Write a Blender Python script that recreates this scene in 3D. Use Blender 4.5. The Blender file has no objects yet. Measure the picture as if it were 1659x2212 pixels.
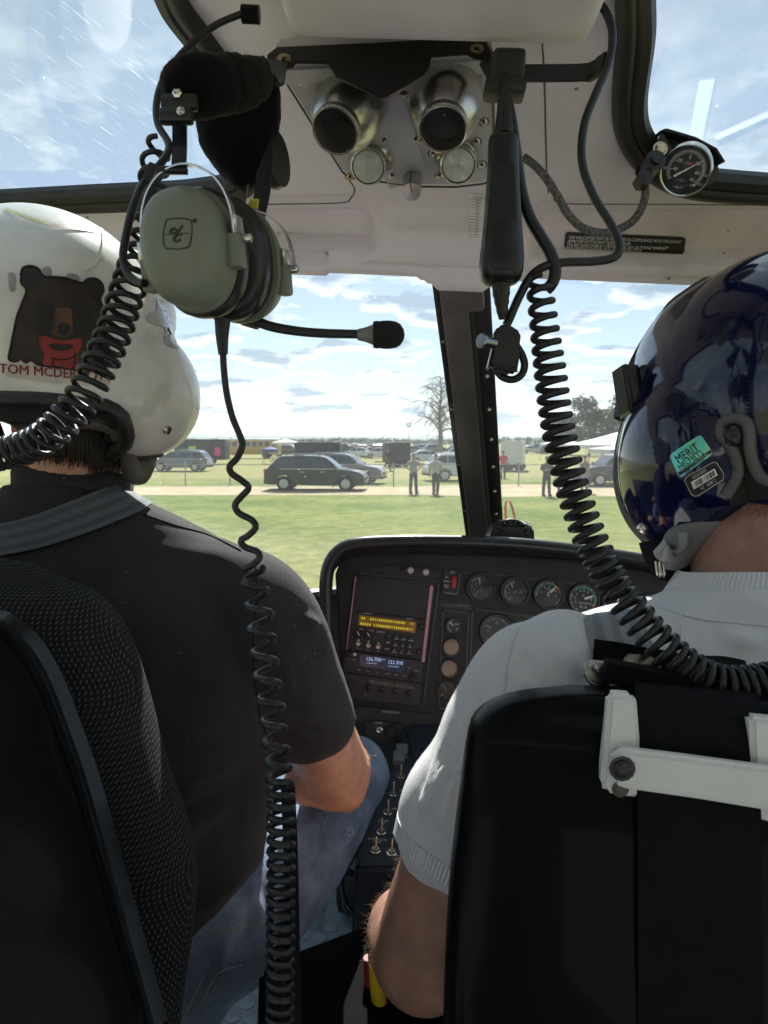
import bpy, bmesh, math, random
import numpy as np
from mathutils import Vector as V, Matrix, noise
from mathutils.bvhtree import BVHTree
random.seed(7)
R = math.radians
S = bpy.context.scene
COL = S.collection

# ---------------------------------------------------------------- camera
F = 1533.0                                   # focal length in layout units (1659 x 2212)
CW, CH = 1659.0, 2212.0
PITCH = math.atan((1106 - 950) / F)
CAM = V((0, 0, 2.5))
cd = bpy.data.cameras.new('camera'); cam = bpy.data.objects.new('camera', cd); COL.objects.link(cam)
cam.location = CAM; cam.rotation_euler = (math.pi / 2 - PITCH, 0, 0)
cd.sensor_fit = 'VERTICAL'; cd.sensor_height = 36; cd.lens = 36 * F / CH
cd.clip_start = 0.02; cd.clip_end = 9000
cd.dof.use_dof = True; cd.dof.focus_distance = 0.75; cd.dof.aperture_fstop = 16
S.camera = cam
# ---------------------------------------------------------------- sky and sun
SUN_EL, SUN_AZ = R(44), R(1)                 # nearly straight ahead, a touch to the right
w = bpy.data.worlds.new("World"); S.world = w; w.use_nodes = True
nt = w.node_tree; nt.nodes.clear()
def N(nt, t, **k):
    n = nt.nodes.new(t)
    for a, b in k.items():
        if a.startswith('i_'): n.inputs[int(a[2:]) if a[2:].isdigit() else a[2:]].default_value = b
        else: setattr(n, a, b)
    return n
def L(nt, a, b): nt.links.new(a, b)
sky = N(nt, 'ShaderNodeTexSky', sky_type='NISHITA', sun_disc=False, sun_elevation=SUN_EL, sun_rotation=SUN_AZ,
        altitude=100, air_density=1.0, dust_density=.35, ozone_density=1.6)
bg = N(nt, 'ShaderNodeBackground', i_1=0.05); L(nt, sky.outputs[0], bg.inputs[0])
tc = N(nt, 'ShaderNodeTexCoord'); sx = N(nt, 'ShaderNodeSeparateXYZ'); L(nt, tc.outputs['Generated'], sx.inputs[0])
def math_(nt, op, a, b=None, c=None, clamp=False):
    n = N(nt, 'ShaderNodeMath', operation=op, use_clamp=clamp)
    for i, v in enumerate((a, b, c)):
        if v is None: continue
        if isinstance(v, (int, float)): n.inputs[i].default_value = v
        else: L(nt, v, n.inputs[i])
    return n.outputs[0]
zz = math_(nt, 'ADD', math_(nt, 'MAXIMUM', sx.outputs[2], 0.0), 0.15)
cx = N(nt, 'ShaderNodeCombineXYZ')
L(nt, math_(nt, 'DIVIDE', sx.outputs[0], zz), cx.inputs[0]); L(nt, math_(nt, 'DIVIDE', sx.outputs[1], zz), cx.inputs[1])
n1 = N(nt, 'ShaderNodeTexNoise', i_Scale=2.6, i_Detail=10.0, i_Roughness=0.56, i_Distortion=0.0)
L(nt, cx.outputs[0], n1.inputs['Vector'])
r1 = N(nt, 'ShaderNodeValToRGB'); r1.color_ramp.elements[0].position = .50; r1.color_ramp.elements[1].position = .55
L(nt, n1.outputs[0], r1.inputs[0])
# a second, offset sample of the same field gives the shaded undersides of the clouds
mp = N(nt, 'ShaderNodeMapping'); mp.inputs['Location'].default_value = (0.0, 0.09, 0.0); L(nt, cx.outputs[0], mp.inputs[0])
n2 = N(nt, 'ShaderNodeTexNoise', i_Scale=2.6, i_Detail=8.0, i_Roughness=0.55, i_Distortion=0.0); L(nt, mp.outputs[0], n2.inputs['Vector'])
r2 = N(nt, 'ShaderNodeValToRGB'); e = r2.color_ramp.elements
e[0].position = .50; e[0].color = (1.0, 1.0, 1.0, 1); e[1].position = .60; e[1].color = (.20, .28, .38, 1)
L(nt, n2.outputs[0], r2.inputs[0])
bc = N(nt, 'ShaderNodeBackground', i_1=.64); L(nt, r2.outputs[0], bc.inputs[0])
fade = math_(nt, 'MULTIPLY', r1.outputs[0], math_(nt, 'MULTIPLY', math_(nt, 'SUBTRACT', 1.0, math_(nt, 'MULTIPLY', sx.outputs[2], 1.75), clamp=True), 1.0), clamp=True)
mx = N(nt, 'ShaderNodeMixShader'); L(nt, fade, mx.inputs[0]); L(nt, bg.outputs[0], mx.inputs[1]); L(nt, bc.outputs[0], mx.inputs[2])
hz = math_(nt, 'POWER', math_(nt, 'SUBTRACT', 1.0, math_(nt, 'MULTIPLY', math_(nt, 'MAXIMUM', sx.outputs[2], 0.0), 3.2), clamp=True), 1.8)
bh = N(nt, 'ShaderNodeBackground', i_1=.38); bh.inputs[0].default_value = (.78, .95, 1.0, 1)
mh = N(nt, 'ShaderNodeMixShader'); L(nt, math_(nt, 'MULTIPLY', math_(nt, 'ADD', math_(nt, 'MULTIPLY', hz, .16), math_(nt, 'MULTIPLY', sx.outputs[2], .75)), .9), mh.inputs[0]); L(nt, mx.outputs[0], mh.inputs[1]); L(nt, bh.outputs[0], mh.inputs[2])
wo = N(nt, 'ShaderNodeOutputWorld'); L(nt, mh.outputs[0], wo.inputs[0])
sl = bpy.data.lights.new('sun', 'SUN'); sl.energy = 5.0; sl.angle = R(.5); sl.color = (1, .95, .87)
sun = bpy.data.objects.new('sun', sl); COL.objects.link(sun)
sdir = V((math.sin(SUN_AZ) * math.cos(SUN_EL), math.cos(SUN_AZ) * math.cos(SUN_EL), math.sin(SUN_EL)))
sun.rotation_euler = sdir.to_track_quat('Z', 'Y').to_euler(); sun.location = (0, 0, 60)
S.view_settings.view_transform = 'Standard'; S.view_settings.look = 'None'
S.view_settings.exposure = 1.08; S.view_settings.gamma = 1
S.render.engine = 'CYCLES'
S.cycles.use_denoising = True
S.cycles.max_bounces = 10; S.cycles.diffuse_bounces = 5; S.cycles.glossy_bounces = 4; S.cycles.transparent_max_bounces = 24
S.cycles.sample_clamp_indirect = 6; S.cycles.caustics_reflective = False; S.cycles.caustics_refractive = False

# ---------------------------------------------------------------- layout helpers
CR, CU, CF = V((1, 0, 0)), V((0, math.sin(PITCH), math.cos(PITCH))), V((0, math.cos(PITCH), -math.sin(PITCH)))
def cv(x, y, d): return CR * x + CU * y + CF * d          # camera axes -> world direction
def U(px, py, d): return CAM + cv((px - CW / 2) / F * d, (CH / 2 - py) / F * d, d)
def ray(px, py): return cv((px - CW / 2) / F, (CH / 2 - py) / F, 1)
def proj(p):
    q = V(p) - CAM; d = q.dot(CF); return (CW / 2 + q.dot(CR) / d * F, CH / 2 - q.dot(CU) / d * F, d)
def m(px, d): return px / F * d                            # layout units at distance d -> metres
# the helicopter stands a little rolled and turned against the photographer's view
HX = cv(1, -.058, -.045).normalized()
HZ = cv(.058, .995, -.101); HZ = (HZ - HX * HZ.dot(HX)).normalized()
HY = HZ.cross(HX).normalized()
def Hp(a, b, c): return CAM + HX * a + HY * b + HZ * c

def spline(pts, n=None, step=None):
    """centripetal-ish Catmull-Rom through points of any dimension, resampled evenly by its first three coordinates"""
    P = np.array([list(p) for p in pts], float)
    if len(P) == 2: Q = np.linspace(P[0], P[1], 33)
    else:
        E = np.vstack([2 * P[0] - P[1], P, 2 * P[-1] - P[-2]]); Q = []
        for i in range(1, len(E) - 2):
            for t in np.linspace(0, 1, 24, endpoint=False):
                a, b, c, d = E[i - 1], E[i], E[i + 1], E[i + 2]
                Q.append(.5 * (2 * b + (c - a) * t + (2 * a - 5 * b + 4 * c - d) * t * t + (3 * b - a - 3 * c + d) * t ** 3))
        Q.append(P[-1]); Q = np.array(Q)
    s = np.r_[0, np.cumsum(np.linalg.norm(np.diff(Q[:, :3], axis=0), axis=1))]
    if n is None: n = max(2, int(s[-1] / step) + 1)
    t = np.linspace(0, s[-1], n)
    return np.stack([np.interp(t, s, Q[:, k]) for k in range(Q.shape[1])], 1)
def PX(pts, n=None, step=.01):
    """a path given as (px, py, distance[, extra...]) -> world points (+ extras)"""
    W = [tuple(U(*p[:3])) + tuple(p[3:]) for p in pts]
    return spline(W, n, step)

def geo(bm, vs, fs, uv=None):
    b = [bm.verts.new(v) for v in vs]; out = []
    lay = bm.loops.layers.uv.verify() if uv is not None else None
    for f in fs:
        try: q = bm.faces.new([b[i] for i in f])
        except ValueError: continue
        q.smooth = True; out.append(q)
        if lay is not None:
            for l, i in zip(q.loops, f): l[lay].uv = uv[i]
    return b
def frames(P):
    T = np.gradient(P, axis=0); T /= np.linalg.norm(T, axis=1)[:, None] + 1e-12
    a = np.array([0, 0, 1.0]) if abs(T[0][2]) < .8 else np.array([1.0, 0, 0])
    nrm = np.cross(T[0], a); nrm /= np.linalg.norm(nrm); out = []
    for i in range(len(P)):
        nrm = nrm - T[i] * nrm.dot(T[i]); nrm /= np.linalg.norm(nrm) + 1e-12
        out.append((T[i], nrm.copy(), np.cross(T[i], nrm)))
    return out
def tube(bm, P, r, seg=8, cap=True, flat=1.0, up=None):
    P = np.array([list(p)[:3] for p in P], float); n = len(P)
    r = np.full(n, r) if np.isscalar(r) else np.interp(np.linspace(0, 1, n), np.linspace(0, 1, len(r)), r)
    fr = frames(P); vs = []; fs = []
    for i in range(n):
        t, a, b = fr[i]
        if up is not None:
            b = np.array(up) - t * t.dot(up); b /= np.linalg.norm(b) + 1e-12; a = np.cross(b, t)
        for k in range(seg):
            q = 2 * math.pi * k / seg
            vs.append(P[i] + r[i] * (math.cos(q) * a + math.sin(q) * flat * b))
    for i in range(n - 1):
        for k in range(seg):
            k2 = (k + 1) % seg; fs.append((i * seg + k, i * seg + k2, (i + 1) * seg + k2, (i + 1) * seg + k))
    if cap: fs.append(tuple(range(seg))[::-1]); fs.append(tuple((n - 1) * seg + k for k in range(seg)))
    return geo(bm, vs, fs)
def ribbon(bm, P, wdir, wid, th):
    """flat band along P: wid across (direction wdir), th thick"""
    P = np.array([list(p)[:3] for p in P], float); n = len(P); fr = frames(P); vs = []; fs = []
    wid = np.full(n, wid) if np.isscalar(wid) else np.interp(np.linspace(0, 1, n), np.linspace(0, 1, len(wid)), wid)
    for i in range(n):
        t = fr[i][0]; a = np.array(wdir if not callable(wdir) else wdir(i), float); a = a - t * t.dot(a); a /= np.linalg.norm(a) + 1e-12; b = np.cross(t, a)
        for s1, s2 in ((-1, -1), (1, -1), (1, 1), (-1, 1)): vs.append(P[i] + a * wid[i] * .5 * s1 + b * th * .5 * s2)
    for i in range(n - 1):
        for k in range(4): fs.append((i * 4 + k, i * 4 + (k + 1) % 4, i * 4 + 4 + (k + 1) % 4, i * 4 + 4 + k))
    fs += [(3, 2, 1, 0), tuple((n - 1) * 4 + k for k in range(4))]
    return geo(bm, vs, fs)
def frame(o, x, y):
    """matrix with origin o, X along x, Y near y"""
    x = V(x).normalized(); z = x.cross(V(y)).normalized(); y = z.cross(x)
    M = Matrix((x, y, z)).transposed().to_4x4(); M.translation = V(o); return M
def rbox(bm, M, sx, sy, sz, bev=0, seg=2, taper=None):
    t = bmesh.new(); bmesh.ops.create_cube(t, size=1)
    for v in t.verts:
        v.co = V((v.co.x * sx, v.co.y * sy, v.co.z * sz))
        if taper and v.co.z > 0: v.co.x *= taper[0]; v.co.y *= taper[1]
    if bev: bmesh.ops.bevel(t, geom=t.edges[:], offset=bev, segments=seg, affect='EDGES', profile=.6)
    merge(bm, t, M)
def merge(bm, t, M=None):
    if M is not None: t.transform(M)
    for f in t.faces: f.smooth = True
    me = bpy.data.meshes.new('t'); t.to_mesh(me); t.free(); bm.from_mesh(me); bpy.data.meshes.remove(me)
def lathe(bm, M, prof, seg=24, cap=True):
    """prof: (radius, height along M's Z)"""
    vs = []; fs = []; n = len(prof)
    for r_, z in prof:
        for k in range(seg): q = 2 * math.pi * k / seg; vs.append(M @ V((r_ * math.cos(q), r_ * math.sin(q), z)))
    for i in range(n - 1):
        for k in range(seg): k2 = (k + 1) % seg; fs.append((i * seg + k, i * seg + k2, (i + 1) * seg + k2, (i + 1) * seg + k))
    if cap: fs += [tuple(range(seg))[::-1], tuple((n - 1) * seg + k for k in range(seg))]
    return geo(bm, vs, fs)
def prism(bm, M, poly, z0, z1, bev=0, seg=2):
    t = bmesh.new(); n = len(poly)
    a = [t.verts.new((x, y, z0)) for x, y in poly]; b = [t.verts.new((x, y, z1)) for x, y in poly]
    t.faces.new(a[::-1]); t.faces.new(b)
    for i in range(n): t.faces.new((a[i], a[(i + 1) % n], b[(i + 1) % n], b[i]))
    bmesh.ops.recalc_face_normals(t, faces=t.faces[:])
    if bev: bmesh.ops.bevel(t, geom=[e for e in t.edges if e.is_manifold and e.calc_face_angle() > .6], offset=bev, segments=seg, affect='EDGES')
    merge(bm, t, M)
def sheet(bm, grid, thick=0, uvs=None, flip=False):
    """grid[i][j] of points -> quads; thick>0 closes it into a slab along its normals"""
    G = np.array([[list(p) for p in r] for r in grid], float); a, b = G.shape[:2]
    if thick:
        du = np.gradient(G, axis=0); dv = np.gradient(G, axis=1); nr = np.cross(du, dv); nr /= np.linalg.norm(nr, axis=2)[..., None] + 1e-12
        G2 = G + nr * thick
    vs = list(G.reshape(-1, 3)); fs = []; I = lambda i, j: i * b + j
    for i in range(a - 1):
        for j in range(b - 1):
            f = (I(i, j), I(i + 1, j), I(i + 1, j + 1), I(i, j + 1)); fs.append(f[::-1] if flip else f)
    uv = None if uvs is None else [tuple(u) for r in uvs for u in r]
    if thick:
        o = len(vs); vs += list(G2.reshape(-1, 3))
        if uv: uv = uv + uv
        for f in list(fs): fs.append(tuple(i + o for i in f[::-1]))
        rim = [I(0, j) for j in range(b)] + [I(i, b - 1) for i in range(1, a)] + [I(a - 1, j) for j in range(b - 2, -1, -1)] + [I(i, 0) for i in range(a - 2, 0, -1)]
        for k in range(len(rim)):
            p, q = rim[k], rim[(k + 1) % len(rim)]; fs.append((p, q, q + o, p + o))
    return geo(bm, vs, fs, uv)
def rings(bm, RG, cap=True, uv=True):
    """loft closed rings (lists of equal length)"""
    n = len(RG[0]); vs = [p for r in RG for p in r]; fs = []
    for i in range(len(RG) - 1):
        for k in range(n): k2 = (k + 1) % n; fs.append((i * n + k, i * n + k2, (i + 1) * n + k2, (i + 1) * n + k))
    if cap: fs += [tuple(range(n))[::-1], tuple((len(RG) - 1) * n + k for k in range(n))]
    return geo(bm, vs, fs)
def sup(c, a, b, ra, rb, n=24, e=2.0):
    """superellipse ring"""
    o = []
    for k in range(n):
        q = 2 * math.pi * k / n; s, t = math.cos(q), math.sin(q)
        o.append(V(c) + V(a) * ra * math.copysign(abs(s) ** (2 / e), s) + V(b) * rb * math.copysign(abs(t) ** (2 / e), t))
    return o
def screw(bm, M, r, dome=.4):
    lathe(bm, M, [(r * 1.35, 0), (r * 1.35, r * .12), (r, r * .13), (r * .98, r * .25), (r * .75, r * (.25 + dome * .5)), (r * .3, r * (.25 + dome * .72)), (r * .02, r * (.25 + dome * .5))], 12)

ORG = {}
def obj(name, bm, mt, parent=None, ang=40, loc=None, recalc=True):
    if recalc: bmesh.ops.recalc_face_normals(bm, faces=bm.faces[:])
    for e in bm.edges:
        if len(e.link_faces) == 2 and e.calc_face_angle(0) > R(ang): e.smooth = False
    for f in bm.faces: f.smooth = True
    if parent is not None: o0 = ORG.get(parent.name, V((0, 0, 0)))
    elif loc is not None: o0 = V(loc)
    else:
        c = [v.co for v in bm.verts]; o0 = V((sum(v.x for v in c) / len(c), sum(v.y for v in c) / len(c), min(v.z for v in c)))
    bmesh.ops.translate(bm, vec=-o0, verts=bm.verts[:])
    me = bpy.data.meshes.new(name); bm.to_mesh(me); bm.free()
    for q in (mt if isinstance(mt, (list, tuple)) else [mt]): me.materials.append(q)
    o = bpy.data.objects.new(name, me); COL.objects.link(o)
    if parent is not None: o.parent = parent
    else: o.location = o0
    ORG[o.name] = o0
    return o
def tag(o, label=None, cat=None, group=None, kind=None):
    for k, v in (('label', label), ('category', cat), ('group', group), ('kind', kind)):
        if v: o[k] = v
    return o
def thing(name, label, cat, loc, rz=0, group=None):
    o = bpy.data.objects.new(name, None); COL.objects.link(o); o.location = loc; o.rotation_euler = (0, 0, rz); o.empty_display_size = .1
    ORG[o.name] = V(loc); return tag(o, label, cat, group)
def local(o): ORG[o.name] = V((0, 0, 0)); return o         # parts of this thing are modelled in its own axes
def tree_copy(o, parent=None):
    c = o.copy(); COL.objects.link(c); c.parent = parent
    for ch in list(o.children): tree_copy(ch, c)
    return c
def B(): return bmesh.new()
def bake(bm, mods):
    """run modifiers over bm and give the result back as a bmesh"""
    me = bpy.data.meshes.new('b'); bm.to_mesh(me); bm.free(); o = bpy.data.objects.new('b', me); COL.objects.link(o)
    for t, kw in mods:
        q = o.modifiers.new(t, t)
        for k, v in kw.items(): setattr(q, k, v)
    dg = bpy.context.evaluated_depsgraph_get(); dg.update()
    me2 = bpy.data.meshes.new_from_object(o.evaluated_get(dg)); bpy.data.objects.remove(o); bpy.data.meshes.remove(me)
    r_ = bmesh.new(); r_.from_mesh(me2); bpy.data.meshes.remove(me2)
    for f in r_.faces: f.smooth = True
    return r_
def fuse(bm, vox=.008, it=6, fac=.5): return bake(bm, [('REMESH', dict(mode='VOXEL', voxel_size=vox)), ('SMOOTH', dict(iterations=it, factor=fac))])
def ball(bm, c, r, seg=20, M=None):
    t = bmesh.new(); bmesh.ops.create_uvsphere(t, u_segments=seg, v_segments=seg // 2 + 2, radius=1)
    r = (r, r, r) if np.isscalar(r) else r
    t.transform(Matrix.Diagonal((*r, 1)))
    if M is not None: t.transform(M.to_3x3().to_4x4())
    merge(bm, t, Matrix.Translation(V(c)))
def text_bm(s, size, align='CENTER', ext=0, res=2, sp=1.0, fat=0):
    c = bpy.data.curves.new('t', 'FONT'); c.body = s; c.size = size; c.align_x = align; c.align_y = 'CENTER'; c.extrude = ext; c.resolution_u = res; c.space_character = sp; c.offset = fat * size
    o = bpy.data.objects.new('t', c); COL.objects.link(o); dg = bpy.context.evaluated_depsgraph_get(); dg.update()
    me = bpy.data.meshes.new_from_object(o.evaluated_get(dg)); bpy.data.objects.remove(o); bpy.data.curves.remove(c)
    b = bmesh.new(); b.from_mesh(me); bpy.data.meshes.remove(me); return b
def text(bm, M, s, size, align='CENTER', sx=1.0, bold=0, sp=1.0):
    t = text_bm(s, size, align, sp=sp)
    if sx != 1: t.transform(Matrix.Diagonal((sx, 1, 1, 1)))
    merge(bm, t, M)

# ---------------------------------------------------------------- materials
def nodes(name):
    mt = bpy.data.materials.new(name); mt.use_nodes = True; nt = mt.node_tree; nt.nodes.clear()
    return mt, nt, N(nt, 'ShaderNodeOutputMaterial')
def mat(name, col, rough=.5, metal=0, bump=0, bscale=200, var=.12, vscale=6, sheen=0, coat=0, emis=0, ecol=None, spec=.5, rvar=.0, bdist=.001, sss=0):
    mt, nt, out = nodes(name)
    p = N(nt, 'ShaderNodeBsdfPrincipled'); L(nt, p.outputs[0], out.inputs[0])
    p.inputs['Roughness'].default_value = rough; p.inputs['Metallic'].default_value = metal; p.inputs['Specular IOR Level'].default_value = spec
    if sheen: p.inputs['Sheen Weight'].default_value = sheen; p.inputs['Sheen Roughness'].default_value = .45
    if coat: p.inputs['Coat Weight'].default_value = coat; p.inputs['Coat Roughness'].default_value = .04
    if sss:
        p.inputs['Subsurface Weight'].default_value = sss; p.inputs['Subsurface Radius'].default_value = (.012, .004, .002); p.inputs['Subsurface Scale'].default_value = 1
    if emis: p.inputs['Emission Strength'].default_value = emis; p.inputs['Emission Color'].default_value = (*(ecol or col), 1)
    tc = N(nt, 'ShaderNodeTexCoord')
    nz = N(nt, 'ShaderNodeTexNoise', i_Scale=vscale, i_Detail=6.0, i_Roughness=.65); L(nt, tc.outputs['Object'], nz.inputs['Vector'])
    rp = N(nt, 'ShaderNodeValToRGB'); e = rp.color_ramp.elements; e[0].position = .3; e[1].position = .7
    e[0].color = (*[max(0, c * (1 - var)) for c in col], 1); e[1].color = (*[min(1, c * (1 + var)) for c in col], 1)
    L(nt, nz.outputs[0], rp.inputs[0]); L(nt, rp.outputs[0], p.inputs['Base Color'])
    if rvar: L(nt, math_(nt, 'MULTIPLY_ADD', nz.outputs[0], rvar, rough - rvar * .5, clamp=True), p.inputs['Roughness'])
    if bump:
        nb = N(nt, 'ShaderNodeTexNoise', i_Scale=bscale, i_Detail=3.0); L(nt, tc.outputs['Object'], nb.inputs['Vector'])
        bp = N(nt, 'ShaderNodeBump', i_Strength=bump, i_Distance=bdist); L(nt, nb.outputs[0], bp.inputs['Height']); L(nt, bp.outputs[0], p.inputs['Normal'])
    return mt
MT = {}
def MM(k, *a, **kw):
    if k not in MT: MT[k] = mat(k, *a, **kw)
    return MT[k]
# ================================================================ outside: ground, hills, trees, vehicles, people
def ground_mat():
    mt, nt, out = nodes('meadow'); p = N(nt, 'ShaderNodeBsdfPrincipled', i_Roughness=.95); p.inputs['Specular IOR Level'].default_value = .1; L(nt, p.outputs[0], out.inputs[0])
    tc = N(nt, 'ShaderNodeTexCoord'); s = N(nt, 'ShaderNodeSeparateXYZ'); L(nt, tc.outputs['Object'], s.inputs[0])
    big = N(nt, 'ShaderNodeTexNoise', i_Scale=.16, i_Detail=8.0, i_Roughness=.65); L(nt, tc.outputs['Object'], big.inputs['Vector'])
    fine = N(nt, 'ShaderNodeTexNoise', i_Scale=2.2, i_Detail=8.0, i_Roughness=.75); L(nt, tc.outputs['Object'], fine.inputs['Vector'])
    # dry, yellowing turf close to the aircraft and beyond the track; greener mown grass between
    g = N(nt, 'ShaderNodeValToRGB'); e = g.color_ramp.elements
    e[0].position = .40; e[0].color = (.080, .125, .020, 1); e[1].position = .62; e[1].color = (.215, .23, .066, 1)
    L(nt, math_(nt, 'MULTIPLY_ADD', fine.outputs[0], .65, math_(nt, 'MULTIPLY_ADD', big.outputs[0], .75, -.2)), g.inputs[0])
    d = N(nt, 'ShaderNodeValToRGB'); e = d.color_ramp.elements
    e[0].position = .38; e[0].color = (.17, .165, .055, 1); e[1].position = .64; e[1].color = (.36, .315, .15, 1)
    L(nt, fine.outputs[0], d.inputs[0])
    yb = math_(nt, 'MULTIPLY_ADD', big.outputs[0], 7.0, s.outputs[1])
    far = math_(nt, 'MULTIPLY', math_(nt, 'SUBTRACT', yb, 44.0), .14, clamp=True)
    near = math_(nt, 'MULTIPLY', math_(nt, 'SUBTRACT', 25.5, yb), .08, clamp=True)
    mx = N(nt, 'ShaderNodeMix', data_type='RGBA'); L(nt, math_(nt, 'MULTIPLY', math_(nt, 'MAXIMUM', far, near), .8), mx.inputs[0]); L(nt, g.outputs[0], mx.inputs[6]); L(nt, d.outputs[0], mx.inputs[7])
    L(nt, mx.outputs[2], p.inputs['Base Color'])
    bp = N(nt, 'ShaderNodeBump', i_Strength=.8, i_Distance=.08); L(nt, fine.outputs[0], bp.inputs['Height']); L(nt, bp.outputs[0], p.inputs['Normal'])
    return mt
bm = B(); vs = []
ys = [-60, -10, 5, 12, 18, 24, 30, 40, 55, 80, 140, 300, 700, 1500, 3000, 6000]
for y in ys: vs.append([(x, y, 0) for x in (-4000, -600, -150, -40, 0, 40, 150, 600, 4000)])
sheet(bm, vs); tag(obj('ground', bm, ground_mat(), loc=(0, 0, 0)), kind='structure')
def GP(px, Y): d = (Y + CAM.z * 0) ; return (px - CW / 2) / F * (Y * math.cos(PITCH) + CAM.z * math.sin(PITCH))
def GY(py): return CAM.z / math.tan(PITCH + math.atan((py - CH / 2) / F))   # ground distance seen at row py
# dirt track along the fence
bm = B(); g = []
rnd = random.Random(3)
for x in np.linspace(-60, 60, 61):
    c = 35.2 + .018 * x; g.append([(x, c - 2.4 - rnd.random() * .7 - (1.2 if x > 3 else 0), .004), (x, c - 1, .012), (x, c + 1.4, .012), (x, c + 2.6 + rnd.random() * .8 + (1.3 if x > 3 else 0), .004)])
sheet(bm, g)
tag(obj('dirt_track', bm, mat('track_dirt', (.33, .265, .16), .95, var=.3, vscale=.9, bump=.6, bscale=3, bdist=.05), loc=(0, 0, 0)), kind='structure')
# far ridge
def ridge(name, Y, z0, amp, seed, col, wx=1.0):
    bm = B(); g = []
    for x in np.linspace(-Y * wx, Y * wx, 160):
        h = z0 + amp * noise.noise(V((x / Y * 5, seed, 0))) + amp * .35 * noise.noise(V((x / Y * 24, seed, 3))) + amp * .16 * noise.noise(V((x / Y * 120, seed, 5)))
        g.append([(x, Y - 60, -1), (x, Y, h * .75), (x, Y + 90, h), (x, Y + 700, -2)])
    sheet(bm, g); tag(obj(name, bm, mat(name + '_wood', col, .95, var=.25, vscale=.02), loc=(0, 0, 0)), kind='structure')
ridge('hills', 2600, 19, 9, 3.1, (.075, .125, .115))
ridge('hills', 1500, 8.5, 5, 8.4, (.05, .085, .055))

# ---- leaf trees
LEAF = [mat('leaf_a', (.075, .115, .04), .7, var=.5, vscale=.8), mat('leaf_b', (.09, .12, .05), .7, var=.5, vscale=.8), mat('leaf_c', (.065, .095, .045), .7, var=.5, vscale=.8)]
BARK = mat('bark', (.13, .10, .075), .9, var=.35, vscale=5, bump=.5, bscale=30, bdist=.02)
GREYBARK = mat('dead_bark', (.22, .20, .18), .9, var=.25, vscale=3)
def limb(bm, p, q, r0, r1, seg=6, sag=0, n=5):
    P = [V(p).lerp(V(q), t) + V((0, 0, sag * math.sin(t * math.pi))) for t in np.linspace(0, 1, n)]
    tube(bm, P, [r0, r1], seg)
def leaf_tree(loc, h, wd, seed, label, mt, group='leafy trees beyond the tents', leaves=4200, ls=.22, trunk=True):
    rnd = random.Random(seed); t = local(thing('leafy_tree', label, 'tree', loc, rnd.random() * 6, group))
    b = B(); limb(b, (0, 0, -.1), (wd * .03, 0, h * .75), h * .028, h * .008, 8, 0, 6)
    cl = []
    for k in range(9):
        a = rnd.random() * 6.28; z = h * (.35 + .6 * rnd.random()); rr = wd * .5 * (.25 + .6 * rnd.random()) * (1.05 - .55 * z / h)
        c = V((math.cos(a) * rr, math.sin(a) * rr, z)); cl.append((c, wd * (.14 + .13 * rnd.random())))
        limb(b, (0, 0, h * (.22 + .4 * rnd.random())), c, h * .011, h * .003, 5, h * .02)
    cl.append((V((0, 0, h * .92)), wd * .17)); cl.append((V((0, 0, h * .7)), wd * .27))
    obj('trunk', b, BARK, t)
    b = B()
    for i in range(leaves):
        c, r_ = cl[rnd.randrange(len(cl))]
        d = V((rnd.gauss(0, 1), rnd.gauss(0, 1), rnd.gauss(0, .8))).normalized() * r_ * (rnd.random() ** .4) * (.8 + .5 * noise.noise(c + V((i * .01, 0, 0))))
        p = c + d; n = V((rnd.gauss(0, 1), rnd.gauss(0, 1), rnd.gauss(.5, 1))).normalized(); x = n.orthogonal().normalized(); y = n.cross(x); s = ls * (.5 + rnd.random())
        geo(b, [p - x * s, p - y * s * .6, p + x * s, p + y * s * .6], [(0, 1, 2, 3)])
    obj('crown', b, mt, t, recalc=False)
    return t
for i, (px, Y, h, wd, lab) in enumerate([
        (1232, 118, 6.5, 7, 'smaller grey green tree standing left of the tree group'),
        (1272, 110, 8.6, 7.5, 'round crowned tree in the middle of the tree group beyond the tents'),
        (1338, 104, 8.8, 9, 'tall tree of the group partly behind the dark blue helmet'),
        (1205, 150, 6.5, 7, 'low tree showing between the coils of the right cord'),
        (1305, 122, 7.0, 8, 'hazy tree set back between the two tallest trees')]):
    leaf_tree((GP(px, Y), Y, 0), h, wd, 20 + i, lab, LEAF[i % 3])
# distant woods: a belt that reads as one mass
bm = B(); rnd = random.Random(11)
for i in range(9000):
    y = rnd.uniform(330, 620); x = rnd.uniform(-.62, .62) * y
    hh = .62 * (4.2 + 2.6 * noise.noise(V((x * .016, y * .01, 1))) + 1.6 * noise.noise(V((x * .09, y * .02, 4)))) * y / 450
    z = rnd.random() ** .7 * max(.6, hh); s = rnd.uniform(.5, 1.3)
    n = V((rnd.gauss(0, 1), rnd.gauss(0, 1), rnd.gauss(0, 1))).normalized(); a = n.orthogonal().normalized(); c = n.cross(a); p = V((x, y, z))
    geo(bm, [p - a * s, p - c * s * .7, p + a * s, p + c * s * .7], [(0, 1, 2, 3)])
tag(obj('distant_woods', bm, mat('distant_leaf', (.07, .115, .07), .9, var=.3, vscale=.03), loc=(0, 0, 0), recalc=False), 'belt of distant woods along the foot of the hills', 'woods', kind='stuff')
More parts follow.
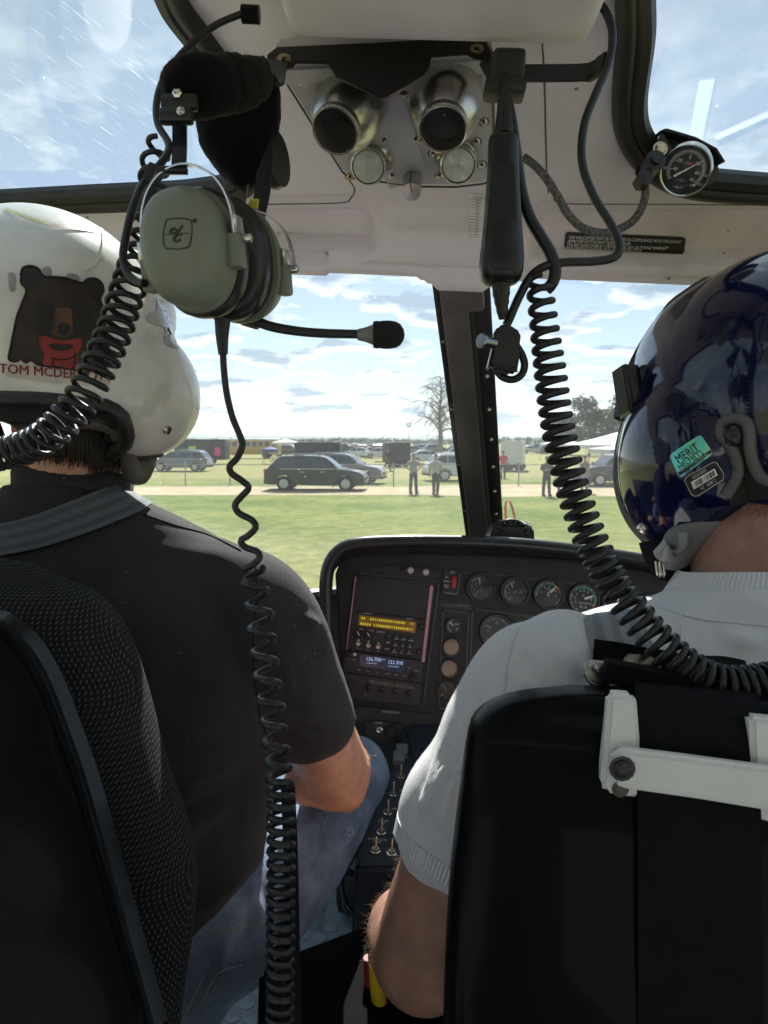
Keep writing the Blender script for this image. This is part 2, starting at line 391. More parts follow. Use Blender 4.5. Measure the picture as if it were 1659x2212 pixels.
# bare tree
def bare_tree(loc, h, seed):
    rnd = random.Random(seed); t = local(thing('bare_tree', 'tall bare tree with drooping leafless branches left of the windscreen post', 'tree', loc))
    tr = B(); br = B()
    P = [V((0, 0, -.1)), V((.05, 0, h * .3)), V((-.05, 0, h * .55)), V((.1, 0, h * .78)), V((.0, 0, h))]
    tube(tr, spline(P, 16), [.34, .26, .18, .1, .03], 8); obj('trunk', tr, GREYBARK, t)
    def grow(p, d, ln, r_, lev):
        Q = [p]; q = V(p); dd = V(d)
        for k in range(7):
            dd = (dd + V((rnd.gauss(0, .12), rnd.gauss(0, .12), -.10 - .05 * lev))).normalized(); q = q + dd * ln / 7; Q.append(V(q))
        tube(br, Q, [r_, r_ * .32], 4, cap=False)
        if lev < 3:
            for k in range(6 if lev < 2 else 4):
                a = Q[1 + rnd.randrange(6)]; s = (dd * .5 + V((rnd.gauss(0, .7), rnd.gauss(0, .7), rnd.gauss(.1, .4)))).normalized()
                grow(a, s, ln * rnd.uniform(.38, .6), r_ * .45, lev + 1)
    for k in range(30):
        z = h * (.34 + .62 * k / 29); a = k * 2.4; up = .75 + .9 * rnd.random()
        grow(V((0, 0, z)), V((math.cos(a), math.sin(a), up)).normalized(), h * (.36 - .16 * (z / h) ** 3) * rnd.uniform(.65, 1.15), .10 * (1.1 - z / h) + .03, 1)
    obj('branches', br, GREYBARK, t)
bare_tree((GP(950, 78), 78, 0), 9.4, 4)

# ---- vehicles (own axes: +x forward, z up)
GLASSC = mat('car_glass', (.045, .055, .065), .06, var=.05, spec=.8)
TYRE = mat('tyre_rubber', (.012, .012, .013), .85); ALLOY = mat('alloy', (.45, .46, .48), .3, 1)
LAMP = mat('lamp_lens', (.75, .77, .8), .1, var=.02); TAIL = mat('tail_lens', (.35, .012, .01), .15); CHROME = mat('trim_chrome', (.6, .6, .62), .15, 1); BLACKTRIM = mat('black_trim', (.015, .015, .016), .6)
def paint(name, c, rough=.25): return mat(name, c, rough, coat=.6, var=.04, vscale=2)
def car(label, col, L_=4.75, W=1.9, H=1.75, hood=1.0, hoodz=1.0, belt=1.05, kind='suv', loc=(0, 0, 0), rz=0, group=None):
    t = local(thing('parked_car', label, 'car', loc, rz, group)); h2 = L_ / 2; wr = .36 if kind != 'sedan' else .32
    fx, rx = h2 - .92, -h2 + .98; gz = .24
    def arch(cx): return [(cx - math.cos(a) * (wr + .07), wr + math.sin(a) * (wr + .07)) for a in np.linspace(-.15, math.pi + .15, 11)]
    low = [(-h2 + .08, gz + .08)] + [(x, max(z, gz)) for x, z in arch(rx)] + [(x, max(z, gz)) for x, z in arch(fx)] + [(h2 - .12, gz + .05), (h2, .5), (h2 - .02, .72), (h2 - .14, hoodz - .12), (h2 - .5, hoodz - .02), (h2 - hood - .15, belt), (-h2 + .12, belt + .02), (-h2, .85), (-h2 - .02, .45)]
    M = Matrix(((1, 0, 0, 0), (0, 0, -1, 0), (0, 1, 0, 0), (0, 0, 0, 1)))
    b = B(); prism(b, M, low, -W / 2, W / 2, .06, 3)
    # cabin
    ws, rf, rb, rr = {'suv': (h2 - hood - .15, h2 - hood - .95, -h2 + .66, -h2 + .12), 'van': (h2 - hood + .05, h2 - hood - .95, -h2 + .5, -h2 + .1), 'sedan': (h2 - hood - .1, h2 - hood - .95, -h2 + 1.35, -h2 + .6)}[kind]
    inw = W / 2 - .06; top = inw - .17
    pr = [(ws, belt - .02), (rf + .12, H - .1), (rf - .25, H - .02), ((rf + rb) / 2, H), (rb + .2, H - .03), (rb, H - .12), (rr, belt - .02)]
    wz = lambda z: inw + (top - inw) * (z - belt) / (H - belt)
    rng = [[(x, -wz(z), z) for x, z in pr], [(x, wz(z), z) for x, z in pr]]
    n = len(pr); c = bmesh.new(); va = [c.verts.new(p) for p in rng[0]]; vb = [c.verts.new(p) for p in rng[1]]
    c.faces.new(va); c.faces.new(vb[::-1])
    for i in range(n): c.faces.new((va[i], vb[i], vb[(i + 1) % n], va[(i + 1) % n]))
    bmesh.ops.recalc_face_normals(c, faces=c.faces[:]); bmesh.ops.bevel(c, geom=c.edges[:], offset=.035, segments=2, affect='EDGES'); merge(b, c)
    obj('body', b, col, t)
    def pane(pts, name='window'):
        b = B(); nrm = (V(pts[1]) - V(pts[0])).cross(V(pts[2]) - V(pts[0])).normalized()
        ctr = sum((V(p) for p in pts), V((0, 0, 0))) / len(pts)
        if nrm.dot(ctr - V((0, 0, 1))) < 0: nrm = -nrm
        k = len(pts); geo(b, [V(p) + nrm * .008 for p in pts] + [V(p) - nrm * .03 for p in pts], [tuple(range(k)), tuple(range(2 * k - 1, k - 1, -1))] + [(i, (i + 1) % k, k + (i + 1) % k, k + i) for i in range(k)])
        obj(name, b, GLASSC, t)
    zb, zt = belt + .06, H - .15
    def xf(z): return ws + (rf + .12 - ws) * (z - belt) / (H - .1 - belt)
    def xr(z): return rr + (rb - rr) * (z - belt) / (H - .12 - belt)
    xs = [xr(zb) + .14, xr(zb) + .14 + .27 * (xf(zb) - xr(zb)), xr(zb) + .62 * (xf(zb) - xr(zb)), xf(zb) - .14]
    for s in (-1, 1):
        y = lambda z: s * wz(z)
        pane([(xs[0], y(zb), zb), (xs[1] - .05, y(zb), zb), (xs[1] - .05, y(zt), zt), (max(xr(zt) + .12, xs[0]), y(zt), zt)])
        pane([(xs[1], y(zb), zb), (xs[2] - .05, y(zb), zb), (xs[2] - .05, y(zt), zt), (xs[1], y(zt), zt)])
        pane([(xs[2] + .02, y(zb), zb), (xs[3], y(zb), zb), (min(xf(zt) - .1, xs[3]), y(zt), zt), (xs[2] + .02, y(zt), zt)])
        b = B(); rbox(b, Matrix.Translation((xf(zb) - .1, s * (W / 2 + .07), belt + .08)), .16, .2, .14, .03); obj('mirror', b, col, t)
        for xx in (fx - 1.12, fx - 2.1):
            b = B(); rbox(b, Matrix.Translation((xx, s * (W / 2 + .015), belt - .14)), .2, .03, .035, .01); obj('door_handle', b, CHROME, t)
        b = B(); rbox(b, Matrix.Translation((h2 - .17, s * (W / 2 - .25), hoodz - .2)), .2, .36, .14, .03); obj('headlight', b, LAMP, t)
        b = B(); rbox(b, Matrix.Translation((-h2 + .07, s * (W / 2 - .12), belt - .15)), .16, .2, .3, .03); obj('tail_light', b, TAIL, t)
        for xx in (fx, rx):
            ty = B(); Mw = Matrix.Translation((xx, s * (W / 2 - .13), wr)) @ Matrix.Rotation(R(90), 4, 'X')
            lathe(ty, Mw, [(wr * .6, -.11), (wr * .93, -.11), (wr, -.07), (wr, .07), (wr * .93, .11), (wr * .6, .11)], 24); tw = obj('tyre', ty, TYRE, t)
            rb_ = B()
            lathe(rb_, Mw, [(wr * .62, -.115), (wr * .58, -.1), (wr * .2, -.105), (.03, -.12), (.03, .12), (wr * .2, .105), (wr * .58, .1), (wr * .62, .115)], 24)
            for k in range(5):
                rbox(rb_, Mw @ Matrix.Rotation(k * 1.2566, 4, 'Z') @ Matrix.Translation((wr * .33, 0, s * -.11)), wr * .5, .06, .03, .008)
            obj('rim', rb_, ALLOY, tw)
    zf = H - .16
    pane([(xf(zb) + .0, -wz(zb) + .1, zb), (xf(zb), wz(zb) - .1, zb), (xf(zf), wz(zf) - .08, zf), (xf(zf), -wz(zf) + .08, zf)], 'windscreen')
    zb2 = belt + .12
    pane([(xr(zb2), -wz(zb2) + .12, zb2), (xr(zb2), wz(zb2) - .12, zb2), (xr(zf), wz(zf) - .1, zf), (xr(zf), -wz(zf) + .1, zf)], 'rear_window')
    b = B(); rbox(b, Matrix.Translation((h2 - .06, 0, .58)), .12, W * .5, .16, .03); obj('grille', b, BLACKTRIM, t)
    b = B()
    rbox(b, Matrix.Translation((h2 - .08, 0, .36)), .22, W * .9, .12, .04); rbox(b, Matrix.Translation((-h2 + .06, 0, .4)), .2, W * .92, .14, .04); obj('bumper_trim', b, BLACKTRIM, t)
    for s in (-1, 1): b = B(); rbox(b, Matrix.Translation((-.15, s * (W / 2 + .002), belt + .005)), L_ * .62, .03, .035, .008); obj('belt_highlight', b, CHROME, t)  # bright strip standing in for the sky's highlight along the beltline
    b = B(); rbox(b, Matrix.Translation((-h2 - .02, 0, .78)), .03, .5, .13, .005); obj('number_plate', b, LAMP, t)
    if kind != 'sedan':
        b = B()
        for s in (-1, 1): tube(b, [(rf - .15, s * (top - .06), H - .01), (rf - .3, s * (top - .06), H + .06), (rb + .25, s * (top - .06), H + .05), (rb + .12, s * (top - .06), H - .02)], .022, 6)
        obj('roof_rails', b, CHROME, t)
    return t
BLK = paint('black_paint', (.016, .020, .028)); SLV = paint('silver_blue_paint', (.17, .20, .25)); WHT = paint('white_paint', (.72, .73, .74)); RED = paint('red_paint', (.42, .06, .035)); GRY = paint('grey_paint', (.14, .145, .15)); DKB = paint('dark_blue_paint', (.02, .035, .07)); TEAL = paint('green_paint', (.03, .07, .05)); TAN = paint('tan_paint', (.4, .35, .27))
car('large black estate car nose to the right on the dirt track', BLK, 4.95, 1.95, 1.73, 1.08, 1.0, 1.08, 'suv', (GP(685, 35.6), 35.6, 0), R(-4))
car('dark car half hidden behind the black one on the dirt track', GRY, 4.8, 1.9, 1.72, 1.05, 1.02, 1.08, 'suv', (GP(742, 41), 41, 0), R(-10))
car('silver blue minivan standing alone on the yellow grass by the white helmet', SLV, 4.7, 1.85, 1.66, .85, .95, 1.0, 'van', (GP(400, 58), 57, 0), R(176))
car('long white sedan parked beside the bare tree', WHT, 4.8, 1.85, 1.45, 1.1, .88, .95, 'sedan', (GP(928, 72), 75, 0), R(8))
car('pale car mostly behind the windscreen post', WHT, 4.6, 1.85, 1.68, .95, .98, 1.05, 'suv', (GP(1000, 43), 44, 0), R(12))
car('dark grey car beside the tents at the right', DKB, 4.9, 1.95, 1.8, 1.0, 1.05, 1.12, 'suv', (GP(1352, 38), 39, 0), R(186))
protos = [car('row car', WHT, 4.6, 1.82, 1.5, 1.0, .9, .95, 'sedan', (0, 0, 0)), car('row car', RED, 4.7, 1.9, 1.75, .95, 1.0, 1.08, 'suv', (0, 0, 0))]
cn = {'white': WHT, 'red': RED, 'dark green': TEAL, 'black': BLK, 'silver': SLV, 'grey': GRY, 'tan': TAN}
spots = [  # px, distance, colour, shape, heading, where
    (742, 118, 'dark green', 1, 10, 'just right of the dark box trailer'), (762, 128, 'white', 0, 20, 'second right of the dark box trailer'), (772, 100, 'white', 0, 175, 'in front of the row right of the dark trailer'),
    (785, 112, 'red', 1, 80, 'in the middle of the far row'), (796, 126, 'white', 1, 30, 'just behind the red cars'), (803, 104, 'red', 0, 190, 'lower of the red cars in the far row'),
    (815, 120, 'black', 1, 95, 'left of the dark shed'), (822, 96, 'white', 0, 0, 'touching the left side of the dark shed'), (752, 150, 'silver', 0, 5, 'at the back of the far row'),
    (775, 155, 'white', 1, 60, 'at the back behind the red cars'), (806, 160, 'tan', 1, 10, 'at the back near the pole'),
    (892, 118, 'silver', 0, 12, 'behind the long white sedan'), (915, 130, 'white', 1, 170, 'far behind the long white sedan'), (943, 122, 'grey', 1, 15, 'left of the bare trunk'),
    (985, 96, 'white', 0, 175, 'right of the bare trunk'), (998, 120, 'black', 1, 20, 'far behind the windscreen post'),
    (1148, 130, 'white', 0, 10, 'right of the white box trailer'), (1170, 140, 'silver', 1, 0, 'second right of the white box trailer'), (1192, 124, 'black', 1, 8, 'under the far canopy left of the tents'), (1160, 165, 'grey', 0, 0, 'at the back right of the white box trailer'),
    (440, 92, 'white', 1, 178, 'just above the silver blue minivan'), (398, 78, 'white', 0, 170, 'at the edge of the white helmet'), (622, 108, 'black', 1, 0, 'below the pale tent left of the dark trailer'), (596, 120, 'silver', 0, 0, 'beside the yellow bus'),
    (758, 140, 'tan', 0, 15, 'in the gap between the dark green and white cars'), (790, 150, 'white', 0, 5, 'directly above the red cars'), (818, 140, 'red', 1, 12, 'just above the dark shed roof edge'), (832, 170, 'white', 1, 8, 'at the back right above the dark shed'),
    (905, 160, 'white', 0, 0, 'at the very back above the long white sedan'), (930, 150, 'silver', 1, 10, 'at the back beside the bare tree crown'), (652, 130, 'red', 0, 5, 'peeping over the black estate car roof'), (488, 118, 'white', 0, 0, 'between the dark trailer and the yellow bus'), (1182, 155, 'red', 0, 0, 'at the back behind the right cord'), (1206, 140, 'white', 1, 12, 'in the shade by the far white tent')]
for i, (px, Y, cname, sh, hd, where) in enumerate(spots):
    o = tree_copy(protos[sh]); o.location = (GP(px, Y), Y, 0); o.rotation_euler = (0, 0, R(hd))
    o['label'] = f'far {cname} parked car {where}'; o['group'] = 'cars parked across the far field'
    for ch in o.children:
        if ch.name.split('.')[0] in ('body', 'mirror'): ch.material_slots[0].link = 'OBJECT'; ch.material_slots[0].material = cn[cname]
for p_ in protos:
    for ch in list(p_.children_recursive): bpy.data.objects.remove(ch)
    bpy.data.objects.remove(p_)

# ---- trailers, bus, tents, shed, pole
def box_trailer(label, px, Y, w_, h_, dp, mt, rz=0, name='box_trailer', cat='trailer', boards=()):
    t = local(thing(name, label, cat, (GP(px, Y), Y, 0), rz))
    b = B(); rbox(b, Matrix.Translation((0, 0, .55 + h_ / 2)), w_, dp, h_, .06); obj('body', b, mt, t)
    b = B(); rbox(b, Matrix.Translation((0, 0, .5)), w_ * .98, dp * .9, .12); rbox(b, Matrix.Translation((-w_ / 2 - .5, 0, .48)), 1.1, .12, .1); obj('chassis', b, BLACKTRIM, t)
    b = B()
    for x in np.arange(-w_ / 2 + .4, w_ / 2, .8): rbox(b, Matrix.Translation((x, -dp / 2 - .01, .55 + h_ / 2)), .04, .03, h_ * .96)
    rbox(b, Matrix.Translation((0, -dp / 2 - .01, .55 + h_ - .05)), w_, .04, .1); obj('side_ribs', b, mt, t)
    for x in (-.45, .45):
        for s in (-1, 1):
            b = B(); Mw = Matrix.Translation((x + w_ * .08, s * (dp / 2 - .1), .34)) @ Matrix.Rotation(R(90), 4, 'X'); lathe(b, Mw, [(.1, -.1), (.33, -.1), (.34, 0), (.33, .1), (.1, .1)], 18); obj('wheel', b, TYRE, t)
    for (bx, bz, bw, bh, bmt, nm) in boards:
        b = B(); rbox(b, Matrix.Translation((bx, -dp / 2 - .06, bz)), bw, .04, bh, .01); obj(nm, b, bmt, t)
    return t
DARKBOX = mat('dark_panel', (.035, .032, .035), .6, var=.2, vscale=1); WHITEBOX = mat('white_panel', (.66, .66, .66), .5, var=.06, vscale=1)
LIME = mat('lime_board', (.32, .75, .05), .6); PINK = mat('pink_board', (.8, .06, .2), .6)
box_trailer('long dark box trailer behind the black estate car', 688, 62, 3.9, 1.75, 2.3, DARKBOX, R(0))
box_trailer('dark trailer wearing a lime board and a pink board', 438, 74, 5.2, 2.0, 2.4, DARKBOX, 0, boards=((-.42 - .3, 1.45, .72, .78, LIME, 'lime_board'), (1.85, 1.3, .62, .82, PINK, 'pink_board')))
box_trailer('small dark trailer with a sloping top left of the bare tree', 856, 66, 2.1, 1.7, 2.0, DARKBOX, R(18))
box_trailer('white box trailer just right of the windscreen post', 1108, 58, 1.7, 1.85, 3.0, WHITEBOX, R(-16))
# yellow school bus
t = local(thing('school_bus', 'yellow bus with a white roof parked beyond the dark trailer', 'bus', (GP(532, 96), 96, 0)))
YEL = paint('bus_yellow', (.55, .33, .06), .4)
b = B(); rbox(b, Matrix.Translation((.5, 0, 1.5)), 8.2, 2.4, 1.9, .12); rbox(b, Matrix.Translation((-4.1, 0, 1.1)), 1.3, 2.1, 1.1, .15); obj('body', b, YEL, t)
b = B(); rbox(b, Matrix.Translation((.5, 0, 2.5)), 8.1, 2.2, .34, .14); obj('roof', b, WHITEBOX, t)
for x in np.arange(-3, 4.4, .86):
    for s in (-1, 1): b = B(); rbox(b, Matrix.Translation((x, s * 1.2, 1.95)), .62, .05, .6, .02); obj('window', b, GLASSC, t)
for x in (-3.4, 2.8):
    for s in (-1, 1): b = B(); lathe(b, Matrix.Translation((x, s * 1.1, .48)) @ Matrix.Rotation(R(90), 4, 'X'), [(.1, -.12), (.47, -.12), (.48, 0), (.47, .12), (.1, .12)], 18); obj('wheel', b, TYRE, t)
# canopy tents
CANVAS = mat('tent_canvas', (.72, .72, .71), .8, var=.06); BLUECAN = mat('blue_canvas', (.03, .07, .25), .8); POLE = mat('pole_metal', (.3, .3, .31), .4, .8)
def tent(label, px, Y, w_, h_, peak, mt=CANVAS, rz=0, group='canopy tents at the show'):
    t = local(thing('canopy_tent', label, 'tent', (GP(px, Y), Y, 0), rz, group)); a = w_ / 2
    b = B(); n = 9; g = []
    for i in range(n):
        row = []
        for j in range(n):
            x, y = -1 + 2 * i / (n - 1), -1 + 2 * j / (n - 1); r_ = max(abs(x), abs(y)); row.append((x * a, y * a, h_ + peak * (1 - r_) ** 1.3))
        g.append(row)
    sheet(b, g, .02)
    for s, ax in ((-1, 0), (1, 0), (-1, 1), (1, 1)):
        M = Matrix.Translation((s * a, 0, h_ - .13) if ax == 0 else (0, s * a, h_ - .13)); rbox(b, M, .02 if ax == 0 else w_, w_ if ax == 0 else .02, .26)
    obj('canopy', b, mt, t)
    for x in (-1, 1):
        for y in (-1, 1): b = B(); rbox(b, Matrix.Translation((x * (a - .05), y * (a - .05), h_ / 2)), .05, .05, h_); obj('leg', b, POLE, t)
tent('near white canopy tent partly behind the dark blue helmet', 1330, 50, 5.2, 2.15, .85, rz=R(12))
tent('far white canopy tent between the white trailer and the near tent', 1215, 88, 4.0, 2.0, .6, rz=R(30))
tent('low white canopy over the dark grey car at the right', 1352, 41.5, 3.4, 1.95, .3, rz=R(5))
tent('pale tent right of the yellow bus', 618, 86, 3.2, 2.2, .4, rz=R(5))
tent('small blue canopy just left of the dark box trailer', 585, 75, 1.5, 1.5, .3, BLUECAN)
# light pole
t = local(thing('light_pole', 'thin pole with floodlights on the horizon left of the bare tree', 'pole', (GP(883, 190), 190, 0)))
b = B(); tube(b, [(0, 0, 0), (0, 0, 6.6)], [.12, .07], 8); obj('mast', b, POLE, t)
for k, (x, z) in enumerate(((-.6, 6.7), (.6, 6.7), (0, 6.9), (-.4, 6.1), (.4, 6.1))): b = B(); rbox(b, Matrix.Translation((x, 0, z)), .45, .3, .4, .05); rbox(b, Matrix.Translation((x / 2, 0, z - .1)), abs(x) + .05, .06, .06); obj('floodlight', b, POLE, t)

# ---- wire fence
WIRE = mat('fence_wire', (.33, .33, .33), .5, .7)
def fence(label, x0, x1, Y, posts, slope=0):
    t = local(thing('wire_fence', label, 'fence', (0, 0, 0)))
    for x in posts:
        b = B(); tube(b, [(x, Y + slope * x, -.1), (x, Y + slope * x, 1.22)], .035, 8); lathe(b, Matrix.Translation((x, Y + slope * x, 1.2)), [(.045, 0), (.045, .04), (.01, .07)], 8); obj('post', b, POLE, t)
    b = B(); tube(b, [(x0, Y + slope * x0, 1.16), (x1, Y + slope * x1, 1.16)], .024, 6); obj('top_rail', b, POLE, t)
    b = B(); st = .14
    for z in np.arange(.05, 1.15, .16): tube(b, [(x0, Y + slope * x0, z), (x1, Y + slope * x1, z)], .0022, 3, cap=False)
    for x in np.arange(x0, x1, st):
        geo(b, [(x, Y + slope * x, 0), (x + .004, Y + slope * x, 0), (x + .004, Y + slope * x, 1.15), (x, Y + slope * x, 1.15)], [(0, 1, 2, 3)])
    obj('wire_mesh', b, WIRE, t)
fence('galvanised wire fence with a thin rail along the dirt track', -16, 16, 38.6, [GP(p, 38.6) for p in (145, 290, 401, 497, 612, 722, 850, 1000, 1120, 1215, 1330)])

# ---- people on the grass
SKIN = mat('skin_far', (.42, .25, .18), .6)
HAIRF = mat('dark_hair', (.03, .02, .015), .7)
def person_far(label, px, Y, h=1.75, shirt=(.02, .02, .025), legs=(.02, .022, .03), pose='stand', rz=0, arms='down', shorts=False):
    t = local(thing('person', label, 'person', (GP(px, Y), Y, 0), rz)); k = h / 1.75
    st = .22 if pose == 'walk' else .06
    def P(*a): return V(a) * k
    hip = [P(-.09, 0, .92), P(.09, 0, .92)]; kn = [P(-.11, st * .6, .5), P(.11, -st * .3, .5)]; an = [P(-.12, st, .08), P(.12, -st, .08)]
    sh = [P(-.19, 0, 1.42), P(.19, 0, 1.42)]
    if arms == 'fold': el = [P(-.27, -.02, 1.15), P(.27, -.02, 1.15)]; wr = [P(.06, -.2, 1.18), P(-.06, -.2, 1.22)]
    elif arms == 'hip': el = [P(-.33, .05, 1.2), P(.33, .05, 1.2)]; wr = [P(-.17, -.08, 1.02), P(.17, -.08, 1.02)]
    else: el = [P(-.25, .03, 1.14), P(.25, .03, 1.14)]; wr = [P(-.26, -.06, .86), P(.26, -.06, .86)]
    b = B()
    rings(b, [sup(P(0, 0, z), V((1, 0, 0)), V((0, 1, 0)), a * k, c * k, 16) for z, a, c in ((.88, .15, .1), (1.0, .155, .1), (1.15, .15, .1), (1.32, .185, .115), (1.44, .16, .09), (1.5, .06, .06), (1.58, .055, .058))])
    ball(b, P(0, -.01, 1.65), (.075 * k, .095 * k, .115 * k), 16); ball(b, P(0, -.1, 1.645), (.014, .022, .022), 8)
    for i in (0, 1):
        tube(b, spline([hip[i], kn[i], an[i]], 9), [.085 * k, .06 * k, .058 * k, .04 * k], 10); tube(b, spline([sh[i], el[i], wr[i]], 9), [.055 * k, .042 * k, .04 * k, .027 * k], 8)
        d = (wr[i] - el[i]).normalized(); c = wr[i] + d * .05 * k; ball(b, c, (.022 * k, .032 * k, .045 * k), 8)
        s_ = d.orthogonal().normalized()
        for q in (-1.5, -.5, .5, 1.5): tube(b, [c + s_ * q * .014 * k, c + s_ * q * .017 * k + d * .06 * k, c + s_ * q * .016 * k + d * .085 * k], [.009 * k, .007 * k], 5)
        tube(b, [c + s_ * .03 * k, c + s_ * .05 * k + d * .03 * k], [.01 * k, .008 * k], 5)
    obj('body', fuse(b, .016, 3), SKIN, t)
    b = B(); rings(b, [sup(P(0, 0, z), V((1, 0, 0)), V((0, 1, 0)), a * k, c * k, 18) for z, a, c in ((.86, .175, .125), (1.0, .172, .12), (1.15, .17, .12), (1.32, .205, .13), (1.43, .18, .105), (1.49, .085, .075))])
    for i in (0, 1): tube(b, spline([sh[i], sh[i].lerp(el[i], .9)], 5), [.078 * k, .066 * k], 10)
    obj('shirt', fuse(b, .018, 3), mat('shirt_far', shirt, .85, var=.2), t)
    b = B(); rings(b, [sup(P(0, 0, z), V((1, 0, 0)), V((0, 1, 0)), a * k, c * k, 18) for z, a, c in ((.8, .16, .12), (.9, .172, .125), (.99, .165, .12))])
    for i in (0, 1): tube(b, spline([hip[i] - P(0, 0, .04), kn[i]] + ([] if shorts else [an[i]]), 9), [.1 * k, .08 * k, .075 * k, .07 * k], 10)
    obj('trousers', fuse(b, .018, 3), mat('trousers_far', legs, .85, var=.2), t)
    for i in (0, 1): b = B(); rbox(b, Matrix.Translation(an[i] + P(0, -.06, -.035)), .095 * k, .27 * k, .09 * k, .03); obj('shoe', b, BLACKTRIM, t)
    b = B(); ball(b, P(0, .012, 1.69), (.084 * k, .1 * k, .095 * k), 14); obj('hair', b, HAIRF, t)
person_far('person in a pale shirt and dark trousers with a bag strap left of the post', 893, 33, 1.85, (.35, .33, .33), (.03, .04, .06), arms='hip', rz=R(20))
person_far('person in a white shirt and dark trousers close to the windscreen post', 941, 32.5, 1.84, (.5, .47, .45), (.05, .05, .055), pose='walk', rz=R(-15))
person_far('person all in black walking past the small dark trailer', 837, 56, 1.8, (.02, .02, .025), (.03, .03, .03), pose='walk', rz=R(70))
person_far('person in a red shirt and black trousers right of the post', 1086, 46, 1.78, (.5, .05, .08), (.02, .02, .025), rz=R(160))
person_far('person in a printed dark shirt with folded arms under the right cord', 1180, 31.5, 1.76, (.06, .045, .04), (.035, .035, .045), arms='fold', rz=R(10))
person_far('person in blue behind the coils of the right cord', 1212, 32.5, 1.7, (.3, .33, .4), (.10, .14, .22), rz=R(-20))
person_far('person in a brown top beside the dark grey car', 1262, 33.5, 1.75, (.22, .13, .1), (.25, .27, .3), rz=R(30))

# ---- HAZE: the summer air over the field, one even volume round the whole scene
bm = B(); bmesh.ops.create_cube(bm, size=1, matrix=Matrix.Translation((0, 2700, 31.5)) @ Matrix.Diagonal((7800, 6800, 65, 1)))
hzm, nt_, out_ = nodes('summer_haze'); pv = N(nt_, 'ShaderNodeVolumePrincipled'); pv.inputs['Color'].default_value = (.86, .93, 1, 1); pv.inputs['Density'].default_value = .0003; pv.inputs['Anisotropy'].default_value = .3; L(nt_, pv.outputs[0], out_.inputs['Volume'])
tag(obj('haze', bm, hzm, loc=(0, 0, 0)), 'thin summer haze over the field', 'haze', kind='stuff')
# ================================================================ the cabin
class Plane:
    def __init__(s, o, x, y): s.M = frame(o, x, y); s.o = V(o); s.x, s.y, s.n = [V(s.M.col[i][:3]) for i in range(3)]; s.I = s.M.inverted()
    def p(s, px, py, off=0):
        r = ray(px, py); t = (s.o + s.n * off - CAM).dot(s.n) / r.dot(s.n); return CAM + r * t
    def uv(s, px, py): q = s.I @ s.p(px, py); return (q.x, q.y)
    def poly(s, pts): return [s.uv(*p) for p in pts]
    def at(s, px, py, off=0, rot=0): M = s.M.copy(); M.translation = s.p(px, py, off); return M @ Matrix.Rotation(rot, 4, 'Z')
    def k(s, px, py): return (s.p(px, py) - CAM).dot(CF) / F      # metres per layout unit here
def bvh_of(o):
    dg = bpy.context.evaluated_depsgraph_get(); dg.update(); e = o.evaluated_get(dg); me = e.to_mesh(); Mw = Matrix.Translation(ORG[o.name])
    t = BVHTree.FromPolygons([Mw @ v.co for v in me.vertices], [tuple(p.vertices) for p in me.polygons]); e.to_mesh_clear(); return t
def drape(bvh, px, py, off=.001, dflt=None):
    r = ray(px, py).normalized(); h = bvh.ray_cast(CAM, r)
    if h[0] is None: return dflt
    n = h[1] if h[1].dot(r) < 0 else -h[1]
    return h[0] + n * off
def drape_bm(bvh, bm, off=.001):
    for v in list(bm.verts):
        x, y, d = proj(v.co); q = drape(bvh, x, y, off)
        if q is None: bm.verts.remove(v)
        else: v.co = q
def patch(bvh, outline, off=.001, step=9, ctr=None):
    """a filled shape given by its outline in layout units, laid on a surface"""
    P = np.array(outline, float); t = bmesh.new(); vs = [t.verts.new((x, y, 0)) for x, y in P]; t.faces.new(vs)
    bmesh.ops.triangulate(t, faces=t.faces[:])
    for _ in range(4):
        es = [e for e in t.edges if e.calc_length() > step]
        if not es: break
        bmesh.ops.subdivide_edges(t, edges=es, cuts=1); bmesh.ops.triangulate(t, faces=t.faces[:])
    for v in list(t.verts):
        q = drape(bvh, v.co.x, v.co.y, off)
        if q is None: t.verts.remove(v)
        else: v.co = q
    return t
def rrect(w_, h_, r_, n=5):
    o = []
    for cx, cy, a0 in ((w_ / 2 - r_, h_ / 2 - r_, 0), (-w_ / 2 + r_, h_ / 2 - r_, 90), (-w_ / 2 + r_, -h_ / 2 + r_, 180), (w_ / 2 - r_, -h_ / 2 + r_, 270)):
        for k in range(n + 1): a = R(a0 + 90 * k / n); o.append((cx + r_ * math.cos(a), cy + r_ * math.sin(a)))
    return o
SOFT = mat('headliner_vinyl', (.79, .745, .79), .5, bump=.35, bscale=420, bdist=.0008, var=.05, vscale=3, spec=.35)
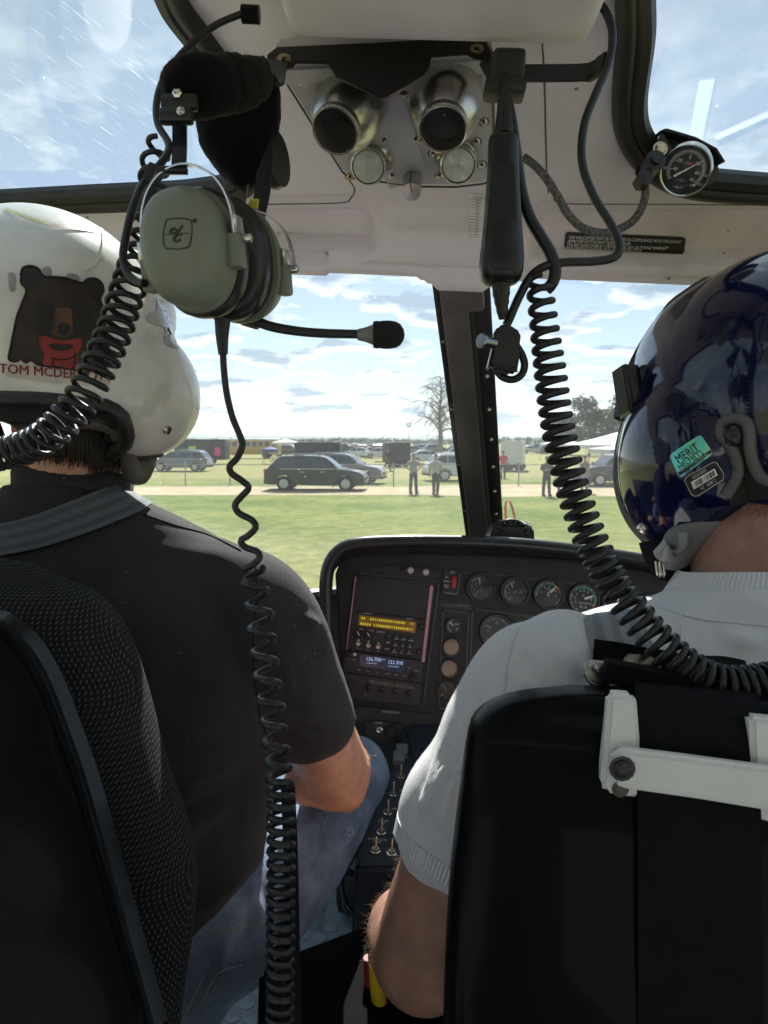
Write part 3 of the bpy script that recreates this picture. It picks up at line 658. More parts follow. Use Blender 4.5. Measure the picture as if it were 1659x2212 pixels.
def specks(mt, sc, dens):
    nt = mt.node_tree; p = next(n for n in nt.nodes if n.type == 'BSDF_PRINCIPLED'); src = p.inputs['Base Color'].links[0].from_socket; tc = N(nt, 'ShaderNodeTexCoord')
    v = N(nt, 'ShaderNodeTexVoronoi', i_Scale=sc); L(nt, tc.outputs['Object'], v.inputs['Vector']); c = N(nt, 'ShaderNodeSeparateColor'); L(nt, v.outputs['Color'], c.inputs[0])
    big = N(nt, 'ShaderNodeTexNoise', i_Scale=7.0, i_Detail=7.0, i_Roughness=.7); L(nt, tc.outputs['Object'], big.inputs['Vector'])
    k = math_(nt, 'MULTIPLY', math_(nt, 'MULTIPLY', math_(nt, 'LESS_THAN', v.outputs[0], .13), math_(nt, 'GREATER_THAN', c.outputs[0], dens)), .8)
    g = math_(nt, 'MULTIPLY', math_(nt, 'SUBTRACT', big.outputs[0], .56, clamp=True), 1.1); m_ = N(nt, 'ShaderNodeMix', data_type='RGBA'); L(nt, math_(nt, 'ADD', k, g, clamp=True), m_.inputs[0]); L(nt, src, m_.inputs[6]); m_.inputs[7].default_value = (.16, .14, .12, 1); L(nt, m_.outputs[2], p.inputs['Base Color'])
specks(SOFT, 55.0, .93)
GREYPLATE = mat('vent_plate_paint', (.58, .57, .585), .24, bump=.25, bscale=240, bdist=.0007, var=.06, vscale=9)
RUBBER = mat('seal_rubber', (.018, .018, .019), .5, var=.3, vscale=30)
BLACKM = mat('black_metal', (.014, .014, .015), .42, var=.2, vscale=20, rvar=.2)
BLACKP = mat('black_plastic', (.012, .0125, .014), .3, var=.2, vscale=15, rvar=.15)
BLACKMAT = mat('panel_black', (.036, .035, .036), .62, var=.25, vscale=20, bump=.15, bscale=500, bdist=.0004)
BLACKC = mat('cord_black', (.010, .010, .011), .42, var=.2, vscale=40)
ALU = mat('spun_aluminium', (.60, .59, .57), .28, 1, var=.08, vscale=20)
STEEL = mat('screw_steel', (.62, .58, .5), .25, 1, var=.15, vscale=60)
BRASS = mat('screw_brass', (.55, .42, .25), .3, 1, var=.15, vscale=60)
SATIN = mat('satin_post', (.12, .115, .11), .38, .3, var=.25, vscale=6, rvar=.2)
WHITEINK = mat('white_ink', (.92, .92, .90), .7, var=.03); PALEINK = mat('pale_ink', (.55, .55, .54), .7, var=.03)
BLACKINK = mat('black_ink', (.015, .015, .015), .7)
def glass_mat(name, dust=.05, streak=0, tint=(.93, .97, .98), refl=.6):
    """thin pane: clear, faintly reflecting, with real dirt on it that catches the sun"""
    mt, nt, out = nodes(name)
    tr = N(nt, 'ShaderNodeBsdfTransparent'); tr.inputs[0].default_value = (*tint, 1)
    gl = N(nt, 'ShaderNodeBsdfGlossy', i_Roughness=.02); fr = N(nt, 'ShaderNodeFresnel', i_IOR=1.35)
    m1 = N(nt, 'ShaderNodeMixShader'); L(nt, math_(nt, 'MULTIPLY', fr.outputs[0], refl), m1.inputs[0]); L(nt, tr.outputs[0], m1.inputs[1]); L(nt, gl.outputs[0], m1.inputs[2])
    tl = N(nt, 'ShaderNodeBsdfTranslucent'); tl.inputs[0].default_value = (.84, .88, .92, 1)
    tc = N(nt, 'ShaderNodeTexCoord')
    nz = N(nt, 'ShaderNodeTexNoise', i_Scale=3.0, i_Detail=5.0); L(nt, tc.outputs['Object'], nz.inputs['Vector'])
    vo = N(nt, 'ShaderNodeTexVoronoi', i_Scale=38.0); L(nt, tc.outputs['Object'], vo.inputs['Vector'])
    n3 = N(nt, 'ShaderNodeTexNoise', i_Scale=14.0, i_Detail=2.0); L(nt, tc.outputs['Object'], n3.inputs['Vector'])
    spk = math_(nt, 'MULTIPLY', math_(nt, 'LESS_THAN', vo.outputs[0], .05), math_(nt, 'GREATER_THAN', n3.outputs[0], .55))
    amt = math_(nt, 'ADD', math_(nt, 'MULTIPLY', nz.outputs[0], dust * 2), math_(nt, 'MULTIPLY', spk, .25))
    if streak:
        mp = N(nt, 'ShaderNodeMapping'); mp.inputs['Scale'].default_value = (34, 520, 34); mr = N(nt, 'ShaderNodeMapping'); mr.inputs['Rotation'].default_value = (0, 0, R(streak)); L(nt, tc.outputs['Object'], mr.inputs[0]); L(nt, mr.outputs[0], mp.inputs[0])
        v2 = N(nt, 'ShaderNodeTexNoise', i_Scale=1.0, i_Detail=2.0, i_Roughness=.6); L(nt, mp.outputs[0], v2.inputs['Vector'])
        n4 = N(nt, 'ShaderNodeTexNoise', i_Scale=4.0, i_Detail=3.0); L(nt, tc.outputs['Object'], n4.inputs['Vector'])
        s_ = math_(nt, 'MULTIPLY', math_(nt, 'SUBTRACT', v2.outputs[0], .63, clamp=True), math_(nt, 'MULTIPLY', n4.outputs[0], 5.0))
        amt = math_(nt, 'ADD', amt, s_)
    m2 = N(nt, 'ShaderNodeMixShader'); L(nt, math_(nt, 'MINIMUM', amt, .8), m2.inputs[0]); L(nt, m1.outputs[0], m2.inputs[1]); L(nt, tl.outputs[0], m2.inputs[2]); L(nt, m2.outputs[0], out.inputs[0])
    return mt

heli = thing('helicopter', 'helicopter cabin seen from its back seat, grey headliner, black posts and perspex', 'helicopter', CAM + V((0, .5, -1.5)))
# ---- headliner: one profile along the cabin, swept across it
PROF = []
for py, d in ((592, 1.02), (570, 1.007), (545, .992), (510, .977), (475, .957), (440, .925), (400, .885), (300, .818), (200, .755), (100, .698), (0, .648)):
    q = U(829, py, d) - CAM; PROF.append((q.dot(HY), q.dot(HZ)))
PROF = PROF + [(.45, .412), (.2, .42), (-.1, .42), (-.5, .40)]
PR = spline([(b, c, 0) for b, c in PROF][::-1], 240)[:, :2]
PRX = spline([(b, c, 0) for b, c in ([(1.09, .09)] + PROF)][::-1], 400)[:, :2]
def ceil_hit(px, py, off=0):
    r = ray(px, py); a, b, c = r.dot(HX), r.dot(HY), r.dot(HZ)
    lo, hi = .05, 3.0
    for _ in range(50):
        t = (lo + hi) / 2; pc = np.interp(b * t, PRX[:, 0], PRX[:, 1])
        if c * t < pc and b * t < 1.14: lo = t
        else: hi = t
    return CAM + r * (lo - off)
LOWB = np.array([(-900, 592), (250, 591), (610, 588), (760, 585), (850, 587), (900, 594), (930, 607), (948, 624), (1046, 628), (1060, 612), (1090, 599), (1190, 597), (1350, 602), (1520, 611), (1659, 621), (2600, 690)], float)
WL = [(398, -6), (455, 78), (494, 132), (535, 200), (558, 285), (560, 350), (556, 398), (530, 425), (480, 437), (350, 449), (0, 457), (-260, 462)]       # left skylight, outer edge of the seal
WR = [(1336, -6), (1334, 80), (1325, 200), (1328, 270), (1345, 322), (1385, 372), (1440, 408), (1500, 425), (1580, 432), (1659, 436), (1950, 452)]
def abq(p): q = V(p) - CAM; return (q.dot(HX), q.dot(HY))
def cut_poly(pts, s): 
    C0 = ceil_hit(150, 150) if s < 0 else ceil_hit(1640, 100); A = [abq(q + (C0 - q).normalized() * .010) for q in (ceil_hit(*p) for p in pts)]; return A + [(s * 1.4, A[-1][1]), (s * 1.4, .28), (A[0][0] * 1.0 - s * .0, .28)]
CL, CRR = cut_poly(WL, -1), cut_poly(WR, 1)
def inside(p, poly):
    x, y = p; c = False; j = len(poly) - 1
    for i in range(len(poly)):
        (xi, yi), (xj, yj) = poly[i], poly[j]
        if (yi > y) != (yj > y) and x < (xj - xi) * (y - yi) / (yj - yi) + xi: c = not c
        j = i
    return c
def rb_sd(x, y, cx, cy, hw, hh, r_): 
    dx, dy = abs(x - cx) - hw + r_, abs(y - cy) - hh + r_; return math.hypot(max(dx, 0), max(dy, 0)) + min(max(dx, dy), 0) - r_
def sst(e0, e1, x): t = min(1, max(0, (x - e0) / (e1 - e0))); return t * t * (3 - 2 * t)
bm = B(); A = np.linspace(-.80, .95, 330); rows = 210; GR = []
for a in A:
    # where this column's lower edge lies
    lo = None
    for b, c in PRX[::-1]:
        x, y, d = proj(Hp(a, b, c))
        if y <= np.interp(x, LOWB[:, 0], LOWB[:, 1]): lo = b; break
    smax = np.interp(lo, PRX[:, 0], np.arange(len(PRX)))
    col = []
    for i in range(rows):
        s_ = smax * (i / (rows - 1)) ** .85; k = int(min(len(PRX) - 2, s_)); f = s_ - k
        b, c = PRX[k] * (1 - f) + PRX[k + 1] * f; p = Hp(a, b, c); x, y, d = proj(p)
        if d > .3:
            t = (PRX[k + 1] - PRX[k]); t = t / np.linalg.norm(t); up = HY * -t[1] + HZ * t[0]
            if up.dot(HZ) < 0: up = -up
            h = .034 * (1 - sst(-12, 8, rb_sd(x, y, 560, 512, 252, 36, 34))) + .026 * (1 - sst(-14, 10, rb_sd(x, y, 1560, 525, 405, 46, 40)))
            h += .012 * (1 - sst(-8, 8, rb_sd(x, y, 430, 500, 378, 68, 60))) * (1 if x < 850 else 0)
            h += .010 * (1 - sst(-7, 7, rb_sd(x, y, 1560, 500, 415, 66, 50))) * (1 if x > 1100 else 0)
            h -= .006 * (1 - sst(-12, 10, rb_sd(x, y, 980, 470, 140, 18, 16)))            # rib above the post
            h += .0035 * noise.noise(V((a * 5, b * 4, 2)))
            p = p + up * h
        col.append(p)
    p = col[-1]
    for q in (HY * .012 - HZ * .004, HY * .035 + HZ * .004, HY * .05 + HZ * .03): col.append(p + q)
    GR.append(col)
vs = [p for c in GR for p in c]; n = len(GR[0]); fs = []
for i in range(len(GR) - 1):
    for j in range(n - 1):
        ctr = (GR[i][j] + GR[i + 1][j + 1]) / 2; ab = abq(ctr)
        if j < rows - 3 and ab[1] > .26 and (inside(ab, CL) or inside(ab, CRR)): continue
        fs.append((i * n + j, i * n + j + 1, (i + 1) * n + j + 1, (i + 1) * n + j))
geo(bm, vs, fs)
loose = [v for v in bm.verts if not v.link_faces]; bmesh.ops.delete(bm, geom=loose, context='VERTS')
hl = obj('headliner', bm, SOFT, heli, ang=60); HLB = bvh_of(hl)
def ceilp(px, py, off=.001): return drape(HLB, px, py, off, ceil_hit(px, py, .003))
# roof skin above the headliner, so the cabin is closed from the sky
bm = B(); g = []
for a in np.linspace(-.80, .95, 8): g.append([Hp(a, b, c + .05) for b, c in PROF[1::3]])
sheet(bm, g)
fs_del = [f for f in bm.faces if (lambda q: q[1] > .2 and (inside(q, CL) or inside(q, CRR)))(abq(f.calc_center_median()))]
# rubber seals, two beads each
for pts, nm in ((WL, 'l'), (WR, 'r')):
    bm2 = B(); P = spline([tuple(ceil_hit(*p, .004)) for p in [(pts[0][0] - (60 if nm == 'l' else -4), -160)] + pts], step=.008)
    C0 = np.array(ceil_hit(150, 150)) if nm == 'l' else np.array(ceil_hit(1640, 100)); P = P + (C0 - P) / np.linalg.norm(C0 - P, axis=1)[:, None] * .009
    tube(bm2, P, .0105, 10)
    P2 = P + (C0 - P) / np.linalg.norm(C0 - P, axis=1)[:, None] * .014 + np.array(HZ) * .006
    tube(bm2, P2, .0125, 8); obj('window_seal', bm2, RUBBER, heli)
bm.free()
# skylight panes just above the opening
PANE = glass_mat('scratched_perspex', .035, -47, (.86, .96, .97), .12); PANE2 = glass_mat('roof_perspex', .05, 0, (.86, .95, .96), .08); WIND = glass_mat('windscreen_perspex', .026, 0, (.93, .97, .98), .07)
for s in (-1, 1):
    b_ = B(); g = []
    for a in np.linspace(.10 if s < 0 else .22, 1.05, 14): g.append([Hp(s * a, b, np.interp(b, PR[:, 0], PR[:, 1]) + .016) for b in np.linspace(.2, .95, 14)])
    sheet(b_, g); obj('skylight_pane', b_, PANE if s < 0 else PANE2, heli)
# strip of tape-like stiffener seen through the right skylight
for (p0, p1, w_) in (((1527, 172), (1497, 330), 26), ((1700, 228), (1545, 298), 22)):
    b_ = B(); q0, q1 = ceil_hit(*p0, -.03), ceil_hit(*p1, -.03); ribbon(b_, [q0, q0.lerp(q1, .5), q1], (q1 - q0).cross(HZ), m(w_, .9), .002); obj('clear_stiffener', b_, glass_mat('frosted_strip', .22, 0, (.72, .78, .8)), heli)
# panel seams in the headliner
for pts in ([(480, 443), (600, 441), (735, 438), (758, 428), (766, 408), (750, 384)], [(1659, 443), (1400, 441), (1225, 440), (1196, 430), (1183, 405), (1179, 300), (1175, 150), (1164, 0)]):
    b_ = B(); tube(b_, [ceilp(x, y, -.0005) for x, y in spline([(x, y, 0) for x, y in pts], 40)[:, :2]], .0013, 6); obj('panel_seam', b_, MM('seam_grey', (.12, .11, .11), .7), heli)
# ---- windscreen post
pt, pb = U(999, 622, 1.055), U(1052, 1195, 1.66); PT = (pb - pt).normalized(); ln = (pb - pt).length
pm = frame(pt, PT, HX); pz = V(pm.col[2][:3])
if pz.dot(CF) > 0: pm = frame(pt, PT, -HX); pz = V(pm.col[2][:3])
sg = 1 if V(pm.col[1][:3]).dot(HX) > 0 else -1
def post_piece(nm, y0, y1, z0, z1, mt, bev=.002, x0=0, x1=1):
    b = B(); rbox(b, pm @ Matrix.Translation(((x0 + x1) / 2 * ln, sg * (y0 + y1) / 2, (z0 + z1) / 2)), ln * (x1 - x0) * 1.06, y1 - y0, z1 - z0, bev); return obj(nm, b, mt, heli)
post_piece('windscreen_post', -.034, .0075, -.004, .012, SATIN, .004)
post_piece('post_flange', -.0445, -.0345, -.012, -.001, BLACKM)
post_piece('post_flange', .0085, .0405, -.016, -.003, BLACKM)
b = B(); tube(b, [pt + V(pm.col[1][:3]) * sg * .009, pb + V(pm.col[1][:3]) * sg * .009], .006, 8); obj('post_bead', b, RUBBER, heli)
for k in range(10):
    x = ln * (.03 + .98 * k / 9)
    b = B(); screw(b, pm @ Matrix.Translation((x, sg * .027, -.003)), .0038, .9); obj('post_screw', b, STEEL, heli)
    if k % 2: b = B(); screw(b, pm @ Matrix.Translation((x * .97, sg * -.039, -.001)), .0025); obj('post_screw', b, BRASS, heli)
# cap where the headliner meets the post
b = B(); Mq = pm @ Matrix.Translation((.012, 0, .004)); rbox(b, Mq, .05, .062, .02, .006); obj('post_cap', b, MM('cap_grey', (.10, .095, .095), .45), heli)
# ---- windscreen panes on the plane of the post
for s in (-1, 1):
    b = B(); g = []
    for u in np.linspace(.035, 1.0, 16):
        g.append([pt + PT * (t * ln) + HX * (s * u) - HY * (.32 * u * u) for t in np.linspace(-.04, 1.35, 14)])
    sheet(b, g); obj('windscreen_pane', b, WIND, heli)
# nose sill and dark nose shell under the windscreen
b = B(); P = PX([(380, 1330, 1.5), (560, 1302, 1.58), (640, 1292, 1.62), (700, 1284, 1.66), (760, 1280, 1.7), (1000, 1290, 1.75), (1500, 1300, 1.6)], 40); tube(b, P, .016, 8); obj('windscreen_sill', b, MM('sill_black', (.02, .02, .02), .3), heli)
b = B(); g = []
for p in P[::2]: p = V(p); g.append([p + HY * .01 - HZ * t for t in (0, .15, .4, .9)])
sheet(b, g, .01); obj('nose_shell', b, BLACKMAT, heli)
# ---- cabin floor with raised coins
FLZ = -.955
FLOOR = mat('coin_rubber_floor', (.27, .32, .37), .38, var=.2, vscale=5, rvar=.2)
b = B(); c8 = [Hp(x, y, FLZ) for x, y in ((-.8, -.5), (.9, -.5), (.9, 1.75), (-.8, 1.75))]; geo(b, c8 + [p - HZ * .03 for p in c8], [(0, 1, 2, 3), (7, 6, 5, 4), (0, 4, 5, 1), (1, 5, 6, 2), (2, 6, 7, 3), (3, 7, 4, 0)])
pit = .0335
for i in range(22):
    for j in range(30):
        x = -.42 + i * pit + (j % 2) * pit / 2; y = .95 + j * pit * .866
        lathe(b, frame(Hp(x, y, FLZ), HX, HY), [(.0142, 0), (.0138, .0016), (.0118, .0022)], 14)
obj('floor', b, FLOOR, heli, ang=30)
# rear bulkhead low behind the photographer's knees is out of view; side sills close the lower cabin
for s in (-1, 1):
    b = B(); rbox(b, frame(Hp(s * .86 + .06, .9, -.62), HX, HY), .05, 2.0, .66, .02); obj('door_sill', b, BLACKMAT, heli)
# unseen rear bulkhead, bench and lower door linings, added pale to bounce sun forward
REAR = mat('bounce_trim', (.48, .46, .455), .6, bump=.2, bscale=300, bdist=.0008, var=.06)
b = B(); rbox(b, frame(Hp(.06, -.62, -.28), HX, HY), 1.72, .06, 1.34, .02); obj('bounce_bulkhead', b, REAR, heli)
b = B(); rbox(b, frame(Hp(.06, -.33, -.74), HX, HY), 1.6, .48, .40, .05, 3); rbox(b, frame(Hp(.06, -.545, -.34), HX, HY), 1.6, .08, .5, .03, 3); obj('bounce_bench', b, REAR, heli)
for s in (-1, 1): b = B(); rbox(b, frame(Hp(s * .86 + .055, -.1, -.62), HX, HY), .05, .96, .62, .02); obj('bounce_lining', b, REAR, heli)

# ---- headliner placards
def placard(name, pts, mt, parent, off=.0012):
    t = patch(HLB, pts, off, 12); return obj(name, t, mt, parent, recalc=False)
PLBK = mat('placard_black', (.02, .02, .022), .5)
pl = placard('warning_placard', [(1226, 500), (1476, 511), (1481, 516), (1477, 548), (1472, 551), (1222, 537), (1218, 532), (1221, 504)], PLBK, heli)
pl['label'] = 'black warning placard with four lines of white capitals'
lines = ['THIS HELICOPTER MUST BE OPERATED IN COMPLIANCE WITH THE D.G.A.C', 'APPROVED ROTORCRAFT FLIGHT MANUAL.', 'THE AIRWORTHINESS LIMITATIONS SECTION OF THE ROTORCRAFT', 'MAINTENANCE MANUAL MUST BE COMPLIED WITH.']
pp = Plane(ceil_hit(1350, 525), ceil_hit(1470, 530) - ceil_hit(1230, 520), ceil_hit(1350, 505) - ceil_hit(1350, 545))
b = B(); kk = pp.k(1350, 525)
for i, s in enumerate(lines):
    M = pp.at(1228 - i * 2, 511.5 + i * 8.3, .003); t = text_bm(s, 10.2 * kk, 'LEFT', sp=.98)
    ww = max(v.co.x for v in t.verts); want = (238, 136, 216, 164)[i] * kk; t.transform(Matrix.Diagonal((want / ww, 1, 1, 1))); merge(b, t, M)
drape_bm(HLB, b, .0022); obj('lettering', b, WHITEINK, pl, recalc=False)
cc = placard('compass_card', [(1012, 418), (1046, 420), (1040, 516), (1019, 514)], mat('card_white', (.88, .88, .88), .7, var=.05), heli)
b = B(); pc = Plane(ceil_hit(1028, 465), ceil_hit(1046, 466) - ceil_hit(1012, 464), ceil_hit(1028, 420) - ceil_hit(1030, 510)); kk = pc.k(1028, 465)
for i, s in enumerate(['COMPASS', 'HDG', '000', '030', '060', '090', '120', '150', '180', '210', '240', '270', '300', '330']):
    text(b, pc.at(1033 - i * .35, 424 + i * 6.4, .002), s, 5.4 * kk)
    rbox(b, pc.at(1029 - i * .3, 427.4 + i * 6.4, .002), 26 * kk, .35 * kk, .0003)
drape_bm(HLB, b, .0018); obj('lettering', b, BLACKINK, cc, recalc=False)

# ================================================================ overhead vent panel
ov = thing('overhead_panel', 'grey overhead vent panel with two open eyeball vents, two reading lamps and a knob', 'vent panel', ceil_hit(830, 250))
b = B(); hb = frame(Hp(-.005, .17, .405), HX, HY); rbox(b, hb, .262, .98, .125, .022, 4); obj('housing', b, SOFT, ov, ang=60)
b = B(); pf = Plane(U(826, 95, .672), HX, HZ * .93 + HY * .38)
prism(b, pf.M, pf.poly([(590, 130), (596, 88), (602, 80), (1045, 50), (1056, 60), (1060, 124), (590, 148)]), -.022, .001, .004); obj('front_lip', b, GREYPLATE, ov)
A4 = [U(612, 152, .690), U(1062, 120, .675), U(1052, 396, .832), U(758, 384, .836)]
vp = Plane((A4[0] + A4[1] + A4[2] + A4[3]) / 4, A4[1] - A4[0], (A4[0] + A4[1]) - (A4[2] + A4[3]))
if vp.n.dot(CF) > 0: vp = Plane(vp.o, -vp.x, vp.y)
b = B(); prism(b, vp.M, vp.poly([(600, 150), (1064, 117), (1070, 380), (1046, 398), (985, 405), (905, 404), (800, 391), (752, 384), (738, 372)]), -.06, 0, .005); obj('plate', b, GREYPLATE, ov)
b = B(); c_ = [vp.p(x, y, -.0004) for x, y in ((601, 152), (1063, 119), (1069, 380), (1046, 397), (985, 404), (905, 403), (800, 390), (753, 383), (739, 371), (601, 152))]
for i in range(9): tube(b, [c_[i], c_[i + 1]], .0012, 6)
obj('plate_rim_shade', b, MM('rim_shade', (.10, .095, .095), .7), ov)  # dark outline drawn as the shadow round the plate's rim
# gentle pressed ridge down the middle of the plate
b = B(); ribbon(b, [vp.p(820, 210, -.003), vp.p(850, 300, -.001), vp.p(868, 350, -.001), vp.p(885, 392, -.004)], vp.x, .05, .008); obj('ridge', b, GREYPLATE, ov, ang=80)
def vent(base, tip, r_, lamp=False):
    p0, p1 = U(*base), U(*tip); ax = (p1 - p0); L_ = ax.length; M = frame(p0, ax.orthogonal(), ax.cross(ax.orthogonal())); 
    if V(M.col[2][:3]).dot(ax) < 0: M = frame(p0, ax.orthogonal(), -ax.cross(ax.orthogonal()))
    nm = 'reading_lamp' if lamp else 'air_vent'
    fl = B(); M2 = vp.M.copy(); M2.translation = vp.p(*proj(p0)[:2], 0)
    if lamp:
        lathe(fl, M2, [(r_ * 1.3, 0), (r_ * 1.3, .004), (r_ * 1.12, .008)], 36)
        lathe(fl, M, [(r_ * 1.12, -.01), (r_ * 1.02, L_ * .55), (r_ * 1.04, L_ * .6)], 36); v = obj(nm, fl, ALU, ov)
        k = B(); lathe(k, M, [(r_ * 1.03, L_ * .5), (r_ * 1.06, L_ * .55), (r_ * 1.06, L_ * .96), (r_ * .97, L_)], 40, False); obj('knurled_ring', k, KNURL, v, ang=30)
        k = B(); lathe(k, M, [(r_ * .98, L_ * .9), (r_ * .9, L_ * .98), (r_ * .5, L_ * 1.04), (.001, L_ * 1.06)], 32, False); obj('lens', k, MM('lamp_glass', (.55, .58, .52), .12, var=.1, vscale=60), v)
    else:
        lathe(fl, M2, [(r_ * 1.5, 0), (r_ * 1.5, .003), (r_ * 1.4, .005)], 40)
        lathe(fl, M, [(r_ * 1.62, -.030), (r_ * 1.66, -.004), (r_ * 1.62, L_ * .12), (r_ * 1.5, L_ * .34), (r_ * 1.22, L_ * .60), (r_ * 1.07, L_ * .70), (r_ * 1.01, L_ * .74)], 40, False); v = obj(nm, fl, ALU, ov, ang=25); k = B(); tube(k, [M2 @ V((math.cos(a) * r_ * 1.63, math.sin(a) * r_ * 1.63, .003)) for a in np.linspace(0, 2 * math.pi, 49)], .0010, 6, False); obj('socket_shade', k, MM('rim_shade', (.10, .095, .095), .7), v)  # dark ring round the base drawn as the flange's shadow
        k = B(); lathe(k, M, [(r_ * .98, L_ * .71), (r_ * 1.07, L_ * .75), (r_ * 1.08, L_ * .92), (r_ * 1.03, L_ * .97), (r_ * .985, L_), (r_ * .95, L_ * .97), (r_ * .93, L_ * .5), (r_ * .86, L_ * .1)], 48, False); obj('knurled_ring', k, KNURL, v, ang=25)
        k = B(); lathe(k, M, [(r_ * 1.0, L_ * .965), (r_ * 1.035, L_ * .985), (r_ * 1.03, L_ * 1.01), (r_ * .99, L_ * 1.015), (r_ * .965, L_ * .99)], 48, False); obj('rim', k, STEEL, v)
        k = B(); lathe(k, M, [(r_ * .93, L_ * .45), (r_ * .4, L_ * .35), (.001, L_ * .33)], 32, False); obj('throat', k, MM('vent_black', (.03, .028, .028), .5), v)
def knurl():
    mt, nt, out = nodes('knurled_aluminium'); p = N(nt, 'ShaderNodeBsdfPrincipled', i_Roughness=.3, i_Metallic=1.0); p.inputs['Base Color'].default_value = (.55, .54, .51, 1); L(nt, p.outputs[0], out.inputs[0])
    tc = N(nt, 'ShaderNodeTexCoord'); h = None
    for r_ in (45, -45):
        mp = N(nt, 'ShaderNodeMapping'); mp.inputs['Rotation'].default_value = (R(r_), R(r_ * .5), R(r_)); L(nt, tc.outputs['Object'], mp.inputs[0])
        wv = N(nt, 'ShaderNodeTexWave', i_Scale=190.0); L(nt, mp.outputs[0], wv.inputs['Vector']); h = wv.outputs['Fac'] if h is None else math_(nt, 'MULTIPLY', h, wv.outputs['Fac'])
    bp = N(nt, 'ShaderNodeBump', i_Strength=.6, i_Distance=.001); L(nt, h, bp.inputs['Height']); L(nt, bp.outputs[0], p.inputs['Normal']); return mt
KNURL = knurl()
vent((748, 244, .705), (723, 285, .682), .0220); vent((962, 233, .691), (957, 281, .668), .0217)
vent((804, 342, .806), (795, 361, .776), .0183, True); vent((986, 338, .80), (990, 358, .770), .0187, True)
b = B(); k0, k1 = U(893, 372, .838), U(889, 414, .808); ax = k1 - k0; M = frame(k0, ax.orthogonal(), ax.cross(ax.orthogonal()))
if V(M.col[2][:3]).dot(ax) < 0: M = frame(k0, ax.orthogonal(), -ax.cross(ax.orthogonal()))
lathe(b, M, [(.0125, 0), (.0125, .006), (.0112, .007), (.0112, ax.length), (.0105, ax.length + .001), (.001, ax.length + .0005)], 32); kb = obj('knob', b, ALU, ov, ang=30)
b = B(); q = V(M.col[2][:3]); side = (CAM - k1); side = (side - q * side.dot(q)).normalized(); side = (side + q.cross(side) * .25).normalized()
tube(b, [k0 + q * .008 + side * .0113, k1 + side * .0113, k1 + q * .0012 + side * .010, k1 + q * .001], .0006, 5); obj('pointer_line', b, BLACKINK, kb)
for (x, y) in ((653, 177), (790, 207), (872, 202), (1027, 159), (1045, 263), (1029, 305), (830, 301), (899, 300), (825, 333), (935, 330), (847, 378), (949, 378), (1041, 355), (756, 381)):
    b = B(); screw(b, vp.at(x, y, -.0003, x), .0046, .8); s_ = obj('screw', b, STEEL if x != 756 else BRASS, ov)
    c = B()
    for rr in (0, R(90)): rbox(c, vp.at(x, y, .0040, x + rr), .0040, .0009, .0014)
    obj('cross_slot', c, BLACKINK, s_)

# hanger bracket screwed across the panel
br = thing('hanger_bracket', 'black steel headset bracket with two hooks screwed across the vent panel', 'bracket', U(826, 120, .655))
BRK = mat('bracket_black', (.016, .015, .016), .45, var=.2, vscale=20)
bp_ = Plane(U(826, 118, .655), HX, HZ * .9 + HY * .43)
b = B(); prism(b, bp_.M, bp_.poly([(577, 124), (599, 107), (820, 97), (1040, 84), (1052, 90), (1056, 124), (1050, 132), (1026, 131), (1008, 121), (932, 126), (926, 150), (914, 166), (828, 216), (820, 215), (727, 172), (708, 141), (640, 139), (634, 148), (608, 152), (585, 150)]), 0, .003, .0008); obj('plate', b, BRK, br)
b = B(); W_ = [U(590, 130, .654), U(582, 150, .635), U(578, 168, .615), U(574, 178, .595), U(566, 182, .57)]
ribbon(b, spline(W_, 20), HX, .03, .003); obj('hook', b, BRK, br)
b = B(); W_ = [U(1046, 118, .654), U(1058, 140, .63), U(1068, 156, .61), U(1100, 158, .60), U(1200, 158, .60), U(1268, 156, .60), U(1284, 150, .592), U(1304, 136, .58)]
ribbon(b, spline(W_, 30), bp_.y, .0175, .003); obj('hook', b, BRK, br)
for (x, y) in ((613, 127), (1030, 106)):
    b = B(); screw(b, bp_.at(x, y, .003), .0048); s_ = obj('screw', b, BRASS, br); c = B()
    for rr in (0, R(90)): rbox(c, bp_.at(x, y, .0062, .6 + rr), .005, .001, .0014)
    obj('cross_slot', c, BLACKINK, s_)
# foam strip / cable jacks in the roof beside the housing
for nm, pa, lab in (('cable_jack', [(522, 30, .60), (560, 32, .60)], 'ribbed black jack where the left cord enters the overhead housing'), ('cable_jack', [(1120, -2, .585), (1080, 2, .585)], 'ribbed black jack where the right cord enters the overhead housing')):
    b = B(); P = PX(pa, 30); tube(b, P, [.0066 + (.0007 if i % 2 else 0) for i in range(30)], 14); tag(obj(nm, b, BLACKC, ang=30), lab, 'cable jack', 'cable jacks on the overhead housing')
# ================================================================ instrument panel
Xp = (HX - HZ * .025).normalized(); Yp = (HZ * math.cos(R(12)) + HY * math.sin(R(12))).normalized()
ip = Plane(U(850, 1360, 1.385), Xp, Yp)
if ip.n.dot(CF) > 0: ip = Plane(U(850, 1360, 1.385), -Xp, Yp)
panel = thing('instrument_panel', 'black instrument panel with a curved hood, a radio stack and a row of round gauges', 'instrument panel', U(1050, 1560, 1.4))
K = ip.k(850, 1360)
RIM = [(716, 1440), (709, 1390), (706, 1330), (704, 1262), (712, 1218), (734, 1189), (772, 1175), (870, 1170), (1000, 1171), (1130, 1177), (1250, 1190), (1350, 1204), (1440, 1219), (1560, 1243), (1680, 1272)]
rim = PX([(x, y, 1.305) for x, y in [(752, 1545), (735, 1500)] + RIM], step=.012)
def gloss_hood(): return mat('hood_black', (.017, .018, .019), .3, var=.2, vscale=12, rvar=.15, bump=.15, bscale=300, bdist=.0006)
HOOD = gloss_hood()
b = B(); tube(b, rim, .0125, 12); obj('hood_edge', b, HOOD, panel)
b = B(); g = []; ctr = ip.p(1080, 1420)
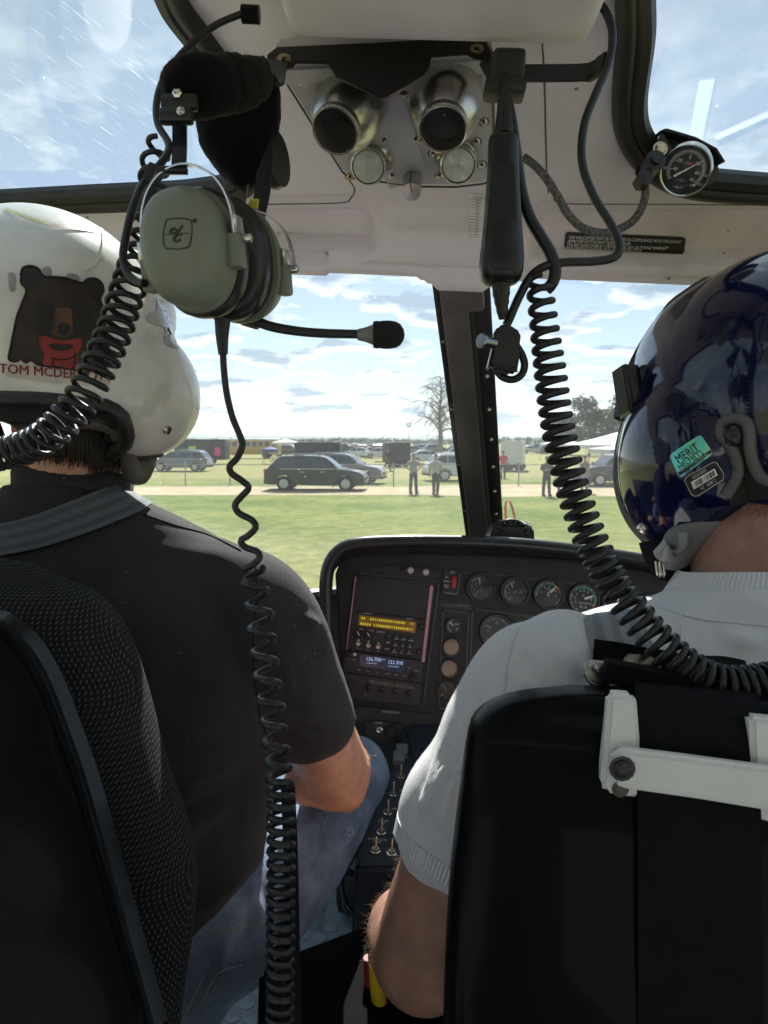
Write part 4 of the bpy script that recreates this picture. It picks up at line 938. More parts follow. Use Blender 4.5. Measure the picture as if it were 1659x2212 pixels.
for p in rim:
    p = V(p); inn = (ctr - p).normalized(); x, y, d = proj(p); q = ip.p(x, y)
    g.append([p + HY * .10 - HZ * .05 - inn * .01, p + HY * .05 - HZ * .008 - inn * .012, p - inn * .010, p + inn * .008 + HY * .01, q.lerp(ctr, .035) ])
sheet(b, g); obj('hood', b, BLACKMAT, panel)
b = B(); prism(b, ip.M, ip.poly([(724, 1240), (738, 1205), (780, 1192), (1000, 1195), (1250, 1212), (1560, 1262), (1680, 1300), (1680, 1600), (940, 1590), (935, 1572), (770, 1560), (756, 1545), (735, 1460)]), -.05, 0, .004); obj('face', b, BLACKMAT, panel)
def pbox(b, px, py, wp, hp, z0, z1, bev=.0012, rot=0): rbox(b, ip.at(px, py, (z0 + z1) / 2, rot), wp * K, hp * K, z1 - z0, bev)
def ptext(b, px, py, s, hp, off=.0005, align='CENTER', wid=None, rot=0):
    t = text_bm(s, hp * K * 1.38, align)
    if wid:
        xs_ = [v.co.x for v in t.verts]; t.transform(Matrix.Diagonal((wid * K / (max(xs_) - min(xs_)), 1, 1, 1)))
    merge(b, t, ip.at(px, py, off, rot))
def strip(b, p, q, wp, z0=0, z1=.001):
    P0, P1 = ip.p(*p, (z0 + z1) / 2), ip.p(*q, (z0 + z1) / 2); M = frame((P0 + P1) / 2, P1 - P0, ip.n.cross(P1 - P0)); rbox(b, M, (P1 - P0).length, wp * K, z1 - z0)
EDGE = mat('bezel_grey', (.12, .12, .125), .4, var=.1)
# framed wells
for pts, r_ in (([(772, 1238), (948, 1256), (914, 1524), (752, 1508)], 0), ([(958, 1318), (1012, 1325), (1005, 1540), (948, 1530)], 0), ([(1020, 1316), (1420, 1366), (1420, 1560), (1012, 1540)], 0)):
    b = B(); c = [ip.p(x, y, .0015) for x, y in pts]; c = c + [c[0]]
    for i in range(4): tube(b, [c[i].lerp(c[i + 1], .02), c[i].lerp(c[i + 1], .98)], .0022, 6)
    obj('frame', b, EDGE, panel)
b = B(); tube(b, [ip.p(958, 1232, .001), ip.p(1100, 1243, .001), ip.p(1300, 1268, .001), ip.p(1500, 1300, .001)], .0016, 6); obj('edge_strip', b, EDGE, panel)
# ---- radio stack
def quadbox(b, pts, z0, z1, bev=.001): prism(b, ip.M, ip.poly(pts), z0, z1, bev)
FACE = mat('radio_face', (.042, .040, .041), .55, var=.15, vscale=30); FACE2 = mat('radio_face_worn', (.055, .050, .050), .5, var=.3, vscale=25)
KN = mat('radio_knob', (.02, .02, .021), .4)
b = B(); quadbox(b, [(770, 1243), (943, 1258), (932, 1338), (761, 1318)], 0, .006); pn = obj('blank_plate', b, FACE, panel)
for x, y in ((777, 1250), (921, 1267), (770, 1303), (916, 1321)):
    b = B(); screw(b, ip.at(x, y, .006), .0022); obj('screw', b, BLACKM, pn)
GLINTM = mat('pink_edge_glint', (.75, .42, .45), .6, var=.1)  # pale pink colour stands in for bright reflections along the stack's edges
b = B(); quadbox(b, [(929, 1265), (935.5, 1266), (917, 1429), (910.5, 1428)], .006, .011, .0005); obj('edge_strip', b, GLINTM, panel)
b = B(); quadbox(b, [(767.5, 1246), (770, 1246), (751, 1402), (748, 1402)], .006, .009, .0003); obj('edge_strip', b, GLINTM, panel)
b = B(); quadbox(b, [(761, 1320), (927, 1339), (912, 1424), (748, 1401)], 0, .009); rd = obj('radio', b, FACE, panel)
AMB = mat('amber_display', (.10, .055, .012), .3, emis=.10, ecol=(.42, .17, .02), var=.3, vscale=30)
b = B(); quadbox(b, [(777, 1328), (900, 1343), (896, 1367), (774, 1350)], .009, .0105, .0004); ds = obj('display', b, AMB, rd)
b = B(); rnd = random.Random(2)
for row in range(2):
    for i in range(24):
        if rnd.random() < .12: continue
        u = i / 23; x = 782 + u * 110 - row * 2; y = 1335 + u * 13 + row * 12; pbox(b, x, y, 2.6 if i % 8 < 6 else 1.6, 4.6, .0105, .0112, 0)
obj('display_characters', b, mat('display_yellow', (.4, .4, .03), .4, emis=.4, ecol=(.55, .5, .03)), rd)
for x, y in ((774, 1368), (796, 1371)):
    b = B(); lathe(b, ip.at(x, y, .009), [(.0062, 0), (.006, .012), (.005, .014), (.001, .014)], 18); k_ = obj('knob', b, KN, rd); b = B(); rbox(b, ip.at(x, y, .0235, 2.2), .009, .0014, .001); obj('pointer', b, WHITEINK, k_)
for x, y in ((774, 1390), (796, 1394), (817, 1397)):
    b = B(); lathe(b, ip.at(x, y, .009), [(.0045, 0), (.004, .004), (.002, .004)], 14); tw = obj('toggle_switch', b, ALU, rd)
    b = B(); p = ip.p(x, y, .011); tube(b, [p, p + ip.n * .008 + ip.y * .004, p + ip.n * .013 + ip.y * .007], [.0013, .0017, .0022], 8); obj('lever', b, MM('lever_cream', (.6, .56, .45), .4), tw)
lab = [['1', '2', '3', '4'], ['DISP', '5', '6', '7'], ['PLAY', '8', '9', '0']]; lab2 = [['', 'TUNE', 'LOCK', 'ENTER'], ['', 'SCAN', 'UP', 'DEL'], ['', 'PROG', 'DN', 'FUNC']]
for r_ in range(3):
    for c in range(4):
        x, y = 840 + c * 15.8 - r_ * 2, 1375.5 + c * 2.0 + r_ * 14.3; b = B(); pbox(b, x, y, 13.4, 12, .009, .0115, .0006); kb = obj('key', b, KN, rd); b = B()
        if lab[r_][c]: ptext(b, x, y - 2.2, lab[r_][c], 3.2, .0118)
        if lab2[r_][c]: ptext(b, x, y + 2.6, lab2[r_][c], 2.6, .0118)
        obj('legend', b, WHITEINK, kb)
b = B()
for x, y, s, h in ((793, 1325, 'TECHNISONIC', 2.6), (884, 1337, 'TFM-138', 3), (780, 1359, 'VOL', 2.8), (802, 1362, 'GUARD', 2.8), (822, 1365, 'SQUELCH', 2.8), (775, 1382, 'MN', 2.6), (797, 1385, 'TX', 2.6), (818, 1388, 'HI', 2.6), (773, 1400, 'GD', 2.6), (795, 1404, 'RX', 2.6), (816, 1407, 'LO', 2.6)): ptext(b, x, y, s, h, .0095)
obj('legend', b, WHITEINK, rd)
for x, y in ((911, 1353), (905, 1407)): b = B(); lathe(b, ip.at(x, y, .009), [(.0055, 0), (.0055, .006), (.004, .009), (.001, .009)], 16); obj('knob', b, KN, rd)
# navigation/communication radio with its blue figures
b = B(); quadbox(b, [(746, 1405), (914, 1428), (911, 1474), (741, 1450)], 0, .009); rd = obj('radio', b, FACE2, panel)
b = B(); quadbox(b, [(779, 1412), (876, 1426), (874, 1452), (777, 1437)], .009, .010, .0004); obj('display', b, mat('blue_display', (.008, .010, .022), .2, emis=.05, ecol=(.05, .08, .25)), rd)
DG = mat('display_blue_white', (.3, .4, .6), .4, emis=.35, ecol=(.45, .62, .95))
b = B(); ptext(b, 807, 1424.5, '126.700', 7.6, .0106, wid=31); ptext(b, 854, 1431.5, '122.300', 7.6, .0106, wid=31); ptext(b, 828, 1425, 'COM', 2.6, .0106); ptext(b, 803, 1433, 'COM ACTIVE', 2.6, .0106); ptext(b, 850, 1440, 'COM STANDBY', 2.6, .0106); obj('display_figures', b, DG, rd)
for i, s in enumerate(('PWR', 'MEM', 'FN', 'MON', 'CLR', 'ENT')):
    x, y = 775 + i * 19.6 + (2 if i > 2 else 0), 1447.5 + i * 2.75; b = B(); pbox(b, x, y, 11, 5.5, .009, .0115, .0006); kb = obj('button', b, KN, rd); b = B(); ptext(b, x, y, s, 2.6, .0118); obj('legend', b, WHITEINK, kb)
b = B(); ptext(b, 884, 1443, '<>', 4, .0095); ptext(b, 900, 1449, 'PUSH', 2.4, .0095); ptext(b, 906, 1430, 'BENDIX', 2.4, .0095) if 0 else None; ptext(b, 765, 1425, 'MODE', 2.4, .0095); ptext(b, 754, 1423, 'SQL', 2.4, .0095); obj('legend', b, WHITEINK, rd)
b = B(); lathe(b, ip.at(893, 1463, .009), [(.0085, 0), (.008, .008), (.006, .008), (.0055, .016), (.001, .0165)], 20); obj('knob', b, KN, rd)
b = B(); lathe(b, ip.at(755, 1414, .009), [(.006, 0), (.0055, .009), (.001, .0095)], 18); obj('knob', b, KN, rd)
b = B(); lathe(b, ip.at(766.5, 1413.5, .009), [(.0032, 0), (.003, .004), (.001, .0045)], 12); obj('button', b, WHITEINK, rd)
# transponder / audio unit, worn
b = B(); quadbox(b, [(741, 1452), (910, 1476), (906, 1524), (757, 1504)], 0, .008); rd = obj('audio_unit', b, FACE2, panel)
b = B(); quadbox(b, [(796, 1468), (893, 1481), (892, 1487), (795, 1475)], .008, .009, .0003); obj('slot', b, MM('smoke_window', (.10, .105, .12), .3, var=.3, vscale=60), rd)
for x, y in ((797, 1484), (826, 1488), (855, 1493), (884, 1497), (753, 1476)): b = B(); lathe(b, ip.at(x, y, .008), [(.0058, 0), (.0055, .008), (.001, .009)], 18); obj('knob', b, KN, rd)
for x, y, mt_ in ((802, 1471, 'o'), (831, 1476, 'o'), (859, 1481, 'o'), (888, 1486, 'o'), (790, 1500, 'r')): b = B(); lathe(b, ip.at(x, y, .0085), [(.0022, 0), (.002, .002), (.0005, .0022)], 10); obj('lamp', b, MM('dull_orange', (.45, .24, .16), .5), rd)
b = B(); ptext(b, 779, 1479, 'XPDR', 2.6, .0086); ptext(b, 779, 1473.5, 'IDENT', 2.4, .0086); obj('legend', b, MM('dull_red_ink', (.3, .1, .08), .7), rd)
# lower strip, music block
b = B(); quadbox(b, [(752, 1520), (932, 1540), (930, 1570), (772, 1556)], 0, .012); ls = obj('switch_strip', b, BLACKMAT, panel)
b = B(); ptext(b, 844, 1539, 'CO-PILOT PTT', 4.2, .0125, rot=-.03); obj('legend', b, WHITEINK, ls)
b = B(); quadbox(b, [(790, 1551), (868, 1558), (866, 1598), (792, 1594)], .004, .03, .002); mb = obj('music_box', b, BLACKMAT, panel)
b = B(); ptext(b, 818, 1562, 'MUSIC', 4, .0305); obj('legend', b, WHITEINK, mb)
b = B(); lathe(b, ip.at(820, 1577, .03), [(.0062, 0), (.0062, .004), (.004, .005), (.0025, .0045), (.0022, .001)], 18); obj('jack_socket', b, ALU, mb)
b = B(); lathe(b, ip.at(846, 1578, .03), [(.011, 0), (.0105, .010), (.009, .012), (.001, .012)], 22); obj('knob', b, KN, mb)
# white caps and the curved placard rail above the stack
b = B(); quadbox(b, [(782, 1229), (840, 1222), (949, 1232), (948, 1252), (780, 1236)], 0, .005); rl = obj('upper_rail', b, FACE, panel)
for x, y in ((887, 1232), (920, 1236)): b = B(); lathe(b, ip.at(x, y, .005), [(.0066, 0), (.0064, .004), (.005, .0055), (.001, .006)], 20); obj('white_cap', b, MM('cap_white', (.66, .65, .63), .5), rl)
b = B(); screw(b, ip.at(869, 1231, .005), .0045); obj('screw', b, BLACKM, rl)
# emergency beacon switch
b = B(); quadbox(b, [(958, 1232), (999, 1237), (994, 1287), (954, 1282)], 0, .006); el = obj('beacon_switch_plate', b, FACE, panel)
b = B(); pbox(b, 980.5, 1258, 10.5, 25, .006, .014, .0015, -.05); obj('red_rocker', b, mat('rocker_red', (.5, .03, .04), .35), el)
b = B(); pbox(b, 990.5, 1260, 3, 44, .006, .010, .0006, -.05); obj('guard', b, EDGE, el)
b = B(); ptext(b, 978, 1236.5, 'ELT', 4.6, .0066)
for y, s in ((1247, 'ON'), (1256, 'ARMED'), (1265, 'RESET'), (1269, 'TEST')): ptext(b, 965, y, s, 3, .0066)
ptext(b, 973, 1282, 'TX  ARMED ONLY', 2.6, .0066); obj('legend', b, WHITEINK, el)
b = B(); lathe(b, ip.at(970, 1247, .006), [(.0016, 0), (.0012, .002)], 10); obj('lamp', b, MM('led_red', (.6, .03, .03), .4), el)
b = B(); quadbox(b, [(952, 1300), (1018, 1307), (1017, 1316), (951, 1309)], 0, .002, .0003); pk = obj('small_placard', b, EDGE, panel)
b = B(); quadbox(b, [(953.5, 1301.6), (1016.5, 1308.4), (1015.7, 1314.6), (952.7, 1307.6)], .002, .0024, 0); obj('field', b, BLACKINK, pk)
b = B(); ptext(b, 984.5, 1308.3, 'DO NOT EXCEED MAXIMUM SPEED', 3.1, .0029, wid=56); obj('legend', b, PALEINK, pk)
# ---- gauges
GREEN = mat('arc_green', (.10, .42, .16), .6); TEALA = mat('arc_teal', (.08, .42, .32), .6); YELA = mat('arc_yellow', (.7, .5, .08), .6); REDA = mat('arc_red', (.6, .05, .04), .6)
DIALB = mat('dial_black', (.018, .018, .019), .45); DIALT = mat('dial_tan', (.60, .40, .29), .6, var=.12, vscale=90); IVORY = mat('ivory_ink', (.55, .5, .36), .7, var=.03)
GLS = glass_mat('gauge_glass', .006, 0, (.97, .97, .97))
def gauge(px, py, rp, needles, arcs=(), ticks=None, nums=(), words_=(), ink=None, dial=None, square=False, rr=1.0, twin=()):
    ink = ink or WHITEINK; r_ = rp * K; M0 = ip.at(px, py, 0)
    b = B(); lathe(b, M0, [(r_ * 1.06, 0), (r_ * 1.06, .006), (r_ * 1.0, .010), (r_ * .93, .010), (r_ * .88, .005), (r_ * .88, .001)], 40, False); g_ = obj('gauge', b, MM('gauge_bezel', (.05, .05, .052), .38, var=.15), panel)
    b = B(); lathe(b, M0 @ Matrix.Translation((0, 0, .0012)), [(r_ * .9, 0), (r_ * .9, .0005), (.0001, .0006)], 40, False); obj('dial', b, dial or DIALB, g_)
    def pol(a, q, z): return M0 @ V((math.sin(R(a)) * q * r_, math.cos(R(a)) * q * r_, z))
    def arc(b, a0, a1, q, w_, z):
        n = max(3, int(abs(a1 - a0) / 5)); G = [[pol(a, q - w_ / 2, z), pol(a, q + w_ / 2, z)] for a in np.linspace(a0, a1, n)]; sheet(b, G)
    b = B()
    if ticks:
        a0, a1, n, q0, q1 = ticks
        for i in range(n):
            a = a0 + (a1 - a0) * i / (n - 1); qq = q0 - (.07 if i % 5 == 0 else 0); P = [pol(a, qq, .0022), pol(a, q1, .0022)]; ribbon(b, P, ip.n.cross(P[1] - P[0]), .0012 if i % 5 else .0018, .0002)
    for a, q, s, h in nums: merge(b, text_bm(s, h * r_, 'CENTER'), M0 @ Matrix.Translation((math.sin(R(a)) * q * r_, math.cos(R(a)) * q * r_, .0022)))
    for x, y, s, h in words_: merge(b, text_bm(s, h * r_, 'CENTER'), M0 @ Matrix.Translation((x * r_, y * r_, .0022)))
    if len(b.verts): obj('markings', b, ink, g_, recalc=False)
    else: b.free()
    for a0, a1, q, w_, mt_ in arcs: b = B(); arc(b, a0, a1, q, w_, .0024); obj('coloured_arc', b, mt_, g_, recalc=False)
    for a, l0, l1, w_ in needles:
        b = B(); P = [pol(a, l0, .0034), pol(a, (l0 + l1) / 2, .0034), pol(a, l1, .0034)]; ribbon(b, P, ip.n.cross(P[2] - P[0]), [w_ * r_, w_ * r_, w_ * r_ * .3], .0006); obj('needle', b, ink, g_)
    b = B(); lathe(b, M0 @ Matrix.Translation((0, 0, .0068)), [(r_ * .89, 0), (r_ * .5, .0006), (.0001, .0008)], 32, False); obj('glass', b, GLS, g_)
    return g_
gauge(1038, 1270, 31, [(-14, .25, .78, .07)], [(-60, -25, .74, .06, TEALA)], (-150, -10, 11, .62, .74), [(-55, .42, '8', .2), (-105, .45, '5', .2), (-145, .42, '0', .2)], [(.02, .0, 'x', .22)], IVORY)
gauge(1112, 1278, 31, [(-32, .3, .8, .08)], (), (-150, -10, 16, .62, .76), [(-20, .5, '6', .22), (-70, .46, '4', .2), (-110, .44, '2', .2), (-145, .5, '0', .2)], [(.02, 0, 'O', .28), (.4, 0, 't/s', .24)], PALEINK)
gauge(1184, 1284, 32, [(40, .18, .78, .12)], [(-95, 35, .72, .07, GREEN), (35, 58, .74, .08, YELA), (62, 74, .74, .1, REDA)], (-95, 140, 22, .78, .86), [(-75, .5, '2', .2), (-30, .5, '4', .2), (5, .52, '6', .2), (60, .52, '10', .2), (95, .5, '12', .2)], [(0, .34, '\u00d710', .18), (0, 0, 'S', .42)])
gauge(1260, 1294, 33, [(68, .05, .72, .16)], [(-55, 70, .72, .07, TEALA), (70, 105, .74, .1, TEALA), (108, 122, .74, .12, YELA), (123, 128, .74, .12, REDA)], (-150, 150, 41, .8, .88), [(-115, .55, '1', .24), (-85, .54, '2', .24), (-55, .54, '3', .24), (-25, .54, '4', .24), (0, .54, '5', .24), (28, .54, '6', .24), (90, .52, '8', .22), (125, .54, '9', .24), (168, .54, '10', .24), (-165, .54, '0', .24)], [(0, -.28, '\u00b0C\u00d7100', .2), (-.05, .22, 't4', .2)])
gauge(1331, 1303, 31, [(20, .1, .7, .1), (75, .1, .72, .12)], [(-75, -20, .74, .1, GREEN), (-15, 15, .74, .08, YELA)], (-120, 120, 25, .78, .86), [(-70, .5, '2', .2), (30, .55, '8', .2)], [(0, -.35, 'T4', .2)])
gauge(1402, 1314, 31, [(-40, .1, .75, .1)], [(-100, 20, .72, .07, GREEN)], (-120, 120, 25, .78, .86), [(-70, .5, '2', .22), (10, .5, '6', .22), (80, .5, '9', .22)])
gauge(980, 1353, 18, [(-45, .1, .78, .14)], [(-150, -25, .74, .1, TEALA)], (-150, -20, 8, .6, .74), [], [(.38, .28, 'BAT', .3), (.38, -.3, '0', .4)])
gauge(975, 1398, 19, [(0, .05, .75, .1)], (), (-135, 135, 12, .7, .85), [(-90, .45, '2', .26), (90, .45, '6', .26)], [(.0, -.4, 'FUEL', .26)], IVORY, DIALT)
gauge(970, 1444, 19, [(-60, .05, .8, .12)], (), (-150, -10, 10, .66, .82), [(-75, .42, '4', .3), (-130, .45, '1', .3)], [(.35, .3, 'OIL', .26)], IVORY, DIALT)
gauge(963, 1490, 19, [(-30, .05, .75, .1)], (), (-150, -10, 10, .66, .82), [], [(0, -.3, 'P', .3)], IVORY, MM('dial_brown', (.08, .055, .045), .6))
gauge(1072, 1364, 36, [(-62, .35, .8, .05)], (), (-70, 70, 15, .75, .86), [(0, .5, '0', .3)], [(-.5, .0, '\u2022', .3)], PALEINK)
b = B(); lathe(b, ip.at(1300, 1318, 0), [(.007, 0), (.007, .008), (.001, .009)], 16); obj('knob', b, MM('knob_grey', (.3, .3, .3), .5), panel)

# ---- standby compass on the hood
cb = thing('compass', 'black box compass on the instrument hood beside the windscreen post', 'compass', U(1106, 1172, 1.42))
cp = Plane(U(1106, 1152, 1.40), HX, HZ)
if cp.n.dot(CF) > 0: cp = Plane(cp.o, -HX, HZ)
b = B(); prism(b, cp.M, cp.poly([(1054, 1172), (1066, 1138), (1074, 1131), (1146, 1133), (1154, 1141), (1156, 1174)]), -.08, 0, .006, 3); obj('case', b, MM('compass_case', (.03, .031, .033), .33, var=.2), cb)
b = B(); c = cp.uv(1105, 1160); lathe(b, cp.M @ Matrix.Translation((c[0], c[1], 0)), [(.036, -.01), (.036, .003), (.033, .004), (.029, .002), (.027, -.006), (.001, -.007)], 32, False); obj('bowl', b, BLACKM, cb)
b = B()
for a in range(-70, 71, 20): rbox(b, cp.M @ Matrix.Translation((c[0] + .031 * math.sin(R(a)), c[1] + .031 * math.cos(R(a)), .0042)) @ Matrix.Rotation(R(-a), 4, 'Z'), .0008, .004, .0004)
obj('markings', b, PALEINK, cb)
# red ribbon loop outside the screen
b = B(); P = PX([(1094, 1132, 2.25), (1092, 1105, 2.22), (1093, 1086, 2.2), (1099, 1080, 2.2), (1104, 1090, 2.2), (1110, 1110, 2.22), (1114, 1132, 2.25)], 24); ribbon(b, P, cv(.7, .2, 1), .012, .002)
tag(obj('yaw_string', b, mat('red_ribbon', (.6, .03, .05), .6)), 'red ribbon loop outside the windscreen behind the compass', 'ribbon')

# ================================================================ centre pedestal
ped = thing('centre_pedestal', 'dark blue black pedestal of toggle switches running back from the instrument panel', 'pedestal', Hp(.02, 1.1, FLZ))
pq = Plane(U(830, 1760, 1.08), HX, HY * .98 + HZ * .12)
if pq.n.dot(CF) > 0: pq = Plane(pq.o, -HX, HY * .98 + HZ * .12)
PEDM = mat('pedestal_black', (.024, .030, .044), .6, var=.3, vscale=14, rvar=.2, spec=.3)
b = B(); prism(b, pq.M, pq.poly([(893, 1560), (868, 1592), (845, 1650), (822, 1698), (786, 1792), (770, 1846), (766, 1876), (905, 1876), (960, 1700), (985, 1560)]), -.30, 0, .006, 3); obj('body', b, PEDM, ped)
b = B(); ribbon(b, [pq.p(846, 1655, .001), pq.p(770, 1868, .001)], pq.x, .004, .002); ribbon(b, [pq.p(880, 1580, .001), pq.p(905, 1690, .001)], pq.x, .003, .002); obj('panel_gap', b, BLACKM, ped)
kq = pq.k(825, 1780)
for i, (x, y, s) in enumerate(((850, 1716, 'TAXI'), (838, 1756, 'PITOT'), (824, 1798, 'LAND\nLT'), (811, 1838, 'WARN LTS\nTEST'), (846, 1843, ''), (880, 1716, ''), (868, 1756, ''), (858, 1800, ''), (866, 1678, ''))):
    b = B(); lathe(b, pq.at(x, y), [(.0075, 0), (.0075, .0015), (.0055, .002), (.005, .005), (.003, .005)], 16); sw = obj('toggle_switch', b, STEEL, ped, ang=25)
    b = B(); p = pq.p(x, y, .004); tube(b, [p, p + pq.n * .010 + HY * .004, p + pq.n * .019 + HY * .008], [.0018, .0022, .0032], 10); obj('lever', b, STEEL, sw)
    if s:
        b = B(); text(b, pq.at(x + 4, y - (22 if '\n' in s else 30), .0006) if i > 1 else pq.at(x + 20, y - 8, .0006), s, 8.5 * kq); obj('legend', b, PALEINK, ped)
for x, y in ((868, 1592), (862, 1608)):
    b = B(); rbox(b, pq.at(x, y + 30, .006), .02, .03, .012, .002); obj('guarded_switch', b, MM('switch_grey', (.14, .15, .16), .45), ped)
# rear face of the pedestal with its framed placard
pf2 = Plane(U(800, 1905, 1.0), HX, HZ)
if pf2.n.dot(CF) > 0: pf2 = Plane(pf2.o, -HX, HZ)
b = B(); prism(b, pf2.M, pf2.poly([(772, 1884), (900, 1884), (880, 1990), (785, 1990)]), -.05, 0, .003); bx = obj('rear_face', b, BLACKMAT, ped)
b = B(); prism(b, pf2.M, pf2.poly([(786, 1886), (838, 1892), (838, 1938), (790, 1934)]), 0, .002, .0006); pl_ = obj('framed_placard', b, EDGE, ped)
b = B(); prism(b, pf2.M, pf2.poly([(789, 1889), (836, 1895), (836, 1936), (792, 1932)]), .002, .003, .0003); obj('field', b, BLACKINK, pl_)
b = B()
for i in range(5): rbox(b, pf2.at(814, 1900 + i * 7, .0034), .022, .0011, .0003)
obj('lines', b, MM('dim_ink', (.12, .12, .12), .7), pl_)
# two grey cables beside the pedestal
for k, (dx, lab) in enumerate(((0, 'loose black cable looping down the near side of the pedestal'), (10, 'second loose black cable of the pair beside the pedestal'))):
    b = B(); P = PX([(790 + dx * .3, 1775, 1.12), (770 - dx, 1812, 1.1), (748 - dx, 1850, 1.1), (740 - dx * .6, 1890, 1.1), (742, 1935, 1.1), (758 - dx, 1966, 1.1), (776, 1962, 1.1)], 40); tube(b, P, .0032, 8); tag(obj('loose_cable', b, BLACKC), lab, 'cable', 'loose cables by the pedestal')
# black box between the seats and a clear bag scrap on the floor
b = B(); bq = Plane(Hp(-.05, .78, -.55), HX, HY)
prism(b, bq.M, bq.poly([(560, 2092), (646, 2046), (802, 1988), (830, 1992), (1100, 2100), (1100, 2340), (560, 2340)]), -.38, 0, .006)
tag(obj('floor_box', b, mat('box_black', (.008, .008, .009), .9, var=.3, vscale=9, spec=.03)), 'flat black box on the floor between the two seats', 'box')
b = B(); rnd = random.Random(4); o_ = Plane(Hp(0, 1, FLZ + .006), HX, HY).p(668, 1974); g = []
for i in range(9): g.append([o_ + HX * (i - 4) * .008 + HY * (j - 5) * .010 + HZ * (.004 + .006 * noise.noise(V((i * .6, j * .6, 1)))) for j in range(11)])
sheet(b, g); tag(obj('plastic_bag', b, glass_mat('clear_film', .28, 0, (.85, .88, .9))), 'crumpled clear plastic bag on the studded floor', 'bag')
# levers at the lower right
for px, mt_, lab in ((818, mat('handle_yellow', (.62, .42, .02), .35), 'yellow tipped control lever low between the seats'), (806, mat('handle_red', (.28, .02, .02), .4), 'dark red tipped control lever beside the yellow one')):
    o_ = 0 if px > 810 else -14; dd_ = .70 if px > 810 else .722
    t = thing('control_lever', lab, 'lever', U(px + 8, 2240, .70), 0, 'control levers between the seats')
    b = B(); P = PX([(px - 6, 2082 + o_, dd_), (px - 2, 2130, dd_), (px + 2, 2165, dd_), (px + 3, 2178, dd_)], 24); tube(b, P, [.0072, .0080, .0080, .007], 14); obj('grip', b, mt_, t)
    b = B(); tube(b, PX([(px + 2, 2160, .70), (px + 6, 2215, .70), (px + 10, 2290, .70)], 12), .0036, 10); obj('rod', b, STEEL, t)
b = B(); M = frame(U(925, 2196, .72), HX, HY * .4 + HZ); rbox(b, M, .032, .012, .014, .003); rbox(b, M @ Matrix.Translation((.0, .014, 0)), .024, .02, .008, .003); tag(obj('harness_latch', b, mat('latch_steel', (.4, .39, .37), .25, 1)), 'steel harness latch by the right seat under the elbow', 'latch')

# ================================================================ seats
def mesh_cloth():
    mt, nt, out = nodes('dotted_mesh_cloth'); p = N(nt, 'ShaderNodeBsdfPrincipled', i_Roughness=.85); p.inputs['Specular IOR Level'].default_value = .2; L(nt, p.outputs[0], out.inputs[0])
    uv = N(nt, 'ShaderNodeUVMap'); mp = N(nt, 'ShaderNodeMapping'); L(nt, uv.outputs[0], mp.inputs[0])
    s = N(nt, 'ShaderNodeSeparateXYZ'); L(nt, mp.outputs[0], s.inputs[0])
    px, py = .0047, .0047
    row = math_(nt, 'FLOOR', math_(nt, 'DIVIDE', s.outputs[1], py)); odd = math_(nt, 'MODULO', row, 2.0)
    fx = math_(nt, 'FRACT', math_(nt, 'ADD', math_(nt, 'DIVIDE', s.outputs[0], px), math_(nt, 'MULTIPLY', odd, .5))); fy = math_(nt, 'FRACT', math_(nt, 'DIVIDE', s.outputs[1], py))
    a = math_(nt, 'LESS_THAN', math_(nt, 'ABSOLUTE', math_(nt, 'SUBTRACT', fx, .5)), .10); b_ = math_(nt, 'LESS_THAN', math_(nt, 'ABSOLUTE', math_(nt, 'SUBTRACT', fy, .5)), .27)
    tc = N(nt, 'ShaderNodeTexCoord'); nz = N(nt, 'ShaderNodeTexNoise', i_Scale=300.0); L(nt, tc.outputs['Object'], nz.inputs['Vector'])
    d = math_(nt, 'MULTIPLY', math_(nt, 'MULTIPLY', a, b_), math_(nt, 'MULTIPLY_ADD', nz.outputs[0], 1.2, .2, clamp=True))
    mx = N(nt, 'ShaderNodeMix', data_type='RGBA'); mx.inputs[6].default_value = (.012, .012, .013, 1); mx.inputs[7].default_value = (.165, .16, .155, 1); L(nt, d, mx.inputs[0]); L(nt, mx.outputs[2], p.inputs['Base Color'])
    bp = N(nt, 'ShaderNodeBump', i_Strength=.5, i_Distance=.0008); L(nt, math_(nt, 'ADD', d, math_(nt, 'MULTIPLY', nz.outputs[0], .4)), bp.inputs['Height']); L(nt, bp.outputs[0], p.inputs['Normal']); return mt
